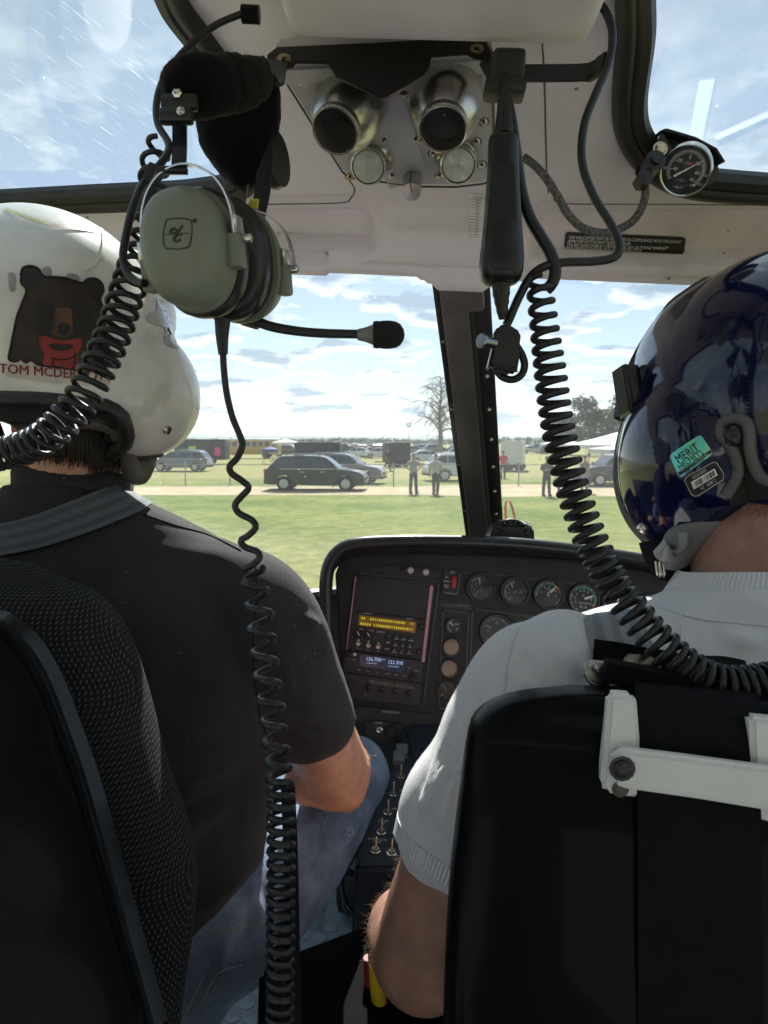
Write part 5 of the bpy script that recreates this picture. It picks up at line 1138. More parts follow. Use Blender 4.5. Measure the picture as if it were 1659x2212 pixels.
def seat_loft(rows_, mt, name, parent, n=48, e=3.0, top=.5):
    """rows (right edge px, py, distance, centre a, half thickness) -> closed loft; widths follow from the traced right edge"""
    b = B(); lay = b.loops.layers.uv.verify(); W = spline([((U(x, y, d) - CAM).dot(HX), (U(x, y, d) - CAM).dot(HY), (U(x, y, d) - CAM).dot(HZ), ca, th) for x, y, d, ca, th in rows_], 46)
    RG = []
    for a, bb, c, ca, th in W: hw = a - ca; RG.append(sup(Hp(ca, bb, c), HX, HY, hw, th, n, e))
    # soften the top
    t0 = RG[0]; cc = sum(t0, V((0, 0, 0))) / n
    pre = [[cc.lerp(p, f) + HZ * (th0 * dz) for p in t0] for f, dz, th0 in ((.05, .75, W[0][4]), (.5, .68, W[0][4]), (.8, .45, W[0][4]), (.93, .2, W[0][4]))]
    RG = pre + RG
    vs = [p for r in RG for p in r]; us = []; acc = 0
    for i, r in enumerate(RG):
        if i: acc += (sum(r, V((0, 0, 0))) / n - sum(RG[i - 1], V((0, 0, 0))) / n).length + (.012 if i < 5 else 0)
        per = 0
        for k in range(n):
            us.append((per, acc)); per += (r[(k + 1) % n] - r[k]).length
    bv = [b.verts.new(p) for p in vs]
    for i in range(len(RG) - 1):
        for k in range(n):
            k2 = (k + 1) % n; f = b.faces.new((bv[i * n + k], bv[i * n + k2], bv[(i + 1) * n + k2], bv[(i + 1) * n + k]))
            for l, (ii, kk) in zip(f.loops, ((i, k), (i, k2), (i + 1, k2), (i + 1, k))):
                u = us[ii * n + kk]; l[lay].uv = u if not (kk == 0 and k == n - 1) else (us[ii * n + n - 1][0] + .006, u[1])
    b.faces.new(bv[:n][::-1]); b.faces.new(bv[-n:])
    return obj(name, b, mt, parent, ang=70)
SHELL = mat('seat_shell', (.004, .0042, .005), .36, var=.3, vscale=3, rvar=.08, spec=.06, coat=.04)
CUSH = mesh_cloth()
st = thing('cockpit_seat', 'black cockpit seat at lower left with dotted mesh cushion and a worn shell edge', 'seat', Hp(-.36, .62, -.75))
seat_loft([(148, 1262, .63, -.46, .03), (205, 1292, .63, -.44, .045), (262, 1368, .63, -.42, .055), (304, 1490, .625, -.40, .06), (346, 1650, .62, -.40, .062), (382, 1756, .62, -.40, .063), (411, 1850, .62, -.40, .064), (418, 1930, .62, -.40, .062), (407, 2050, .615, -.40, .058), (385, 2212, .61, -.40, .055), (375, 2400, .61, -.40, .05)], CUSH, 'cushion', st)
sh_ = seat_loft([(-60, 1322, .54, -.46, .02), (4, 1336, .545, -.45, .024), (60, 1378, .548, -.43, .026), (112, 1455, .55, -.42, .028), (158, 1570, .548, -.42, .028), (200, 1692, .54, -.42, .028), (258, 1900, .53, -.42, .028), (300, 2050, .52, -.42, .028), (345, 2212, .51, -.42, .028), (390, 2400, .50, -.42, .028)], SHELL, 'shell', st, e=5)
b = B(); P = PX([(-60, 1318, .515), (4, 1333, .518), (60, 1374, .52), (112, 1452, .522), (158, 1568, .52), (200, 1690, .513), (258, 1898, .503), (345, 2212, .485)], step=.01); ribbon(b, P, HX * .6 + HY, .010, .005)
obj('shell_edge', b, mat('shell_edge_worn', (.012, .013, .015), .22, var=.5, vscale=30, rvar=.3), st)
# right seat
st = thing('cockpit_seat', 'glossy black cockpit seat back at lower right with a white strap guide', 'seat', Hp(.27, .52, -.72))
RA = .268
rows_ = [(1092, 1508, .515, RA, .02), (1048, 1530, .512, RA, .026), (1020, 1562, .51, RA, .03), (1006, 1620, .508, RA, .032), (994, 1710, .505, RA, .033), (984, 1790, .503, RA, .033), (972, 1900, .50, RA, .033), (962, 2050, .495, RA, .033), (957, 2212, .49, RA, .033), (953, 2420, .485, RA, .033)]
seat_loft([(829.5 + (2 * RA * F / d_ - (x - 829.5)), y, d_, ca, th) for x, y, d_, ca, th in rows_] if False else [(x, y, d_, ca, th) for x, y, d_, ca, th in rows_], SHELL, 'shell', st, e=5)
rs = st
PVC = mat('guide_white', (.68, .70, .67), .42, var=.06, vscale=14, sss=.0); WEBK = mat('webbing_black', (.0065, .0065, .008), .8, spec=.12, var=.2, vscale=60, bump=.4, bscale=900, bdist=.0004)
gp = Plane(U(1480, 1640, .462), HX, HZ)
if gp.n.dot(CF) > 0: gp = Plane(gp.o, -HX, HZ)
b = B(); prism(b, gp.M, gp.poly([(1316, 1506), (1330, 1500), (1372, 1503), (1378, 1520), (1384, 1600), (1386, 1728), (1310, 1716), (1299, 1700), (1303, 1640), (1312, 1560)]), -.012, 0, .003, 3); gd = obj('strap_guide', b, PVC, st)
b = B(); prism(b, gp.M, gp.poly([(1308, 1632), (1322, 1612), (1345, 1606), (1460, 1620), (1700, 1652), (1700, 1745), (1500, 1712), (1345, 1690), (1318, 1680)]), .001, .011, .003, 3); obj('guide_bar', b, PVC, gd)
b = B(); prism(b, gp.M, gp.poly([(1622, 1550), (1720, 1560), (1720, 1800), (1632, 1776)]), -.012, 0, .003, 3); obj('guide_arm', b, PVC, gd)
b = B(); screw(b, gp.at(1344, 1660, .011), .0062, .2); obj('bolt', b, BLACKM, gd)
b = B(); screw(b, gp.at(1340, 1704, .0), .0042, .1); obj('bolt', b, MM('dull_bolt', (.12, .10, .08), .5, 1), gd)
b = B(); P = PX([(1498, 1408, .60), (1500, 1452, .56), (1502, 1482, .52), (1503, 1500, .492), (1504, 1530, .474), (1505, 1600, .466), (1507, 1680, .466), (1510, 1800, .462), (1512, 2000, .457), (1513, 2400, .45)], step=.012); ribbon(b, P, HX, .079, .0025)
tag(obj('harness_strap', b, WEBK), 'wide black harness strap running down the back of the right seat', 'strap')
# ================================================================ the two people in front
def weave(name, col, sc, col2=None, rough=.85, sheen=.3, bump=.5, kind='twill', dist=.0005, var=.08, lint=0, lo=.35, hi=.75):
    mt, nt, out = nodes(name); p = N(nt, 'ShaderNodeBsdfPrincipled', i_Roughness=rough); p.inputs['Specular IOR Level'].default_value = .25; L(nt, p.outputs[0], out.inputs[0])
    p.inputs['Sheen Weight'].default_value = sheen; p.inputs['Sheen Roughness'].default_value = .5; p.inputs['Sheen Tint'].default_value = (*[min(1, c * 2 + .1) for c in col], 1)
    tc = N(nt, 'ShaderNodeTexCoord')
    mp = N(nt, 'ShaderNodeMapping'); mp.inputs['Rotation'].default_value = (R(20), R(35), R(30)); L(nt, tc.outputs['Object'], mp.inputs[0])
    w1 = N(nt, 'ShaderNodeTexWave', i_Scale=sc, i_Distortion=.6); w1.inputs['Detail Scale'].default_value = 2; L(nt, mp.outputs[0], w1.inputs['Vector'])
    nz = N(nt, 'ShaderNodeTexNoise', i_Scale=sc * 2.2, i_Detail=2.0); L(nt, tc.outputs['Object'], nz.inputs['Vector'])
    big = N(nt, 'ShaderNodeTexNoise', i_Scale=9.0, i_Detail=6.0, i_Roughness=.6); L(nt, tc.outputs['Object'], big.inputs['Vector'])
    h = math_(nt, 'ADD', math_(nt, 'MULTIPLY', w1.outputs['Fac'], .6 if kind == 'twill' else .2), nz.outputs[0])
    rp = N(nt, 'ShaderNodeValToRGB'); e = rp.color_ramp.elements; e[0].position = lo; e[1].position = hi
    c2 = col2 or [c * 1.35 for c in col]; e[0].color = (*[c * (1 - var) for c in col], 1); e[1].color = (*c2, 1)
    L(nt, math_(nt, 'ADD', math_(nt, 'MULTIPLY', h, .45), math_(nt, 'MULTIPLY', big.outputs[0], .5)), rp.inputs[0])
    if lint:
        vl = N(nt, 'ShaderNodeTexVoronoi', i_Scale=105.0); L(nt, tc.outputs['Object'], vl.inputs['Vector']); sc_ = N(nt, 'ShaderNodeSeparateColor'); L(nt, vl.outputs['Color'], sc_.inputs[0])
        mk = math_(nt, 'MULTIPLY', math_(nt, 'LESS_THAN', vl.outputs[0], .10), math_(nt, 'GREATER_THAN', sc_.outputs[0], .82)); ml = N(nt, 'ShaderNodeMix', data_type='RGBA'); ml.inputs[7].default_value = (lint, lint, lint * .97, 1); L(nt, mk, ml.inputs[0]); L(nt, rp.outputs[0], ml.inputs[6]); L(nt, ml.outputs[2], p.inputs['Base Color'])
    else: L(nt, rp.outputs[0], p.inputs['Base Color'])
    bp = N(nt, 'ShaderNodeBump', i_Strength=bump, i_Distance=dist); L(nt, h, bp.inputs['Height']); L(nt, bp.outputs[0], p.inputs['Normal']); return mt
def skin_mat(name, col):
    mt = mat(name, col, .46, bump=.5, bscale=300, bdist=.0008, var=.26, vscale=40, sss=.05); return mt
def tri(rows_, n=28, e=2.4, step=22, b=None):
    """torso: rows (py, left px, right px, distance, half depth) -> closed loft across the line of sight"""
    W = spline([(0, -py / 1000, 0, xl, xr, d, th, py) for py, xl, xr, d, th in rows_], step); RG = []
    for _, _, _, xl, xr, d, th, py in W:
        l, r_ = U(xl, py, d), U(xr, py, d); RG.append(sup((l + r_) / 2, (r_ - l).normalized(), CF, (r_ - l).length / 2, th, n, e))
    rings(b, RG)
def tp(b, pts, n=24, seg=20, flat=1.0):
    """limb: (px, py, distance, radius)"""
    P = PX(pts, n); tube(b, P[:, :3], list(P[:, 3]), seg, flat=flat)
    for q in (0, -1): ball(b, V(P[q, :3]), P[q, 3], 16)
def wrinkle(bm, amp, sc, seed=0, folds=()):
    bm.normal_update(); nv = [v.normal.copy() for v in bm.verts]
    for v, nn in zip(bm.verts, nv):
        h = amp * (noise.noise(v.co * sc + V((seed, 0, 0))) + .5 * noise.noise(v.co * sc * 2.3 + V((0, seed, 0))))
        if folds:
            x, y, d = proj(v.co)
            for (x0, y0, x1, y1, w_, hh) in folds:
                ex, ey = x1 - x0, y1 - y0; l2 = ex * ex + ey * ey; t = max(0, min(1, ((x - x0) * ex + (y - y0) * ey) / l2)); q = math.hypot(x - x0 - ex * t, y - y0 - ey * t) / (w_ * 1.7)
                if q < 3: h += 1.15 * hh * (1 - q * q * .9) * math.exp(-q * q) * math.sin(math.pi * min(1, max(0.02, t)))
        v.co += nn * h
def head(b, c, yaw=0):
    """head with brow, nose, jaw and ears round centre c, facing forward"""
    M = Matrix.Rotation(yaw, 4, 'Z')
    def q(x, y, z): return c + cv(*( (M @ V((x, z, y)))[i] if 0 else (x * math.cos(yaw) + y * math.sin(yaw), z, y * math.cos(yaw) - x * math.sin(yaw))[i] for i in range(3)))
    ball(b, q(0, 0, .01), (.076, .096, .105), 24); ball(b, q(0, .035, -.06), (.056, .06, .06), 20); ball(b, q(0, .1, -.02), (.014, .022, .026), 10)
    for s in (-1, 1): ball(b, q(s * .032, .078, .012), (.016, .014, .013), 10); ball(b, q(s * .078, -.002, -.01), (.008, .02, .032), 10)
    ball(b, q(0, .086, -.066), (.024, .014, .01), 10)
def fingers(b, wrist, d, palm_n, s=1.0, curl=.5):
    """a hand: palm, four unequal bent fingers and a thumb off its side"""
    d = d.normalized(); palm_n = (palm_n - d * palm_n.dot(d)).normalized(); x = d.cross(palm_n); c = wrist + d * .05 * s
    rings(b, [sup(wrist + d * t * s, x, palm_n, a * s, h * s, 14, 2.6) for t, a, h in ((-.01, .027, .021), (.02, .034, .02), (.055, .042, .018), (.088, .041, .014))])
    for k, (o, l) in enumerate(((-.031, .068), (-.011, .078), (.010, .073), (.030, .058))):
        p = wrist + d * .084 * s + x * o * s; P = [p]; dd = V(d)
        for j, f in enumerate((.45, .32, .23)):
            dd = (dd * math.cos(curl * (.5 + .3 * j)) + palm_n * math.sin(curl * (.5 + .3 * j))).normalized(); p = p + dd * l * f * 1.1 * s; P.append(p)
        tube(b, spline(P, 9), [.0098 * s, .0092 * s, .0086 * s, .0066 * s], 8); ball(b, P[-1], .0066 * s, 8)
    p = wrist + d * .03 * s - x * .034 * s; P = [p, p + (d * .6 - x * .7).normalized() * .03 * s, p + (d * .9 - x * .5 + palm_n * .3).normalized() * .062 * s]; tube(b, spline(P, 7), [.013 * s, .011 * s, .008 * s], 8); ball(b, P[-1], .008 * s, 8)

# ---- helmets: a star-shaped shell round its centre
def smooth_step(a, b, x): return sst(a, b, x)
def helmet_shell(c, ells, rim, yaw=0, scale=1.0, nu=120, nv=56, pitch=0, roll=0):
    ax, ay, az_ = CR * math.cos(yaw) - CF * math.sin(yaw), CF * math.cos(yaw) + CR * math.sin(yaw), CU
    ax = (ax + az_ * roll).normalized(); az_ = (az_ - ax * az_.dot(ax) ).normalized(); ay = az_.cross(ax)
    def rad(d):
        s = 0
        for (cx_, cy_, cz_, a, b_, h) in ells:
            D = V((d.x / a, d.y / b_, d.z / h)); O = V((-cx_ / a, -cy_ / b_, -cz_ / h)); A_, B_, C_ = D.dot(D), O.dot(D), O.dot(O) - 1; q = B_ * B_ - A_ * C_
            if q > 0:
                t = (-B_ + math.sqrt(q)) / A_
                if t > 0: s += t ** 11
        return (s ** (1 / 11) if s else .05) * scale
    G = []; rimP = []
    for i in range(nu):
        A_ = 2 * math.pi * i / nu; zc = rim(math.degrees((A_ + math.pi) % (2 * math.pi) - math.pi)); col = []
        el = -85
        for e_ in np.arange(80, -85, -1.0):                       # where the shell reaches the rim height
            d = V((math.sin(A_) * math.cos(R(e_)), -math.cos(A_) * math.cos(R(e_)), math.sin(R(e_))))
            if rad(d) * d.z < zc: el = e_; break
        for j in range(nv):
            e_ = R(90 + (el - 90) * (j / (nv - 1)) ** .9); d = V((math.sin(A_) * math.cos(e_), -math.cos(A_) * math.cos(e_), math.sin(e_))); p = d * rad(d); col.append(c + ax * p.x + ay * p.y + az_ * p.z)
        G.append(col); rimP.append(col[-1])
    bm = B(); top = bm.verts.new(G[0][0]); vs = [[bm.verts.new(p) for p in col[1:]] for col in G]
    for i in range(nu):
        a, b_ = vs[i], vs[(i + 1) % nu]; bm.faces.new((top, b_[0], a[0]))
        for j in range(nv - 2): bm.faces.new((a[j], b_[j], b_[j + 1], a[j + 1]))
    return bm, rimP, (ax, ay, az_)
def solid(o, t, off=-1): q = o.modifiers.new('thickness', 'SOLIDIFY'); q.thickness = t; q.offset = off; q.use_even_offset = False

# =============================== left person
p1 = thing('person', 'person in black t-shirt, blue jeans and white helmet in the left seat', 'person', U(170, 2300, .82))
SKIN1 = skin_mat('skin_left', (.62, .32, .215))
b = B()
tri([(1150, 40, 300, .82, .05), (1240, -120, 470, .825, .065), (1500, -210, 530, .825, .085), (1900, -190, 490, .83, .085), (2250, -180, 330, .835, .07)], 24, 2.1, 14, b)
tp(b, [(165, 1130, .83, .055), (160, 1060, .806, .057), (156, 980, .79, .058), (150, 900, .79, .06)], 12)
hc1 = U(128, 752, .80); head(b, hc1, R(12))
for s in (1, -1):
    if s > 0: tp(b, [(560, 1330, .82, .05), (640, 1480, .85, .047), (700, 1610, .885, .045), (722, 1668, .905, .047)], 20); W1 = [(722, 1668, .905, .048), (725, 1655, .97, .046), (712, 1620, 1.06, .036), (690, 1592, 1.15, .027)]; tp(b, W1, 20); ball(b, U(748, 1712, .905), (.026, .028, .024), 14); ball(b, U(668, 1690, .90), (.036, .034, .028), 14); ball(b, U(706, 1640, .905), (.050, .045, .05), 16); fingers(b, U(690, 1590, 1.155), cv(-.35, .1, 1), cv(-.2, -1, 0), 1, .8)
    else: tp(b, [(-215, 1330, .82, .05), (-290, 1480, .84, .047), (-330, 1640, .86, .046), (-220, 1640, .98, .04), (-90, 1600, 1.08, .028)], 30); fingers(b, U(-90, 1600, 1.08), cv(.3, 0, 1), cv(0, -1, 0), 1, .7)
body1 = obj('body', fuse(b, .0065, 8), SKIN1, p1, ang=80)
TEE = weave('black_tee', (.023, .0215, .023), 420, (.046, .043, .046), .9, .8, .9, 'knit', .0008, .1, .16, .40, .62)
b = B()
tri([(1048, 20, 232, 0.797, 0.062), (1066, 5, 262, 0.806, 0.068), (1086, -15, 325, 0.815, 0.075), (1112, -50, 378, 0.822, 0.08), (1134, -90, 425, 0.825, 0.083), (1160, -130, 470, 0.828, 0.088), (1190, -165, 512, 0.829, 0.093), (1225, -200, 545, 0.828, 0.098), (1290, -235, 580, 0.822, 0.106), (1420, -262, 594, 0.818, 0.112), (1560, -265, 598, 0.821, 0.114), (1700, -262, 590, 0.826, 0.116), (1790, -258, 578, 0.830, 0.118), (1870, -255, 560, 0.830, 0.118), (1950, -255, 522, 0.830, 0.112), (2060, -250, 478, 0.830, 0.108), (2160, -240, 427, 0.828, 0.1), (2300, -230, 350, 0.825, 0.095)], 30, 2.15, 34, b)
tp(b, [(455, 1275, .815, .062), (540, 1322, .82, .070), (592, 1398, .83, .068), (640, 1490, .85, .060), (672, 1552, .866, .056)], 26, 24)
P = PX([(672, 1552, .866, .056), (690, 1584, .874, .053), (699, 1602, .879, .052)], 8); rings(b, [sup(V(q[:3]), cv(.82, .57, -.1).normalized(), cv(.1, -.1, 1).normalized(), q[3], q[3] * .95, 20) for q in P])
tp(b, [(-150, 1240, .812, .062), (-215, 1310, .82, .072), (-280, 1420, .83, .066), (-320, 1560, .85, .056)], 22, 20)
tb = fuse(b, .0048, 9)
wrinkle(tb, .0030, 9, 1.3, [(540, 1640, 250, 1700, 16, .008), (560, 1690, 300, 1800, 14, -.008), (570, 1830, 440, 1960, 15, .008), (560, 1900, 460, 2060, 12, -.007), (500, 1560, 300, 1600, 26, .005), (650, 1330, 690, 1360, 10, .006), (620, 1560, 700, 1590, 8, -.005), (610, 1420, 640, 1520, 10, .005), (400, 1250, 540, 1300, 22, .004), (585, 1300, 560, 1560, 10, -.003), (560, 1600, 330, 1740, 22, .005), (575, 1700, 380, 1880, 20, -.005), (560, 1790, 420, 1990, 18, .004), (600, 1470, 660, 1560, 16, -.004), (640, 1400, 705, 1420, 10, -.004), (560, 1480, 330, 1500, 40, .003), (300, 1180, 560, 1215, 14, .002)])
tee = obj('t_shirt', tb, TEE, p1, ang=80); TEEB = bvh_of(tee)
# shoulder seam and sleeve hem
for pts in ([(552, 1212), (556, 1260), (552, 1330), (548, 1400), (552, 1480), (562, 1550), (585, 1610)], [(310, 1112), (380, 1136), (450, 1156), (520, 1190)]):
    b = B(); Q = [drape(TEEB, x, y, .0004) for x, y in spline([(x, y, 0) for x, y in pts], 40)[:, :2]]; Q = [q for q in Q if q]; tube(b, Q, .0011, 6); obj('seam', b, MM('seam_black', (.008, .008, .009), .9), p1)
def fuzz(bv_mesh, n, l, wd, mt, parent, seed, ymax=2250):
    rnd = random.Random(seed); me = bv_mesh.data; o_ = ORG[bv_mesh.name]; b = B(); vs = [v for v in me.vertices]; k = 0
    for _ in range(n * 40):
        v = vs[rnd.randrange(len(vs))]; p = v.co + o_; vd = (p - CAM).normalized(); c_ = v.normal.dot(vd)
        if c_ > .22 or (c_ < -.45 and rnd.random() > .06) or c_ < -.8: continue
        x, y, d = proj(p)
        if not (-20 < x < 1680 and y < ymax): continue
        p = p + V((rnd.uniform(-.004, .004), rnd.uniform(-.004, .004), rnd.uniform(-.004, .004))); p -= v.normal * (p - v.co - o_).dot(v.normal)
        q = (v.normal + V((rnd.gauss(0, .7), rnd.gauss(0, .7), rnd.gauss(0, .7)))).normalized(); s = q.orthogonal().normalized() * wd; h = l * rnd.uniform(.4, 1.3)
        geo(b, [p - v.normal * .0006 - s, p - v.normal * .0006 + s, p + q * h + s * .5, p + q * h - s * .5], [(0, 1, 2, 3)]); k += 1
        if k >= n: break
    obj('fabric_fuzz', b, mt, parent, recalc=False)
fuzz(tee, 9000, .0011, .00009, MM('tee_fibre', (.10, .095, .10), .7), tee, 21)
# crew collar
b = B(); Q = [U(160, 1052, .803) + cv(math.cos(a) * .062, -.010 * math.sin(a), math.sin(a) * .064) for a in np.linspace(0, 2 * math.pi, 40)]; ribbon(b, Q, cv(0, 1, 0), .022, .003); obj('collar', b, TEE, p1)
DENIM = weave('blue_denim', (.085, .125, .22), 900, (.36, .44, .57), .85, .25, .8, 'knit', .0007, .4, 0, .42, .62)
b = B()
tri([(1780, -220, 560, .85, .09), (1860, -235, 582, .855, .115), (1960, -235, 572, .86, .125), (2060, -230, 545, .86, .125), (2140, -225, 512, .855, .12), (2230, -210, 455, .85, .11)], 28, 2.5, 16, b)
tp(b, [(470, 1960, .86, .10), (560, 1880, .93, .095), (655, 1790, 1.03, .086), (725, 1712, 1.13, .076), (752, 1680, 1.18, .072)], 30, 24)
tp(b, [(752, 1680, 1.18, .07), (762, 1720, 1.26, .06), (778, 1800, 1.38, .052), (792, 1850, 1.46, .048)], 20, 20)
tp(b, [(-120, 1960, .86, .10), (-60, 1850, .98, .09), (40, 1740, 1.13, .075), (80, 1800, 1.3, .055), (110, 1870, 1.45, .05)], 30, 20)
db = fuse(b, .0052, 8); wrinkle(db, .0028, 14, 4.2, [(690, 1740, 660, 1900, 8, .006), (770, 1640, 760, 1800, 8, .005), (540, 1880, 560, 2000, 10, .008), (500, 2020, 450, 2180, 10, .007), (560, 1900, 530, 2060, 8, -.007), (660, 1700, 640, 1950, 12, .004), (730, 1660, 716, 1850, 7, -.006), (600, 1880, 720, 1840, 14, .004), (585, 1780, 690, 1700, 12, -.004), (800, 1740, 700, 1880, 9, .004)])
jeans = obj('jeans', db, DENIM, p1, ang=80); JB = bvh_of(jeans)
ST = MM('stitch_thread', (.42, .38, .30), .8)
for pts in ([(470, 2010), (520, 1998), (575, 1988)], [(470, 2016), (520, 2004), (575, 1994)], [(430, 2180), (470, 2105), (520, 2085), (535, 2092)], [(438, 2190), (478, 2112), (522, 2093)], [(390, 2212), (420, 2150), (440, 2110)]):
    b = B(); Q = [drape(JB, x, y, .0006) for x, y in spline([(x, y, 0) for x, y in pts], 60)[:, :2]]; Q = [q for q in Q if q]
    for i in range(0, len(Q) - 2, 3): tube(b, [Q[i], Q[i + 1], Q[i + 2].lerp(Q[i + 1], .4)], .0008, 4)
    obj('stitching', b, ST, jeans)
b = B(); t = patch(JB, [(462, 2140), (482, 2095), (540, 2078), (532, 2100), (505, 2150), (480, 2170)], .0016, 8); obj('back_pocket', t, DENIM, jeans, recalc=False)
b = B(); rbox(b, frame(U(800, 1870, 1.5), cv(.2, 0, 1), cv(1, 0, 0)), .26, .095, .09, .03); obj('shoe', b, BLACKTRIM, p1)
b = B(); rbox(b, frame(U(115, 1890, 1.48), cv(.1, 0, 1), cv(1, 0, 0)), .26, .095, .09, .03); obj('shoe', b, BLACKTRIM, p1)
# hair below the helmet
HAIR = mat('brown_hair', (.022, .014, .011), .5, var=.4, vscale=200, spec=.4)
B1 = bvh_of(body1); rnd = random.Random(9); b = B()
for i in range(900):
    x = rnd.uniform(62, 262); y = 900 + rnd.random() * 30; ln_ = rnd.uniform(45, 92) * (1 - .25 * abs(x - 190) / 130) + (22 if x > 195 else 0); dx = rnd.gauss(-6, 7) + (x - 160) * .02; Q = []
    for t in np.linspace(0, 1, 6):
        q = drape(B1, x + dx * t * t, y + ln_ * t, .0035 + .002 * rnd.random() * (1 - t) + (.004 * math.sin(t * 3)))
        if q is None: q = U(x + dx * t * t, y + ln_ * t, .742)
        Q.append(q)
    tube(b, Q, [.0010, .0009, .0003], 4, cap=False)
obj('hair', b, HAIR, p1, recalc=False)
# forearm hairs
def arm_hair(body, bv, spots_, n, ln_, mt, parent, seed, dirn):
    rnd = random.Random(seed); b = B()
    for i in range(n):
        (x0, y0), (x1, y1) = spots_[rnd.randrange(len(spots_))]; t = rnd.random(); x, y = x0 + (x1 - x0) * t + rnd.gauss(0, 3), y0 + (y1 - y0) * t + rnd.gauss(0, 5)
        r = ray(x, y).normalized(); h = None
        for dx in range(0, 60, 3):
            r = ray(x + dx, y).normalized(); h = bv.ray_cast(CAM, r)
            if h[0] is not None: break
        if h is None or h[0] is None: continue
        nn = h[1] if h[1].dot(r) < 0 else -h[1]; nn = (nn + dirn * 1.0 + V((rnd.gauss(0, .35), rnd.gauss(0, .35), rnd.gauss(0, .35)))).normalized(); bend = V((rnd.gauss(0, .9), rnd.gauss(0, .7), rnd.gauss(-.4, .9))); l = ln_ * rnd.uniform(.4, 1.2)
        P = [h[0] + nn * l * t + bend * l * t * t * .6 for t in np.linspace(0, 1, 5)]; tube(b, P, [.00013, .00006], 3, cap=False)
    obj('arm_hair', b, mt, parent, recalc=False)
HB = MM('fair_arm_hair', (.62, .42, .25), .35)
arm_hair(body1, B1, [((766, 1535), (795, 1600)), ((795, 1600), (792, 1650))], 70, .006, HB, p1, 3, cv(1, .1, 0))
# harness strap over the shoulder
def strap_over(bv, top, bot, name, mt, parent, th=.004, n=46, label=None, off=.004):
    T = spline([(x, y, 0) for x, y in top], n)[:, :2]; Bt = spline([(x, y, 0) for x, y in bot], n)[:, :2]; g = []
    for i in range(n):
        row = []
        for t in np.linspace(0, 1, 12):
            x, y = T[i] * (1 - t) + Bt[i] * t; q = drape(bv, x, y, off)
            row.append(q)
        g.append(row)
    d_last = .8
    for i in range(n):
        for j in range(12):
            if g[i][j] is None:
                nb = [g[a][c] for a in range(max(0, i - 3), min(n, i + 4)) for c in range(12) if g[a][c] is not None]
                d_ = min(proj(q)[2] for q in nb) + .01 if nb else d_last; x, y = T[i] * (1 - j / 11) + Bt[i] * (j / 11); g[i][j] = U(x, y, d_)
    # smooth depths so the webbing bridges the folds
    D = np.array([[proj(q)[2] for q in r] for r in g])
    for _ in range(12): D[1:-1] = np.minimum(D[1:-1], (D[:-2] + D[2:]) / 2 * .6 + D[1:-1] * .4)
    XY = [[proj(q)[:2] for q in r] for r in g]; g = [[U(*XY[i][j], D[i][j]) for j in range(12)] for i in range(n)]
    us = [[(j / 11 * .05, i / n * .4) for j in range(12)] for i in range(n)]
    b = B(); sheet(b, g, -th, us); return obj(name, b, mt, parent, ang=60)
def webbing(name, col, col2):
    mt, nt, out = nodes(name); p = N(nt, 'ShaderNodeBsdfPrincipled', i_Roughness=.7); L(nt, p.outputs[0], out.inputs[0]); uv = N(nt, 'ShaderNodeUVMap'); s = N(nt, 'ShaderNodeSeparateXYZ'); L(nt, uv.outputs[0], s.inputs[0])
    st_ = math_(nt, 'GREATER_THAN', math_(nt, 'ABSOLUTE', math_(nt, 'SUBTRACT', math_(nt, 'FRACT', math_(nt, 'MULTIPLY', s.outputs[0], 62.0)), .5)), .22)
    mx = N(nt, 'ShaderNodeMix', data_type='RGBA'); mx.inputs[6].default_value = (*col, 1); mx.inputs[7].default_value = (*col2, 1); L(nt, st_, mx.inputs[0]); L(nt, mx.outputs[2], p.inputs['Base Color'])
    tc = N(nt, 'ShaderNodeTexCoord'); wv = N(nt, 'ShaderNodeTexWave', i_Scale=330.0, bands_direction='DIAGONAL'); L(nt, tc.outputs['Object'], wv.inputs['Vector']); nz = N(nt, 'ShaderNodeTexNoise', i_Scale=700.0); L(nt, tc.outputs['Object'], nz.inputs['Vector'])
    bp = N(nt, 'ShaderNodeBump', i_Strength=.7, i_Distance=.0006); L(nt, math_(nt, 'ADD', wv.outputs['Fac'], nz.outputs[0]), bp.inputs['Height']); L(nt, bp.outputs[0], p.inputs['Normal']); return mt
sp = strap_over(TEEB, [(-40, 1146), (60, 1118), (150, 1084), (225, 1062), (254, 1054)], [(-40, 1212), (80, 1188), (180, 1156), (260, 1126), (300, 1110), (326, 1096)], 'shoulder_strap', webbing('grey_webbing', (.085, .093, .106), (.125, .135, .15)), None, .002)
tag(sp, 'dark grey striped harness webbing over the shoulder of the black t-shirt', 'strap')
# ---- white helmet
WHT_H = mat('helmet_white', (.70, .665, .61), .30, coat=.35, var=.16, vscale=16, rvar=.3, bump=.12, bscale=45, bdist=.0008)
def rim1(a):
    a_ = abs(a)
    return -.096 - .046 * sst(57, 79, a_) + .006 * sst(84, 104, a_) + .15 * sst(116, 146, a_)
E1 = [(0, .0, 0, .122, .136, .122), (.110, .01, -.074, .054, .075, .063), (-.110, .01, -.074, .054, .075, .063), (0, .085, .035, .105, .085, .080), (0, -.01, -.06, .108, .116, .13), (.078, .0, -.045, .066, .09, .078), (-.078, .0, -.045, .066, .09, .078)]
c1 = U(100, 704, .78); hb_, rimP, _ = helmet_shell(c1, E1, rim1, R(6), roll=-.03)
h1 = obj('helmet', hb_, WHT_H, p1, ang=75); solid(h1, .004); H1 = bvh_of(h1)
b = B(); rr_ = [.0078 - .0052 * sst(76, 86, abs((k * 3.0 + 180) % 360 - 180)) for k in range(121)]; tube(b, [tuple(p) for p in rimP + rimP[:1]], rr_, 10, False); obj('edge_trim', b, mat('trim_rubber', (.02, .019, .018), .42, var=.4, vscale=40, rvar=.3), h1)
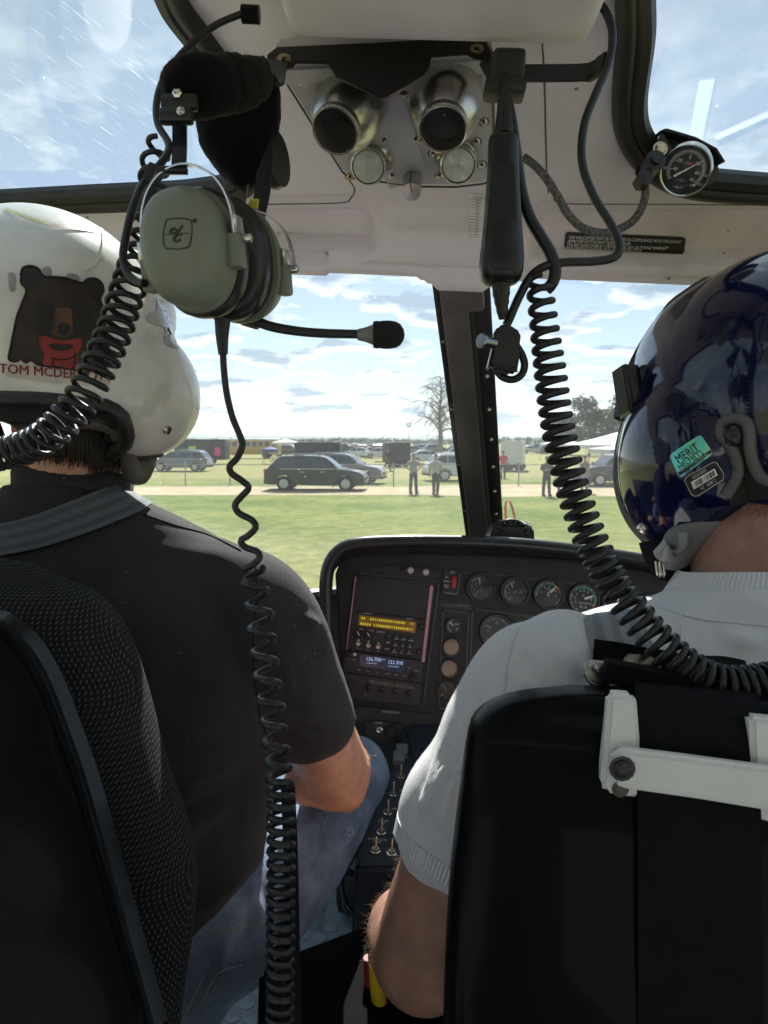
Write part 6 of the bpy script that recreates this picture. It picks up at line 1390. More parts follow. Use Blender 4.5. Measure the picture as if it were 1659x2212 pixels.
lb, _, _ = helmet_shell(c1, E1, lambda a: rim1(a) - .020 * (1 - sst(50, 75, abs(a))), R(6), .93, 80, 30, roll=-.03); lin = obj('liner', lb, MM('liner_foam', (.018, .018, .018), .9), h1)
# nape pad and ear-cup leather
LEATH = mat('nape_leather', (.10, .088, .068), .55, bump=.5, bscale=160, bdist=.001, var=.25, vscale=40)
b = B(); P = PX([(60, 890, .735), (130, 905, .725), (190, 908, .725), (240, 918, .735), (266, 950, .75), (278, 990, .765), (286, 1022, .775)], 30); tube(b, P, [.009, .010, .0105, .0105, .0105, .0105, .010], 14); tp(b, [(286, 1022, .775, .011), (300, 1028, .785, .012), (314, 1000, .79, .012), (320, 960, .795, .013)], 14, 12); t_ = fuse(b, .004, 4); obj('nape_pad', t_, LEATH, h1, ang=80)
b = B(); P = PX([(20, 872, .722), (120, 880, .713), (200, 888, .716), (262, 900, .73)], 24); ribbon(b, P, cv(.1, 1, .1), .021, .002); obj('nape_strap', b, webbing('olive_webbing', (.06, .057, .048), (.075, .07, .06)), h1)
b = B(); P = PX([(0, 890, .70), (40, 905, .695), (60, 930, .69), (50, 990, .69), (25, 960, .69)], 16); ribbon(b, P, cv(1, .2, .1), .018, .003); obj('strap_end', b, MM('strap_grey', (.05, .05, .048), .6), h1)
for x, y, r_ in ((361, 717, .0045), (361, 928, .0052)):
    q = H1.ray_cast(CAM, ray(x, y).normalized()); b = B(); M = frame(q[0], CR - q[1] * CR.dot(q[1]), q[1].cross(CR)) if q[0] else None
    if M is not None:
        nn = q[1] if q[1].dot(ray(x, y)) < 0 else -q[1]; xx = nn.orthogonal(); M = frame(q[0], xx, nn.cross(xx)); lathe(b, M, [(r_, -.001), (r_, .001), (r_ * .85, .0022), (.0003, .003)], 18); sc_ = obj('screw', b, STEEL, h1); b = B(); rbox(b, M @ Matrix.Translation((0, 0, .003)) @ Matrix.Rotation(1.2, 4, 'Z'), r_ * 1.7, .0012, .0012); obj('slot', b, BLACKINK, sc_)
b = B(); lathe(b, frame(U(318, 1003, .79), CF, CU), [(.006, -.004), (.006, .006), (.004, .008), (.001, .008)], 14); obj('snap', b, BLACKP, h1)
# painted bear and name, laid on the shell
def smoothed(pts, n=90): 
    P = spline([(x, y, 0) for x, y in pts + pts[:1]], n)[:, :2]; return [tuple(p) for p in P[:-1]]
def crop4(pts): return [(x * .3906, 378 + y * .3906) for x, y in pts]     # traced in an enlarged view of the helmet
FUR = mat('paint_bear_brown', (.030, .017, .011), .5, var=.55, vscale=45); FURB = mat('paint_bear_black', (.012, .010, .011), .5); MUZ = mat('paint_bear_muzzle', (.10, .042, .018), .5, var=.5, vscale=60); REDP = mat('paint_red', (.26, .022, .022), .5, var=.35, vscale=70); OLDW = mat('paint_old_white', (.55, .50, .45), .5, var=.2, vscale=80); INKR = mat('paint_name_red', (.20, .012, .022), .5); SMK = mat('paint_smudge', (.30, .29, .28), .5, var=.3, vscale=90)
b = B()
for pts in ([(45, 545), (75, 540), (90, 580), (80, 640), (60, 645), (48, 600)], [(232, 520), (262, 506), (285, 525), (280, 560), (245, 562)], [(360, 560), (385, 545), (430, 555), (440, 585), (380, 580)]): merge(b, patch(H1, smoothed(crop4(pts), 40), .0006, 8))
obj('smudges', b, SMK, h1, recalc=False)
bear = [(115, 560), (125, 520), (165, 506), (210, 520), (242, 562), (300, 566), (360, 572), (420, 590), (455, 598), (480, 578), (525, 575), (560, 600), (570, 645), (553, 690), (575, 760), (583, 850), (598, 940), (600, 1035), (575, 1060), (590, 1075), (540, 1092), (505, 1075), (470, 1095), (430, 1080), (300, 1060), (240, 1055), (200, 1045), (175, 1025), (140, 1038), (115, 1015), (95, 1030), (50, 1020), (62, 940), (80, 850), (95, 780), (118, 720), (145, 640), (118, 600)]
bo = obj('painted_bear', patch(H1, smoothed(crop4(bear), 160), .0009, 6), FUR, h1, recalc=False)
b = B(); ol = smoothed(crop4(bear), 220); Q = [drape(H1, x, y, .0011) for x, y in ol]; Q = [q for q in Q if q]; tube(b, Q, .0011, 5, False)
for pts in ([(125, 545), (165, 520), (215, 545), (230, 600), (165, 630), (130, 590)], [(470, 600), (520, 585), (558, 610), (560, 650), (530, 685), (480, 640)], [(205, 690), (290, 720), (300, 770), (290, 850), (270, 900), (215, 900), (190, 800)], [(395, 720), (480, 690), (500, 780), (470, 900), (420, 890), (400, 800)], [(320, 830), (345, 820), (375, 825), (388, 850), (365, 885), (335, 882), (318, 860)], [(285, 880), (350, 905), (420, 885), (440, 910), (350, 925), (250, 905)], [(500, 900), (590, 940), (598, 1040), (520, 1080), (480, 1000)]): merge(b, patch(H1, smoothed(crop4(pts), 50), .0013, 7))
obj('bear_shadows', b, FURB, bo, recalc=False)
b = B()
for pts in ([(305, 740), (330, 735), (375, 735), (398, 755), (402, 830), (395, 875), (350, 895), (300, 888), (275, 870), (280, 820)],): merge(b, patch(H1, smoothed(crop4(pts), 50), .0011, 7))
obj('bear_muzzle', b, MUZ, bo, recalc=False)
b = B()
for pts in ([(215, 900), (245, 890), (330, 915), (400, 910), (448, 905), (448, 950), (430, 990), (432, 1040), (420, 1078), (300, 1066), (240, 1050), (244, 985), (222, 950)],): merge(b, patch(H1, smoothed(crop4(pts), 60), .0014, 7))
obj('red_face', b, REDP, bo, recalc=False)
b = B(); merge(b, patch(H1, smoothed(crop4([(262, 938), (310, 930), (345, 940), (380, 935), (408, 955), (350, 972), (290, 965)]), 40), .0018, 7))
for pts in ([(285, 1010), (330, 1022), (400, 1010), (420, 985)], [(290, 1020), (300, 1060)], [(420, 1000), (405, 1070)]):
    Q = [drape(H1, x, y, .0017) for x, y in spline([(x, y, 0) for x, y in crop4(pts)], 14)[:, :2]]; tube(b, [q for q in Q if q], .0007, 4)
obj('face_lines', b, FURB, bo, recalc=False)
npt = patch(H1, crop4([(45, 1040), (200, 1055), (400, 1085), (598, 1095), (605, 1165), (400, 1160), (200, 1138), (30, 1112)]), .0007, 9); npl = obj('name_tape', npt, OLDW, h1, recalc=False)
b = B(); npn = Plane(drape(H1, 120, 805), drape(H1, 215, 812) - drape(H1, 30, 798), CU)
if npn.n.dot(CF) > 0: npn = Plane(npn.o, -npn.x, CU)
t = text_bm('TOM MCDERMOTT', 27.5 * npn.k(120, 805), 'CENTER'); xs_ = [v.co.x for v in t.verts]; t.transform(Matrix.Diagonal((215 * npn.k(120, 805) / (max(xs_) - min(xs_)), 1, 1, 1)))
bmesh.ops.subdivide_edges(t, edges=[e for e in t.edges if e.calc_length() > .004], cuts=2); tm_ = t.copy(); merge(b, tm_, npn.at(124.9, 806, .0202)); merge(b, t, npn.at(123.6, 805.6, .02)); drape_bm(H1, b, .0014); obj('lettering', b, INKR, npl, recalc=False)
TAPE = mat('helmet_metal_tape', (.5, .5, .5), .35, .7, var=.3, vscale=60, rvar=.3)
b = B(); merge(b, patch(H1, smoothed(crop4([(862, 680), (900, 705), (935, 750), (950, 800), (975, 870), (985, 930), (985, 962), (950, 950), (915, 940), (905, 900), (910, 850), (893, 838), (850, 825), (808, 800), (825, 770), (865, 750)]), 70), .0008, 7)); obj('scuffed_tape', b, TAPE, h1, recalc=False)
CREST = MM('faded_yellow', (.55, .52, .25), .5, var=.3, vscale=60); CREST2 = MM('faded_red', (.45, .25, .24), .5, var=.3, vscale=60)
for pts, mt_, wd in (([(12, 452), (40, 463), (75, 476), (112, 486)], CREST, 3.2), ([(112, 486), (160, 494), (205, 500)], CREST2, 2.6)):
    b = B(); Q = spline([(x, y, 0) for x, y in pts], 24)[:, :2]; g = []
    for i, (x, y) in enumerate(Q):
        r_ = [drape(H1, x + k * .2, y + k, .0008) for k in (-wd, 0, wd)]
        if all(r_): g.append(r_)
    if len(g) > 2: sheet(b, g); obj('crest_stripe', b, mt_, h1, recalc=False)
    else: b.free()
# smear of a ring on the shell: a faded arc
b = B(); Q = [drape(H1, x, y, .0007) for x, y in spline([(218, 496, 0), (222, 520, 0), (218, 550, 0), (200, 576, 0), (178, 585, 0)], 24)[:, :2]]; tube(b, [q for q in Q if q], .0014, 5); obj('faded_ring', b, MM('faded_cream', (.66, .62, .48), .5), h1)

# =============================== right person
p2_ = thing('person', 'person in pale grey polo shirt and dark blue helmet in the right seat', 'person', U(1640, 2300, .66))
SKIN2 = skin_mat('skin_right', (.33, .175, .125))
b = B()
tri([(1350, 1540, 1760, .69, .05), (1390, 1420, 1880, .685, .06), (1460, 1200, 2080, .67, .08), (1700, 1130, 2120, .655, .09), (2250, 1130, 2120, .65, .09)], 24, 2.1, 14, b)
tp(b, [(1645, 1310, .695, .064), (1645, 1220, .70, .065), (1652, 1140, .725, .065), (1665, 1050, .75, .064)], 14)
tp(b, [(1570, 1250, .73, .028), (1545, 1195, .76, .03), (1520, 1160, .79, .03)], 8)
hc2 = U(1690, 880, .765); head(b, hc2, R(-12))
tp(b, [(1185, 1530, .638, .048), (1100, 1645, .635, .051), (1020, 1800, .635, .0515), (955, 1960, .645, .0505), (918, 2065, .655, .0485)], 26, 24)
tp(b, [(918, 2065, .655, .0485), (896, 2040, .72, .0475), (876, 2005, .80, .043), (880, 1970, .90, .034), (895, 1945, .97, .027)], 24, 22)
fingers(b, U(895, 1944, .972), cv(.2, .1, 1), cv(.2, -1, 0), 1, .8)
tp(b, [(2120, 1480, .64, .055), (2200, 1700, .65, .05), (2220, 1900, .68, .046), (2050, 1880, .80, .04), (1900, 1800, .92, .028)], 30); fingers(b, U(1900, 1800, .92), cv(-.3, 0, 1), cv(0, -1, 0), 1, .8)
body2 = obj('body', fuse(b, .0062, 8), SKIN2, p2_, ang=80); B2 = bvh_of(body2)
arm_hair(body2, B2, [((860, 1830), (845, 1890)), ((845, 1890), (800, 1960)), ((800, 1960), (800, 2060)), ((800, 1970), (806, 2100)), ((830, 1900), (800, 1990))], 150, .0065, HB, p2_, 5, cv(-.25, -.35, .1))
POLO = weave('pale_polo', (.62, .62, .64), 300, (.78, .78, .80), .8, .25, .75, 'twill', .0007)
b = B()
tri([(1262, 1500, 1800, 0.666, 0.06), (1290, 1436, 1855, 0.670, 0.066), (1312, 1352, 1930, 0.672, 0.07), (1334, 1240, 2040, 0.674, 0.076), (1352, 1176, 2110, 0.674, 0.082), (1380, 1136, 2158, 0.670, 0.088), (1420, 1116, 2180, 0.662, 0.094), (1480, 1125, 2195, 0.653, 0.1), (1600, 1115, 2200, 0.643, 0.105), (1900, 1080, 2200, 0.638, 0.11), (2250, 1085, 2190, 0.638, 0.11)], 32, 2.2, 30, b)
tp(b, [(1215, 1442, .645, .053), (1168, 1484, .64, .064), (1118, 1578, .638, .066), (1066, 1675, .637, .0645), (1020, 1740, .637, .0635), (1002, 1800, .637, .062)], 30, 26)
P = PX([(1002, 1800, .637, .062), (994, 1824, .637, .061), (988, 1842, .637, .060)], 6); rings(b, [sup(V(q[:3]), cv(.9, -.38, 0).normalized(), CF, q[3], q[3] * .95, 22) for q in P])
tp(b, [(2090, 1425, .645, .056), (2150, 1470, .64, .066), (2190, 1600, .638, .062), (2210, 1760, .637, .056)], 24, 20)
pb_ = fuse(b, .0048, 9)
wrinkle(pb_, .0032, 11, 7.7, [(1030, 1500, 985, 1760, 9, .009), (1010, 1560, 975, 1800, 7, -.009), (950, 1640, 905, 1790, 8, .008), (965, 1600, 925, 1740, 6, -.008), (1130, 1400, 1150, 1480, 12, -.006), (1210, 1400, 1260, 1470, 14, .005), (1480, 1360, 1480, 1470, 10, .006), (1540, 1360, 1659, 1400, 18, .006), (1106, 1352, 1065, 1560, 7, .0025), (1010, 1520, 985, 1690, 9, .006), (985, 1560, 960, 1720, 7, -.006), (960, 1600, 925, 1790, 9, .005), (1040, 1480, 1010, 1640, 10, -.005), (1150, 1420, 1120, 1510, 9, .003), (1500, 1330, 1640, 1420, 40, -.006), (1180, 1390, 1300, 1420, 24, .003), (905, 1700, 960, 1820, 8, .003)])
polo = obj('polo_shirt', pb_, POLO, p2_, ang=80); PB = bvh_of(polo)
for pts in ([(1120, 1356), (1104, 1395), (1092, 1445), (1086, 1500), (1084, 1560)], [(1424, 1312), (1500, 1335), (1580, 1345), (1659, 1352)], [(1470, 1325), (1474, 1400), (1478, 1480)]):
    b = B(); Q = [drape(PB, x, y, .0003) for x, y in spline([(x, y, 0) for x, y in pts], 30)[:, :2]]; tube(b, [q for q in Q if q], .0010, 5); obj('seam', b, POLO, p2_)
fuzz(polo, 7000, .0010, .00009, MM('polo_fibre', (.7, .7, .7), .7), polo, 22, 1900)
# ribbed cuff and collar
def rib(name, col):
    mt, nt, out = nodes(name); p = N(nt, 'ShaderNodeBsdfPrincipled', i_Roughness=.85); L(nt, p.outputs[0], out.inputs[0]); uv = N(nt, 'ShaderNodeUVMap'); s = N(nt, 'ShaderNodeSeparateXYZ'); L(nt, uv.outputs[0], s.inputs[0])
    h = math_(nt, 'SINE', math_(nt, 'MULTIPLY', s.outputs[0], 2 * math.pi)); rp = N(nt, 'ShaderNodeMix', data_type='RGBA'); rp.inputs[6].default_value = (*[c * .86 for c in col], 1); rp.inputs[7].default_value = (*[c * 1.08 for c in col], 1); L(nt, math_(nt, 'MULTIPLY_ADD', h, .5, .5), rp.inputs[0]); L(nt, rp.outputs[2], p.inputs['Base Color'])
    bp = N(nt, 'ShaderNodeBump', i_Strength=.6, i_Distance=.001); L(nt, h, bp.inputs['Height']); L(nt, bp.outputs[0], p.inputs['Normal']); return mt
RIB = rib('polo_rib', (.70, .70, .72))
def ring_band(c0, c1, a, b_, r0, r1, nrib, name, parent, th=.003, n=80, sag=None):
    g = []; us = []
    for k in range(n + 1):
        q = 2 * math.pi * k / n; row = []; ur = []
        for t in np.linspace(0, 1, 5):
            c = V(c0).lerp(V(c1), t); r_ = (r0[0] + (r1[0] - r0[0]) * t, r0[1] + (r1[1] - r0[1]) * t); s = sag(q, t) if sag else V((0, 0, 0)); row.append(c + V(a) * math.cos(q) * r_[0] + V(b_) * math.sin(q) * r_[1] + s); ur.append((k / n * nrib, t))
        g.append(row); us.append(ur)
    b = B(); sheet(b, g, th, us); return obj(name, b, RIB, parent, ang=70)
e1 = cv(.9, -.38, 0).normalized()
ring_band(U(996, 1820, .637), U(984, 1854, .637), e1, CF, (.0625, .060), (.0605, .058), 110, 'sleeve_cuff', p2_)
ring_band(U(1655, 1312, .69), U(1652, 1226, .70), cv(1, 0, -.1).normalized(), cv(.1, 0, 1).normalized(), (.104, .092), (.077, .076), 130, 'collar', p2_, .003, 90, lambda q, t: cv(0, -.010 * abs(math.cos(q)) ** 2 * (1 - t) - .006 * abs(math.cos(q)) ** 3 * t, 0))
b = B(); tri([(1960, 1100, 2180, .66, .1), (2100, 1080, 2200, .66, .12), (2300, 1080, 2200, .66, .12)], 24, 2.5, 8, b); tp(b, [(1350, 2150, .70, .1), (1250, 1980, .9, .085), (1180, 1830, 1.1, .07), (1180, 1900, 1.35, .05)], 24, 18); tp(b, [(1950, 2150, .70, .1), (1850, 1980, .9, .085), (1750, 1830, 1.1, .07), (1700, 1900, 1.35, .05)], 24, 18)
obj('trousers', fuse(b, .01, 5), MM('navy_trousers', (.03, .035, .05), .85), p2_, ang=80)
for x in (1185, 1690): b = B(); rbox(b, frame(U(x, 1915, 1.4), cv(0, 0, 1), cv(1, 0, 0)), .26, .095, .09, .03); obj('shoe', b, BLACKTRIM, p2_)
b = B(); rnd = random.Random(8)
for i in range(90):
    x = rnd.uniform(1560, 1720); y = 1082 + rnd.random() * 40; Q = [drape(B2, x + t * rnd.gauss(0, 2), y + t * 6, .0006) for t in (0, .5, 1)]
    if all(Q): tube(b, Q, [.00025, .0001], 3, cap=False)
obj('hair', b, MM('nape_stubble', (.06, .04, .03), .6), p2_, recalc=False)
# grey-white shoulder strap, its buckle and folded black webbing
sw = strap_over(PB, [(1262, 1336), (1268, 1370), (1276, 1400), (1290, 1440), (1300, 1475)], [(1385, 1322), (1394, 1350), (1402, 1380), (1424, 1430), (1440, 1475)], 'shoulder_strap', webbing('pale_webbing', (.21, .225, .245), (.30, .31, .33)), None)
tag(sw, 'pale grey woven harness strap over the shoulder of the polo shirt', 'strap')
bk = thing('strap_adjuster', 'steel strap adjuster with folded black webbing above the white strap guide', 'buckle', U(1370, 1500, .53))
b = B(); qa = Plane(U(1370, 1450, .535), cv(1, -.19, 0), HZ * .8 + HY * .6)
if qa.n.dot(CF) > 0: qa = Plane(qa.o, -qa.x, qa.y)
prism(b, qa.M, qa.poly([(1262, 1432), (1270, 1424), (1310, 1428), (1316, 1450), (1322, 1478), (1312, 1490), (1278, 1476), (1264, 1462)]), -.006, .002, .002, 3); prism(b, qa.M, qa.poly([(1276, 1434), (1305, 1437), (1308, 1456), (1280, 1456)]), .002, .008, .002, 3); obj('frame', b, MM('worn_steel', (.42, .41, .38), .32, 1, var=.2, vscale=60), bk)
b = B(); prism(b, qa.M, qa.poly([(1346, 1420), (1354, 1417), (1400, 1422), (1418, 1436), (1424, 1450), (1340, 1438)]), .002, .007, .0015); obj('tongue', b, MM('worn_steel', (.42, .41, .38), .32, 1), bk)
b = B(); ribbon(b, PX([(1304, 1446, .522), (1360, 1458, .52), (1420, 1470, .518), (1482, 1484, .518)], 14), cv(0, 1, -.2), .016, .010); ribbon(b, PX([(1282, 1404, .56), (1350, 1414, .555), (1450, 1436, .55)], 14), cv(0, 1, .3), .017, .004); obj('folded_webbing', b, WEBK, bk)
# ---- blue helmet
BLU = mat('helmet_blue', (.003, .0055, .036), .12, coat=.7, var=.1, vscale=6, spec=.35)
def rim2(a):
    a_ = abs(a)
    return -.138 - .020 * sst(25, 50, a_) - .036 * sst(50, 80, a_) + .225 * sst(108, 136, a_)
E2 = [(0, 0, 0, .124, .145, .124), (-.110, .015, -.102, .056, .085, .088), (.110, .015, -.102, .056, .085, .088), (0, .07, .02, .115, .095, .095), (0, -.02, -.06, .118, .125, .145), (-.06, .03, -.05, .084, .11, .11), (.06, .03, -.05, .084, .11, .11)]
c2 = U(1690, 800, .755); hb_, rimP, _ = helmet_shell(c2, E2, rim2, R(-8), roll=.04)
h2 = obj('helmet', hb_, BLU, p2_, ang=75); solid(h2, .004); H2 = bvh_of(h2)
GTRIM = mat('trim_grey_rubber', (.10, .10, .095), .45, var=.3, vscale=40)
b = B(); tube(b, spline([tuple(p) for p in rimP + rimP[:1]], 200), .0062, 10, False); obj('edge_trim', b, GTRIM, h2)
lb, _, _ = helmet_shell(c2, E2, lambda a: rim2(a) - .026 * (1 - sst(45, 70, abs(a))), R(-8), .94, 80, 30, roll=.04); obj('liner', lb, MM('liner_foam', (.018, .018, .018), .9), h2)
key = [(1566, 1072), (1590, 1030), (1592, 1000), (1580, 970), (1562, 945), (1558, 925), (1568, 910), (1590, 904), (1612, 912), (1620, 935), (1622, 975), (1632, 1010), (1652, 1035), (1700, 1045), (1760, 1050)]
b = B(); Q = [drape(H2, x, y, .001) for x, y in spline([(x, y, 0) for x, y in key], 60)[:, :2]]; tube(b, [q for q in Q if q], .0058, 10); obj('slot_trim', b, GTRIM, h2)
b = B(); merge(b, patch(H2, key + [(1760, 1075), (1660, 1075), (1580, 1092)], .0012, 9)); obj('nape_slot', b, MM('slot_black', (.01, .01, .01), .7), h2, recalc=False)
q = drape(H2, 1592, 940, .003); b = B(); ball(b, q, (.011, .006, .011), 14); obj('slot_bolt', b, BLACKP, h2)
# leather ear pad, chin strap
GLEA = mat('grey_leather', (.16, .16, .155), .5, bump=.5, bscale=190, bdist=.001, var=.2, vscale=40)
b = B(); tp(b, [(1600, 1098, .69, .010), (1560, 1110, .695, .014), (1515, 1140, .705, .019), (1478, 1170, .715, .020), (1462, 1196, .72, .017), (1450, 1214, .725, .010)], 30, 14); tp(b, [(1465, 1205, .722, .012), (1490, 1195, .735, .012), (1512, 1172, .745, .012)], 12, 10); obj('ear_pad', fuse(b, .004, 5), GLEA, h2, ang=80)
b = B(); ribbon(b, PX([(1425, 1178, .712), (1432, 1192, .706), (1452, 1196, .702), (1466, 1180, .70), (1470, 1150, .70)], 20), cv(.3, .6, -.7), .020, .0025); obj('ear_strap', b, MM('strap_leather', (.22, .22, .21), .4), h2)
b = B(); P = PX([(1402, 1170, .73), (1412, 1200, .735), (1425, 1225, .74), (1445, 1240, .745), (1475, 1238, .75), (1500, 1218, .76)], 24); ribbon(b, P, cv(.5, .5, -.5), .020, .003)
for i in range(2, 22, 2): p = V(P[i]); rbox(b, frame(p, cv(.5, .5, -.5), CF), .021, .004, .0045, .001)
obj('chin_strap', b, WEBK, h2)
b = B()
for dx in (0, 9): tube(b, PX([(1416 + dx, 1212, .727), (1420 + dx, 1240, .727), (1426 + dx, 1243, .727), (1424 + dx, 1215, .727)], 14), .0016, 6)
obj('strap_buckle', b, STEEL, h2)
b = B(); ball(b, U(1388, 1142, .735), .006, 12); obj('snap', b, STEEL, h2)
# visor and its knob standing off the left front
VIS = MM('visor_black', (.012, .012, .012), .3, var=.2)
b = B(); P = PX([(1580, 600, .835), (1540, 626, .825), (1490, 668, .805), (1444, 728, .81), (1410, 790, .81), (1390, 850, .805), (1382, 890, .80)], 30); ribbon(b, P, cv(-.3, .3, 1), .075, .010); obj('visor_cover', b, VIS, h2, ang=60)
b = B(); ribbon(b, PX([(1480, 700, .775), (1450, 738, .78), (1426, 780, .78)], 10), cv(.4, .3, .8), .012, .003); obj('amber_label', b, MM('label_amber', (.5, .26, .03), .5), h2)
b = B(); M = frame(U(1382, 838, .79), cv(-1, -.15, .05), cv(-.1, 1, 0)); rbox(b, M @ Matrix.Translation((-.006, 0, 0)), .020, .046, .04, .008, 3); rbox(b, M @ Matrix.Translation((.010, 0, 0)), .016, .050, .034, .005, 3); rbox(b, M @ Matrix.Translation((.018, -.002, 0)), .006, .056, .042, .002); kn = obj('visor_knob', b, BLACKP, h2)
b = B()
for i in range(9): rbox(b, M @ Matrix.Translation((.0215, 0, -.018 + i * .0045)), .0012, .05, .0018)
obj('ridges', b, BLACKM, kn)
# maker's stickers, laid on the shell
def crop6(pts): return [(1317.6 + x * .32724, 529.2 + y * .32724) for x, y in pts]
def holo():
    mt, nt, out = nodes('holographic_foil'); p = N(nt, 'ShaderNodeBsdfPrincipled', i_Roughness=.3, i_Metallic=.5); L(nt, p.outputs[0], out.inputs[0]); tc = N(nt, 'ShaderNodeTexCoord'); mp = N(nt, 'ShaderNodeMapping'); mp.inputs['Rotation'].default_value = (0, R(40), R(20)); mp.inputs['Scale'].default_value = (26, 26, 26); L(nt, tc.outputs['Object'], mp.inputs[0])
    n_ = N(nt, 'ShaderNodeTexNoise', i_Scale=.6, i_Detail=1.0, i_Distortion=1.2); L(nt, mp.outputs[0], n_.inputs['Vector']); r_ = N(nt, 'ShaderNodeValToRGB'); e = r_.color_ramp.elements
    e[0].position = .3; e[0].color = (.45, .8, .25, 1); e[1].position = .72; e[1].color = (.35, .25, .75, 1)
    for p_, c in ((.42, (.15, .75, .6)), (.5, (.2, .6, .8)), (.6, (.3, .4, .85))): k = e.new(p_); k.color = (*c, 1)
    L(nt, n_.outputs[0], r_.inputs[0]); L(nt, r_.outputs[0], p.inputs['Base Color']); L(nt, r_.outputs[0], p.inputs['Emission Color']); p.inputs['Emission Strength'].default_value = 0; return mt
s1 = obj('maker_sticker', patch(H2, crop6([(404, 1408), (401, 1392), (412, 1376), (500, 1314), (582, 1262), (598, 1260), (610, 1268), (640, 1312), (668, 1356), (671, 1374), (664, 1392), (570, 1462), (482, 1528), (466, 1533), (454, 1522), (430, 1470)]), .0008, 8), holo(), h2, recalc=False)
sx_, sy_ = crop6([(535, 1400)])[0]; sd = 22
sp_ = Plane(drape(H2, sx_, sy_), drape(H2, *crop6([(660, 1330)])[0]) - drape(H2, *crop6([(430, 1480)])[0]), CU)
if sp_.n.dot(CF) > 0: sp_ = Plane(sp_.o, -sp_.x, CU)
ks = sp_.k(sx_, sy_)
def stext(b, s, cx_, cy_, h, wid):
    t = text_bm(s, h * 1.38 * ks); xs_ = [v.co.x for v in t.verts]; t.transform(Matrix.Diagonal((wid * ks / (max(xs_) - min(xs_)), 1, 1, 1))); x, y = crop6([(cx_, cy_)])[0]; merge(b, t, sp_.at(x, y, .01))
b = B(); stext(b, 'MERIT', 512, 1378, 19, 50); stext(b, 'HELMETS', 535, 1420, 12.5, 56); drape_bm(H2, b, .0014); obj('lettering', b, BLACKINK, s1, recalc=False)
b = B(); merge(b, patch(H2, crop6([(452, 1502), (664, 1352), (670, 1372), (462, 1522)]), .0012, 8)); obj('dark_band', b, BLACKINK, s1, recalc=False)
b = B(); stext(b, 'MFR OUTER HELMETS INC', 560, 1436, 4.5, 66); drape_bm(H2, b, .0016); obj('band_lettering', b, PALEINK, s1, recalc=False)
b = B(); stext(b, '904.710.7154', 562, 1463, 11, 46); drape_bm(H2, b, .0014); obj('telephone_number', b, BLACKINK, s1, recalc=False)
def rr_pts(): return [(498, 1555), (515, 1530), (680, 1438), (700, 1440), (745, 1510), (745, 1545), (585, 1648), (560, 1655), (540, 1640)]
s2 = obj('serial_sticker', patch(H2, crop6([(492, 1556), (512, 1525), (680, 1432), (704, 1434), (751, 1508), (750, 1550), (588, 1655), (558, 1661), (535, 1645)]), .0008, 8), MM('sticker_silver', (.42, .42, .40), .4), h2, recalc=False)
b = B(); merge(b, patch(H2, crop6(rr_pts()), .0011, 8)); obj('field', b, BLACKINK, s2, recalc=False)
b = B(); merge(b, patch(H2, crop6([(538, 1565), (690, 1475), (710, 1518), (555, 1612)]), .0014, 8)); obj('white_field', b, WHITEINK, s2, recalc=False)
b = B(); rnd = random.Random(1); u = 0
while u < .96:
    wd = rnd.choice((.012, .02, .03)); A_ = [np.array((548, 1568)) * (1 - t) + np.array((690, 1483)) * t for t in (u, u + wd)]; B_ = [np.array((560, 1603)) * (1 - t) + np.array((704, 1516)) * t for t in (u, u + wd)]; merge(b, patch(H2, crop6([tuple(A_[0]), tuple(A_[1]), tuple(B_[1]), tuple(B_[0])]), .0017, 30)); u += wd + rnd.choice((.012, .02, .035))
obj('bar_code', b, BLACKINK, s2, recalc=False)
b = B(); stext(b, 'MADE IN FRANCE', 592, 1512, 7.5, 32); stext(b, 'N\u00b0  60812', 650, 1580, 8, 33); drape_bm(H2, b, .0015); obj('lettering', b, PALEINK, s2, recalc=False)
# ================================================================ things hanging from the roof
OLIVE = mat('headset_green', (.19, .21, .165), .42, var=.06, vscale=12, bump=.1, bscale=220, bdist=.0005, spec=.4)
CUSHB = mat('ear_cushion_black', (.013, .013, .015), .33, var=.2, vscale=30, bump=.15, bscale=40, bdist=.002)
PELT = mat('fleece_black', (.004, .0039, .0043), .95, sheen=.10, bump=.35, bscale=900, bdist=.0012, var=.4, vscale=60, spec=.1)
hs = thing('headset', 'green aviation headset with black fleece head pad hanging by its band from the bracket', 'headset', U(450, 690, .5))
ca = U(405, 537, .470); cbk = U(528, 584, .558)
AX = (cbk - ca).normalized(); HH = (cv(-.03, 1, -.02) - AX * AX.dot(cv(-.03, 1, -.02))).normalized(); WW = HH.cross(AX)
if WW.dot(CR) < 0: WW = -WW
D_ = (cbk - ca).length
def cup(t0, t1, c0, prof, mt, name, parent, ax=AX, e=2.25):
    b = B(); RG = []
    for t, f in prof: RG.append(sup(c0 + ax * (t0 + (t1 - t0) * t), WW, HH, .0296 * f, .0392 * f, 48, e if f > .4 else 2.2))
    rings(b, RG); return obj(name, b, mt, parent, ang=50)
fc = cup(-.024, .012, ca, [(0, .05), (.012, .35), (.05, .58), (.14, .77), (.28, .885), (.45, .95), (.7, .985), (.9, 1.0), (.92, 1.025), (1.0, 1.025)], OLIVE, 'ear_cup', hs)
fc['label'] = 'near green ear cup with a printed badge'
cup(.012, .034, ca, [(0, .9), (.03, 1.05), (.2, 1.09), (.55, 1.10), (.85, 1.06), (1, .95)], CUSHB, 'ear_cushion', hs)
cup(.034, .062, ca + WW * .005, [(0, .95), (.12, 1.07), (.45, 1.11), (.8, 1.09), (.97, 1.04), (1, .9)], CUSHB, 'ear_cushion', hs)
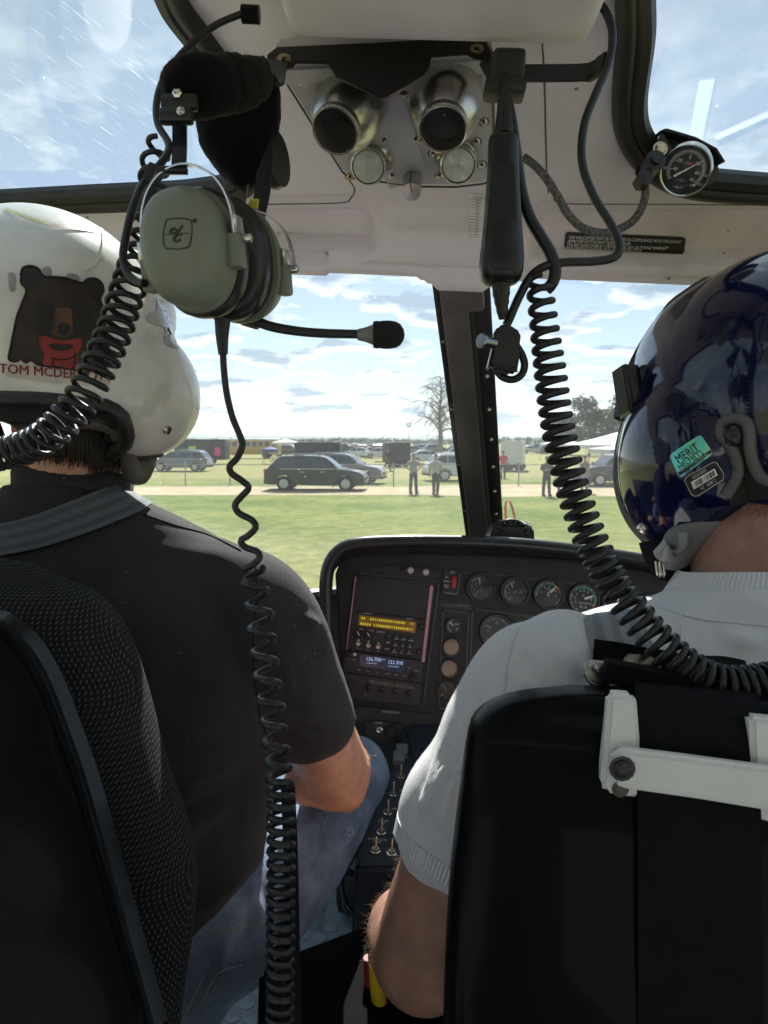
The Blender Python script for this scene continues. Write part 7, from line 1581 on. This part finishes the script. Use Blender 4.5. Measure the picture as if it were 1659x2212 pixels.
bc_ = cup(.060, .096, ca + WW * .009 - HH * .002, [(0, 1.06), (.1, 1.07), (.12, 1.04), (.4, 1.0), (.7, .9), (.9, .65), (1, .1)], OLIVE, 'ear_cup', hs); bc_['label'] = 'far green ear cup carrying the microphone boom'
# printed badge
FB = bvh_of(fc); def_b = lambda pts: [(500 * .54 + x * .5 * .54 * .84 * 0 + x, y) for x, y in pts]
def crop8(pts): return [(270 + x * .2279, 351 + y * .2279) for x, y in pts]
INKD = MM('badge_ink', (.03, .035, .03), .6)
b = B()
def inkline(pts, r_, close=False, n=60):
    P = crop8(pts + (pts[:1] if close else [])); Q = [drape(FB, x, y, .0002) for x, y in spline([(x, y, 0) for x, y in P], n)[:, :2]]; Q = [q for q in Q if q]
    if len(Q) > 2: tube(b, Q, r_, 5)
inkline([(385, 570), (400, 545), (450, 532), (500, 530), (580, 535), (620, 548), (634, 580), (636, 650), (628, 720), (612, 785), (590, 805), (520, 820), (450, 818), (390, 810), (372, 790), (366, 720), (368, 640)], .00045, True, 120)
inkline([(548, 598), (520, 640), (480, 695), (460, 730)], .0008); inkline([(500, 650), (470, 628), (440, 640), (430, 660), (445, 672), (480, 668), (500, 650)], .0008); inkline([(540, 688), (510, 676), (490, 690), (465, 735), (490, 748), (518, 735), (522, 725)], .0008); inkline([(392, 682), (500, 676), (605, 672)], .0003)
inkline([(640, 552), (660, 535), (682, 552), (662, 572), (641, 556)], .0003, True); inkline([(655, 562), (656, 545), (668, 547), (660, 554), (670, 564)], .0003)
obj('badge', b, INKD, fc)
# pivots, stirrup bands
SPR = mat('spring_steel', (.58, .57, .54), .2, 1, var=.1, vscale=40)
def pivot(c, s, parent):
    b = B(); M = frame(c, AX, HH); rbox(b, M @ Matrix.Translation((0, -.008, 0)), .014, .022, .010, .003); pv = obj('pivot_boss', b, OLIVE, parent); b = B(); rbox(b, M @ Matrix.Translation((-.001, .008, s * .003)), .012, .012, .004, .001); lathe(b, M @ Matrix.Translation((.003, 0, s * .004)) @ Matrix.Rotation(R(90 if s > 0 else -90) * 0, 4, 'X'), [(.0032, -.003), (.0032, .006), (.002, .007), (.001, .007)], 12); obj('pivot_screw', b, SPR, pv)
pivot(ca + AX * .006 + WW * .0315 + HH * .004, 1, fc); pivot(ca + AX * .006 - WW * .0315 - HH * .006, -1, fc); pivot(ca + AX * .074 + WW * .0385 - HH * .006, 1, bc_)
b = B(); arcp = [ca + AX * .004 + WW * (.0335 * math.cos(a)) + HH * (.006 + .047 * max(0, math.sin(a)) ** .8) for a in np.linspace(-.05, math.pi + .05, 40)]; ribbon(b, arcp, AX, .0065, .0012); obj('stirrup', b, SPR, hs)
b = B(); arcp = [ca + AX * .078 + WW * (.006 + .040 * math.cos(a)) + HH * (-.004 + .045 * max(0, math.sin(a)) ** .8) for a in np.linspace(-.05, math.pi + .05, 40)]; ribbon(b, arcp, AX, .0065, .0012); obj('stirrup', b, SPR, hs)
b = B(); ribbon(b, PX([(386, 366, .468), (388, 320, .470), (388, 270, .474), (388, 245, .476)], 12), CR, .0095, .002); rbox(b, frame(U(372, 368, .468), CR, CU), .02, .004, .006, .001); obj('slider', b, BLACKP, hs)
b = B(); ribbon(b, PX([(384, 250, .47), (384, 215, .468), (392, 180, .466), (412, 145, .47), (432, 128, .48)], 20), CR, .0045, .0012); ribbon(b, PX([(404, 250, .47), (405, 215, .468), (412, 180, .466), (428, 148, .47), (445, 130, .48)], 20), CR, .0045, .0012); obj('band_wire', b, SPR, hs)
b = B(); M = frame(U(388, 222, .462), CR, CU); rbox(b, M, .024, .010, .006, .002); rbox(b, M @ Matrix.Translation((-.002, -.009, 0)), .022, .010, .008, .003); hd = obj('band_clamp', b, BLACKP, hs); b = B(); lathe(b, frame(U(384, 204, .458), CR, CU), [(.0032, -.004), (.0032, .002), (.002, .003), (.001, .0025)], 6); lathe(b, frame(U(392, 243, .458), CR, CU), [(.0028, -.003), (.0028, .002), (.001, .003)], 12); obj('clamp_screw', b, SPR, hd)
# far band with caution label
b = B(); P = PX([(575, 300, .575), (572, 360, .575), (566, 420, .572), (552, 480, .565), (540, 515, .56)], 24); ribbon(b, P, CR, .0125, .002); fb = obj('far_band', b, BLACKP, hs)
b = B(); ribbon(b, PX([(534, 400, .568), (528, 440, .568), (520, 470, .566)], 12), CR, .0018, .001); obj('band_wire', b, SPR, hs)
b = B(); lp = Plane(U(549, 450, .5655), cv(1, -.05, 0), cv(.12, 1, 0)); 
if lp.n.dot(CF) > 0: lp = Plane(lp.o, -lp.x, lp.y)
prism(b, lp.M, lp.poly([(540, 429), (560, 430), (558, 450), (552, 470), (532, 468), (537, 450)]), 0, .0006, .0002); yl = obj('caution_label', b, MM('label_yellow', (.6, .5, .05), .55), hs); b = B()
for i, s in enumerate(('CAUTION: WEAR', 'EAR CUPS FULLY', 'OVER BOTH EARS', 'ADJUST TO FIT')): text(b, lp.at(553.5 - i * 4.6, 450, .001, R(-82)), s, 5.4 * lp.k(549, 450), sx=.78)
obj('lettering', b, BLACKINK, yl, recalc=False)
b = B(); lathe(b, frame(U(590, 345, .60), cv(.3, 0, 1), CU), [(.022, -.006), (.024, 0), (.022, .006), (.001, .007)], 24); obj('pad_button', b, BLACKP, hs)
# fleece pad: two lobes over the hook
b = B()
def lobe(pts, n=26):
    RG = []
    for px, py, d, wx, wy, ang in spline([tuple(U(x, y, dd)) + (x, y, dd, a, t, an) for x, y, dd, a, t, an in pts], n)[:, 3:]:
        a = R(ang); RG.append(sup(U(px, py, d), cv(math.cos(a), math.sin(a), 0), CF, m(wx, d), wy, 22, 2.2))
    rings(b, RG)
lobe([(352, 190, .485, 18, .012, 80), (375, 190, .480, 52, .018, 80), (420, 188, .48, 66, .020, 84), (470, 184, .49, 62, .020, 90), (520, 180, .51, 54, .020, 95), (560, 170, .53, 42, .018, 100), (586, 156, .545, 26, .014, 105)])
lobe([(560, 165, .575, 40, .016, 10), (530, 205, .58, 78, .020, 6), (516, 250, .585, 92, .022, 3), (515, 300, .585, 86, .022, 3), (518, 340, .585, 70, .021, 2), (522, 375, .583, 46, .018, 0), (524, 400, .58, 22, .012, 0), (525, 409, .578, 8, .006, 0)])
fl = fuse(b, .0038, 4)
bm_n = fl; bm_n.normal_update()
for v, nn in [(v, v.normal.copy()) for v in fl.verts]: v.co += nn * (.0012 * noise.noise(v.co * 90) + .0007 * noise.noise(v.co * 260))
rnd = random.Random(6); fv = [(v.co.copy(), v.normal.copy()) for v in fl.verts]
pad = obj('fleece_pad', fl, PELT, hs, ang=80)
b = B()
for i in range(3600):
    p, nn = fv[rnd.randrange(len(fv))]; p = p + V((rnd.uniform(-.003, .003), rnd.uniform(-.003, .003), rnd.uniform(-.003, .003))) * .6; q = (nn + V((rnd.gauss(0, .5), rnd.gauss(0, .5), rnd.gauss(0, .5)))).normalized(); l = rnd.uniform(.0006, .0019); s = q.orthogonal().normalized() * .00016
    geo(b, [p - nn * .0008 - s, p - nn * .0008 + s, p + q * l], [(0, 1, 2)])
obj('fleece_fibres', b, PELT, pad, recalc=False)
b = B(); P = [drape(bvh_of(pad), x, y, .0004) for x, y in spline([(440, 238, 0), (480, 226, 0), (520, 212, 0), (555, 196, 0)], 24)[:, :2]]; tube(b, [q for q in P if q], .0012, 5); obj('pad_seam', b, PELT, pad)
# boom and microphone
b = B(); P = PX([(520, 680, .545), (545, 690, .545), (585, 705, .545), (640, 715, .545), (700, 720, .545), (780, 722, .545)], 40); tube(b, P, [.0042, .0038, .0036, .0035, .0034], 12); rbox(b, frame(U(540, 692, .545), cv(1, -.3, 0), CU), .016, .010, .012, .003); mbm = obj('mic_boom', b, MM('boom_black', (.018, .02, .019), .45), hs)
b = B(); M = frame(U(778, 723, .545), CU, CF); zc_ = V(M.col[2][:3]); 
if zc_.dot(CR) < 0: M = frame(U(778, 723, .545), CF, CU)
lathe(b, M, [(.0042, -.002), (.0055, .004), (.0082, .011), (.0098, .012), (.0100, .014)], 24); obj('mic_cone', b, MM('cone_grey', (.20, .20, .20), .4, var=.15, vscale=60), mbm)
b = B(); lathe(b, M, [(.0098, .010), (.0104, .013), (.0101, .0155), (.0106, .018), (.0106, .023), (.0098, .0275), (.0078, .031), (.004, .0335), (.0003, .0342)], 32); obj('mic_foam', b, mat('mic_foam', (.012, .012, .012), .95, bump=.6, bscale=900, bdist=.0006), mbm)
# cord leaving the cup, loosely coiled, then tightly coiled to the bottom of the frame
def helix(pts, turns_pitch, r_wire, hand=1, seg=7, sub=18, phase=0):
    """pts: (px, py, distance, coil radius, pitch) all along the axis (radius and pitch in metres)"""
    W = PX(pts, None, .0015); n = len(W); fr = frames(W[:, :3]); ph = phase; Q = []
    ds = np.r_[0, np.linalg.norm(np.diff(W[:, :3], axis=0), axis=1)]; S_ = np.cumsum(ds); tot = S_[-1]; s = 0; 
    while s < tot:
        i = int(np.interp(s, S_, np.arange(n))); t, a, b_ = fr[i]; c = np.array([np.interp(s, S_, W[:, k]) for k in range(5)]); Q.append(c[:3] + c[3] * (math.cos(ph) * a + hand * math.sin(ph) * b_)); stp = max(.002, c[4]) / sub; ph += 2 * math.pi / sub; s += stp
    b = B(); tube(b, Q, r_wire, seg); return b
hc_ = B()
tube(hc_, PX([(481, 690, .50), (480, 725, .50), (482, 765, .50)], 14), [.0058, .0046, .0034], 12); obj('cord_relief', hc_, BLACKC, hs)
straight = [(482, 765, .50), (484, 800, .50), (490, 850, .50), (502, 900, .50), (518, 940, .498), (524, 962, .497), (512, 990, .497), (497, 1006, .496), (500, 1022, .494), (525, 1040, .492), (537, 1054, .492), (520, 1074, .494), (508, 1090, .496), (516, 1108, .496), (545, 1124, .492), (552, 1140, .49), (535, 1158, .492), (520, 1168, .494), (530, 1182, .494), (556, 1192, .489), (560, 1206, .487), (543, 1222, .489), (529, 1229, .492)]
b = B(); tube(b, PX(straight, step=.002), .0024, 9); obj('cord_lead', b, BLACKC, hs)
b = helix([(548, 1228, .49, .0062, .016), (552, 1270, .49, .0075, .016), (562, 1330, .488, .0080, .0165), (574, 1440, .482, .0078, .0155), (588, 1540, .476, .0076, .0145), (600, 1640, .47, .0074, .012), (606, 1700, .466, .0076, .008), (607, 1800, .46, .0074, .0072), (606, 2000, .45, .0072, .0069), (604, 2260, .44, .0072, .0068)], None, .0023, -1, 8, 20, 1.5)
obj('coiled_cord', b, BLACKC, hs)
# flat black strap hanging behind that cord
b = B(); ribbon(b, PX([(622, 1700, .50), (628, 1850, .495), (632, 2050, .488), (634, 2260, .48)], 20), CR, .010, .002); tag(obj('hanging_strap', b, WEBK), 'narrow black strap hanging just behind the tight coils of the headset cord', 'strap')
# thin lead from the roof jack to the near ear cup, with the coiled lead of the left person beside it
b = B(); P = PX([(522, 30, .60), (470, 52, .60), (425, 85, .60), (385, 125, .58), (352, 175, .55), (338, 225, .54), (342, 270, .535), (362, 304, .53), (364, 325, .525), (350, 350, .515), (325, 378, .508), (305, 405, .502), (285, 455, .495), (272, 510, .49), (266, 555, .487), (275, 590, .484), (295, 608, .48), (312, 612, .475)], step=.004); tube(b, P, .0028, 10); rbox(b, frame(U(322, 380, .506), cv(-.5, -1, 0), CF), .018, .008, .006, .002); obj('lead', b, BLACKC, hs)
b = helix([(346, 305, .56, .0080, .016), (336, 340, .56, .0094, .0145), (330, 400, .555, .0102, .0145), (316, 470, .55, .0108, .0145), (302, 540, .54, .0112, .0138), (288, 590, .53, .0112, .0122), (272, 640, .52, .0112, .0108), (250, 710, .51, .0110, .0104), (222, 775, .50, .0110, .0098), (195, 830, .495, .0108, .0092), (160, 885, .49, .0106, .0086), (110, 935, .49, .0104, .007), (60, 965, .495, .0102, .007), (-40, 990, .50, .010, .007)], None, .0022, 1, 8, 20)
tag(obj('helmet_cord', b, BLACKC, ang=60), 'coiled black helmet cord sweeping past the painted white helmet', 'cord', 'coiled helmet cords')

# ---- right side: plain lead, coiled lead, handset and clip
b = B(); P = PX([(1110, 0, .585), (1200, -12, .585), (1262, -6, .585), (1300, 14, .585), (1320, 55, .582), (1322, 100, .578), (1310, 150, .574), (1286, 205, .57), (1264, 262, .568), (1256, 320, .566), (1262, 372, .564), (1286, 430, .562), (1316, 478, .56), (1334, 515, .558), (1338, 542, .556), (1322, 558, .555), (1280, 565, .554), (1220, 567, .553), (1180, 574, .552), (1148, 596, .552), (1122, 640, .552), (1100, 690, .552), (1094, 702, .552)], step=.004); tube(b, P, .0034, 10)
tag(obj('roof_lead', b, BLACKC), 'plain black lead looping down from the right roof jack past the white lettered placard', 'cord')
b = B(); P = PX([(1086, 165, .585), (1092, 200, .575), (1102, 240, .565), (1110, 290, .558), (1118, 350, .555), (1126, 410, .553), (1142, 465, .552), (1166, 508, .552), (1188, 545, .552), (1199, 580, .552), (1194, 610, .553), (1180, 626, .556)], step=.004); tube(b, P, [.0040, .0040, .0046, .0048], 10)
tag(obj('hook_lead', b, BLACKC), 'plain black lead from the right hook down to the top of the coiled helmet cord', 'cord')
b = helix([(1166, 598, .556, .0082, .0105), (1168, 640, .556, .0086, .0115), (1174, 690, .556, .0090, .0110), (1180, 740, .556, .0096, .0098), (1188, 800, .556, .0104, .0098), (1198, 880, .556, .0108, .0096), (1212, 960, .555, .0110, .0092), (1232, 1040, .553, .0110, .0090), (1258, 1120, .55, .0110, .0094), (1290, 1200, .545, .0112, .0096), (1330, 1270, .54, .0114, .0096), (1378, 1335, .535, .0116, .0094), (1428, 1392, .53, .0118, .0090), (1482, 1440, .525, .0120, .0084), (1545, 1474, .52, .0122, .0080), (1610, 1480, .518, .0124, .0076), (1700, 1464, .516, .0124, .0076), (1790, 1430, .53, .0124, .0078), (1900, 1370, .58, .0122, .0082), (1960, 1290, .64, .0118, .009), (1940, 1180, .68, .011, .010)], None, .0027, 1, 9, 22)
tag(obj('helmet_cord', b, BLACKC, ang=60), 'thick coiled black helmet cord drooping over the shoulder of the polo shirt', 'cord', 'coiled helmet cords')
# handset on its hook
hd = thing('intercom_handset', 'black push to talk handset hanging upside down from the right bracket hook', 'handset', U(1083, 620, .53))
b = B(); M = frame(U(1096, 155, .60), HX, HZ); rbox(b, M, .027, .026, .03, .005, 3); rbox(b, frame(U(1090, 195, .592), HX, HZ), .034, .012, .026, .004); obj('cord_clip', b, BRK, hd)
b = B(); tube(b, PX([(1090, 205, .575), (1090, 250, .562), (1088, 300, .552)], 18), [.0046 + (.0005 if i % 2 else 0) + .0030 * i / 17 for i in range(18)], 14); obj('cord_relief', b, BLACKC, hd, ang=25)
HSB = mat('handset_black', (.009, .0098, .0108), .34, var=.15, vscale=30, bump=.12, bscale=500, bdist=.0004, rvar=.15)
b = B(); RG = []
for y, x, hw, hd_, d in ((294, 1087, 26, .007, .553), (298, 1087, 30, .0085, .552), (306, 1087, 32, .0095, .5515), (350, 1087, 33, .0105, .550), (400, 1086, 35, .0115, .548), (450, 1086, 38, .0125, .546), (500, 1085, 42, .0135, .544), (535, 1084, 45, .0145, .543), (565, 1083, 47.5, .015, .542), (590, 1082, 46, .015, .541), (603, 1082, 42, .0135, .541), (611, 1082, 34, .010, .541), (615, 1082, 22, .007, .541)): RG.append(sup(U(x, y, d), CR, CF, m(hw, d), hd_, 36, 2.9))
rings(b, [[V(p) for p in r] for r in spline_rings(RG)] if 'spline_rings' in globals() else RG); hb2 = obj('body', b, HSB, hd, ang=35)
b = B(); hp = Plane(U(1083, 440, .533), CR, CU)
if hp.n.dot(CF) > 0: hp = Plane(hp.o, -CR, CU)
RG = []
for z in (0, 1): RG.append(None)
prism(b, Plane(U(1083, 440, .5335), CR, cv(0, 1, .02)).M if 0 else hp.M, hp.poly([(1062, 352), (1110, 352), (1113, 400), (1116, 470), (1121, 528), (1116, 534), (1050, 534), (1046, 528), (1052, 470), (1058, 400)]), -.004, .0016, .0012, 3); obj('push_button', b, HSB, hd)
b = B(); tube(b, PX([(1082, 608, .541), (1083, 640, .543), (1085, 672, .546), (1086, 690, .548)], 16), [.0074, .0072, .0066, .0068, .0056, .0058, .0046, .0048, .0036, .0030], 14); obj('lower_relief', b, BLACKC, hd, ang=25)
cl = thing('cable_clip', 'black belt clip with a steel knob and a short cable loop under the handset', 'clip', U(1092, 815, .55))
b = B(); cq = Plane(U(1092, 755, .545), cv(1, -.1, 0), cv(.06, 1, 0))
if cq.n.dot(CF) > 0: cq = Plane(cq.o, -cq.x, cq.y)
prism(b, cq.M, cq.poly([(1076, 703), (1090, 699), (1106, 703), (1120, 712), (1126, 724), (1124, 742), (1126, 752), (1120, 790), (1117, 806), (1056, 790), (1064, 752), (1068, 716)]), -.010, 0, .002, 3); obj('body', b, HSB, cl)
b = B()
for k in range(3): ribbon(b, [cq.p(1068, 781 + k * 5, .0008), cq.p(1118, 793 + k * 5, .0008)], cq.y, .001, .0012)
prism(b, cq.M, cq.poly([(1054, 793), (1068, 736), (1071, 738), (1060, 795)]), -.014, -.001, .001); prism(b, cq.M, cq.poly([(1074, 795), (1104, 801), (1102, 808), (1078, 803)]), -.006, -.001, .001); obj('jaw', b, BLACKP, cl)
b = B(); k0, k1 = U(1066, 742, .548), U(1044, 737, .542); M = frame(k0, (k1 - k0).orthogonal(), (k1 - k0).cross((k1 - k0).orthogonal()))
if V(M.col[2][:3]).dot(k1 - k0) < 0: M = frame(k0, (k1 - k0).orthogonal(), -(k1 - k0).cross((k1 - k0).orthogonal()))
l = (k1 - k0).length; lathe(b, M, [(.0042, -.004), (.0042, l), (.0056, l), (.0058, l + .002), (.0052, l + .003), (.0005, l + .003)], 20); obj('knob', b, MM('knob_steel', (.3, .32, .34), .25, 1), cl)
b = B(); tube(b, PX([(1116, 748, .552), (1128, 768, .553), (1133, 790, .554), (1126, 810, .555), (1108, 820, .556), (1088, 816, .556), (1074, 802, .556), (1070, 790, .556)], 30), .0030, 10); obj('cable_loop', b, BLACKC, cl)
# ---- thermometer in its bracket on the right window frame, with braided hose
th = thing('outside_thermometer', 'round dial thermometer in a black hooded bracket on the right roof window', 'thermometer', U(1440, 400, 0.7869))
tcn = U(1482, 366, 0.7732); TN = (CAM - tcn).normalized(); TN = (TN + cv(-.10, -.25, 0)).normalized(); TX = (cv(1, -.12, 0) - TN * TN.dot(cv(1, -.12, 0))).normalized(); TM = frame(tcn, TX, TN.cross(TX))
kt = .773 / F
b = B(); hq = Plane(U(1480, 350, 0.7851), cv(1, -.25, 0), cv(.2, 1, -.3))
if hq.n.dot(CF) > 0: hq = Plane(hq.o, -hq.x, hq.y)
prism(b, hq.M, hq.poly([(1422, 285), (1436, 279), (1500, 298), (1545, 322), (1564, 352), (1566, 375), (1550, 392), (1520, 402), (1480, 400), (1450, 385), (1415, 320)]), -.02, -.016, .001); prism(b, hq.M, hq.poly([(1422, 285), (1436, 279), (1500, 298), (1545, 322), (1564, 352), (1558, 352), (1540, 326), (1498, 304), (1437, 286)]), -.02, .006, .001); obj('hood', b, BRK, th)
b = B(); prism(b, hq.M, hq.poly([(1428, 284), (1416, 312), (1400, 345), (1376, 350), (1371, 368), (1376, 384), (1398, 390), (1425, 374), (1446, 345), (1462, 330), (1448, 318)]), -.004, .004, .002); obj('bracket', b, BRK, th)
b = B(); lathe(b, frame(U(1412, 352, 0.7640), CR, CU), [(.011, -.01), (.011, .006), (.006, .007), (.006, .012), (.001, .012)], 16); lathe(b, frame(U(1390, 388, 0.7640), CR, CU), [(.009, -.01), (.009, .006), (.005, .007), (.001, .008)], 6); obj('fitting', b, BLACKM, th)
b = B(); screw(b, frame(U(1426, 322, 0.7686), CR, CU), .006); obj('screw', b, BRASS, th)
b = B(); lathe(b, TM, [(51 * kt, -.010), (54 * kt, -.004), (54 * kt, .003), (51 * kt, .007), (48.5 * kt, .006), (48 * kt, .001)], 48, False); obj('bezel', b, mat('thermo_chrome', (.55, .54, .5), .22, 1, var=.25, vscale=60), th)
b = B(); lathe(b, TM, [(50 * kt, 0), (25 * kt, .0002), (.0001, .0003)], 40, False); dl = obj('dial', b, DIALB, th)
def tpol(a, q, z=.0012): return TM @ V((math.sin(R(a)) * q * kt, math.cos(R(a)) * q * kt, z))
b = B()
for q0, n, a0, a1 in ((33, 41, -130, 130), (38, 51, -130, 135)):
    for i in range(n):
        a = a0 + (a1 - a0) * i / (n - 1); P = [tpol(a, q0 - (3 if i % 5 == 0 else 1.5)), tpol(a, q0 + (1 if q0 < 35 else 2))]; ribbon(b, P, TN.cross(P[1] - P[0]), .0005, .0002)
arcs_ = [tpol(a, 35.5) for a in np.linspace(-130, 130, 60)]; tube(b, arcs_, .0003, 4)
for a, q, s, h in ((0, 25, '0', 8), (52, 25, '20', 8), (-52, 25, '-20', 8), (96, 24, '40', 8), (-96, 24, '-40', 8), (132, 25, '60', 7), (96, 44, '100', 6), (122, 44, '120', 6), (-96, 44, '40', 6), (140, 36, '140', 6)): merge(b, text_bm(s, h * kt * 1.3), TM @ Matrix.Translation((math.sin(R(a)) * q * kt, math.cos(R(a)) * q * kt, .0012)))
merge(b, text_bm('\u2014C\u2014', 8 * kt), TM @ Matrix.Translation((-2 * kt, -22 * kt, .0012))); merge(b, text_bm('\u2014F\u2014', 8 * kt), TM @ Matrix.Translation((-6 * kt, -37 * kt, .0012)))
obj('markings', b, WHITEINK, dl, recalc=False)
b = B(); rbox(b, TM @ Matrix.Translation((2 * kt, 13 * kt, .0012)), 18 * kt, 6 * kt, .0003); obj('maker_mark', b, MM('dull_red_ink', (.3, .1, .08), .7), dl)
b = B(); P = [tpol(-130, 26, .002), tpol(0, 0, .0022), tpol(50, 40, .0022)]; ribbon(b, P, TN.cross(P[2] - P[0]), [5 * kt, 2.4 * kt, .8 * kt], .0004); lathe(b, TM, [(2.5 * kt, .002), (2 * kt, .003), (.0001, .003)], 14); obj('needle', b, WHITEINK, dl)
b = B(); lathe(b, TM, [(49 * kt, .005), (36 * kt, .008), (18 * kt, .0095), (.0001, .010)], 40, False); obj('glass', b, GLS, th)
b = B(); P = PX([(1392, 398, 0.7732), (1394, 420, 0.7778), (1386, 450, 0.7869), (1366, 478, 0.7961), (1335, 496, 0.8006), (1298, 503, 0.7961), (1258, 492, 0.7869), (1228, 464, 0.7778), (1205, 425, 0.7686), (1182, 388, 0.7640), (1158, 360, 0.7640), (1132, 340, 0.7686)], step=.003); tube(b, P, .0045, 12)
def braid():
    mt, nt, out = nodes('braided_sleeve'); p = N(nt, 'ShaderNodeBsdfPrincipled', i_Roughness=.6); L(nt, p.outputs[0], out.inputs[0]); tc = N(nt, 'ShaderNodeTexCoord'); w_ = N(nt, 'ShaderNodeTexVoronoi', i_Scale=420.0); L(nt, tc.outputs['Object'], w_.inputs['Vector']); r_ = N(nt, 'ShaderNodeValToRGB'); e = r_.color_ramp.elements; e[0].color = (.27, .26, .25, 1); e[1].color = (.07, .068, .065, 1); e[1].position = .6; L(nt, w_.outputs[0], r_.inputs[0]); L(nt, r_.outputs[0], p.inputs['Base Color']); bp = N(nt, 'ShaderNodeBump', i_Strength=.8, i_Distance=.001); bp.invert = True; L(nt, w_.outputs[0], bp.inputs['Height']); L(nt, bp.outputs[0], p.inputs['Normal']); return mt
tag(obj('braided_hose', b, braid()), 'grey braided hose looping from the thermometer bracket to the headliner', 'hose')
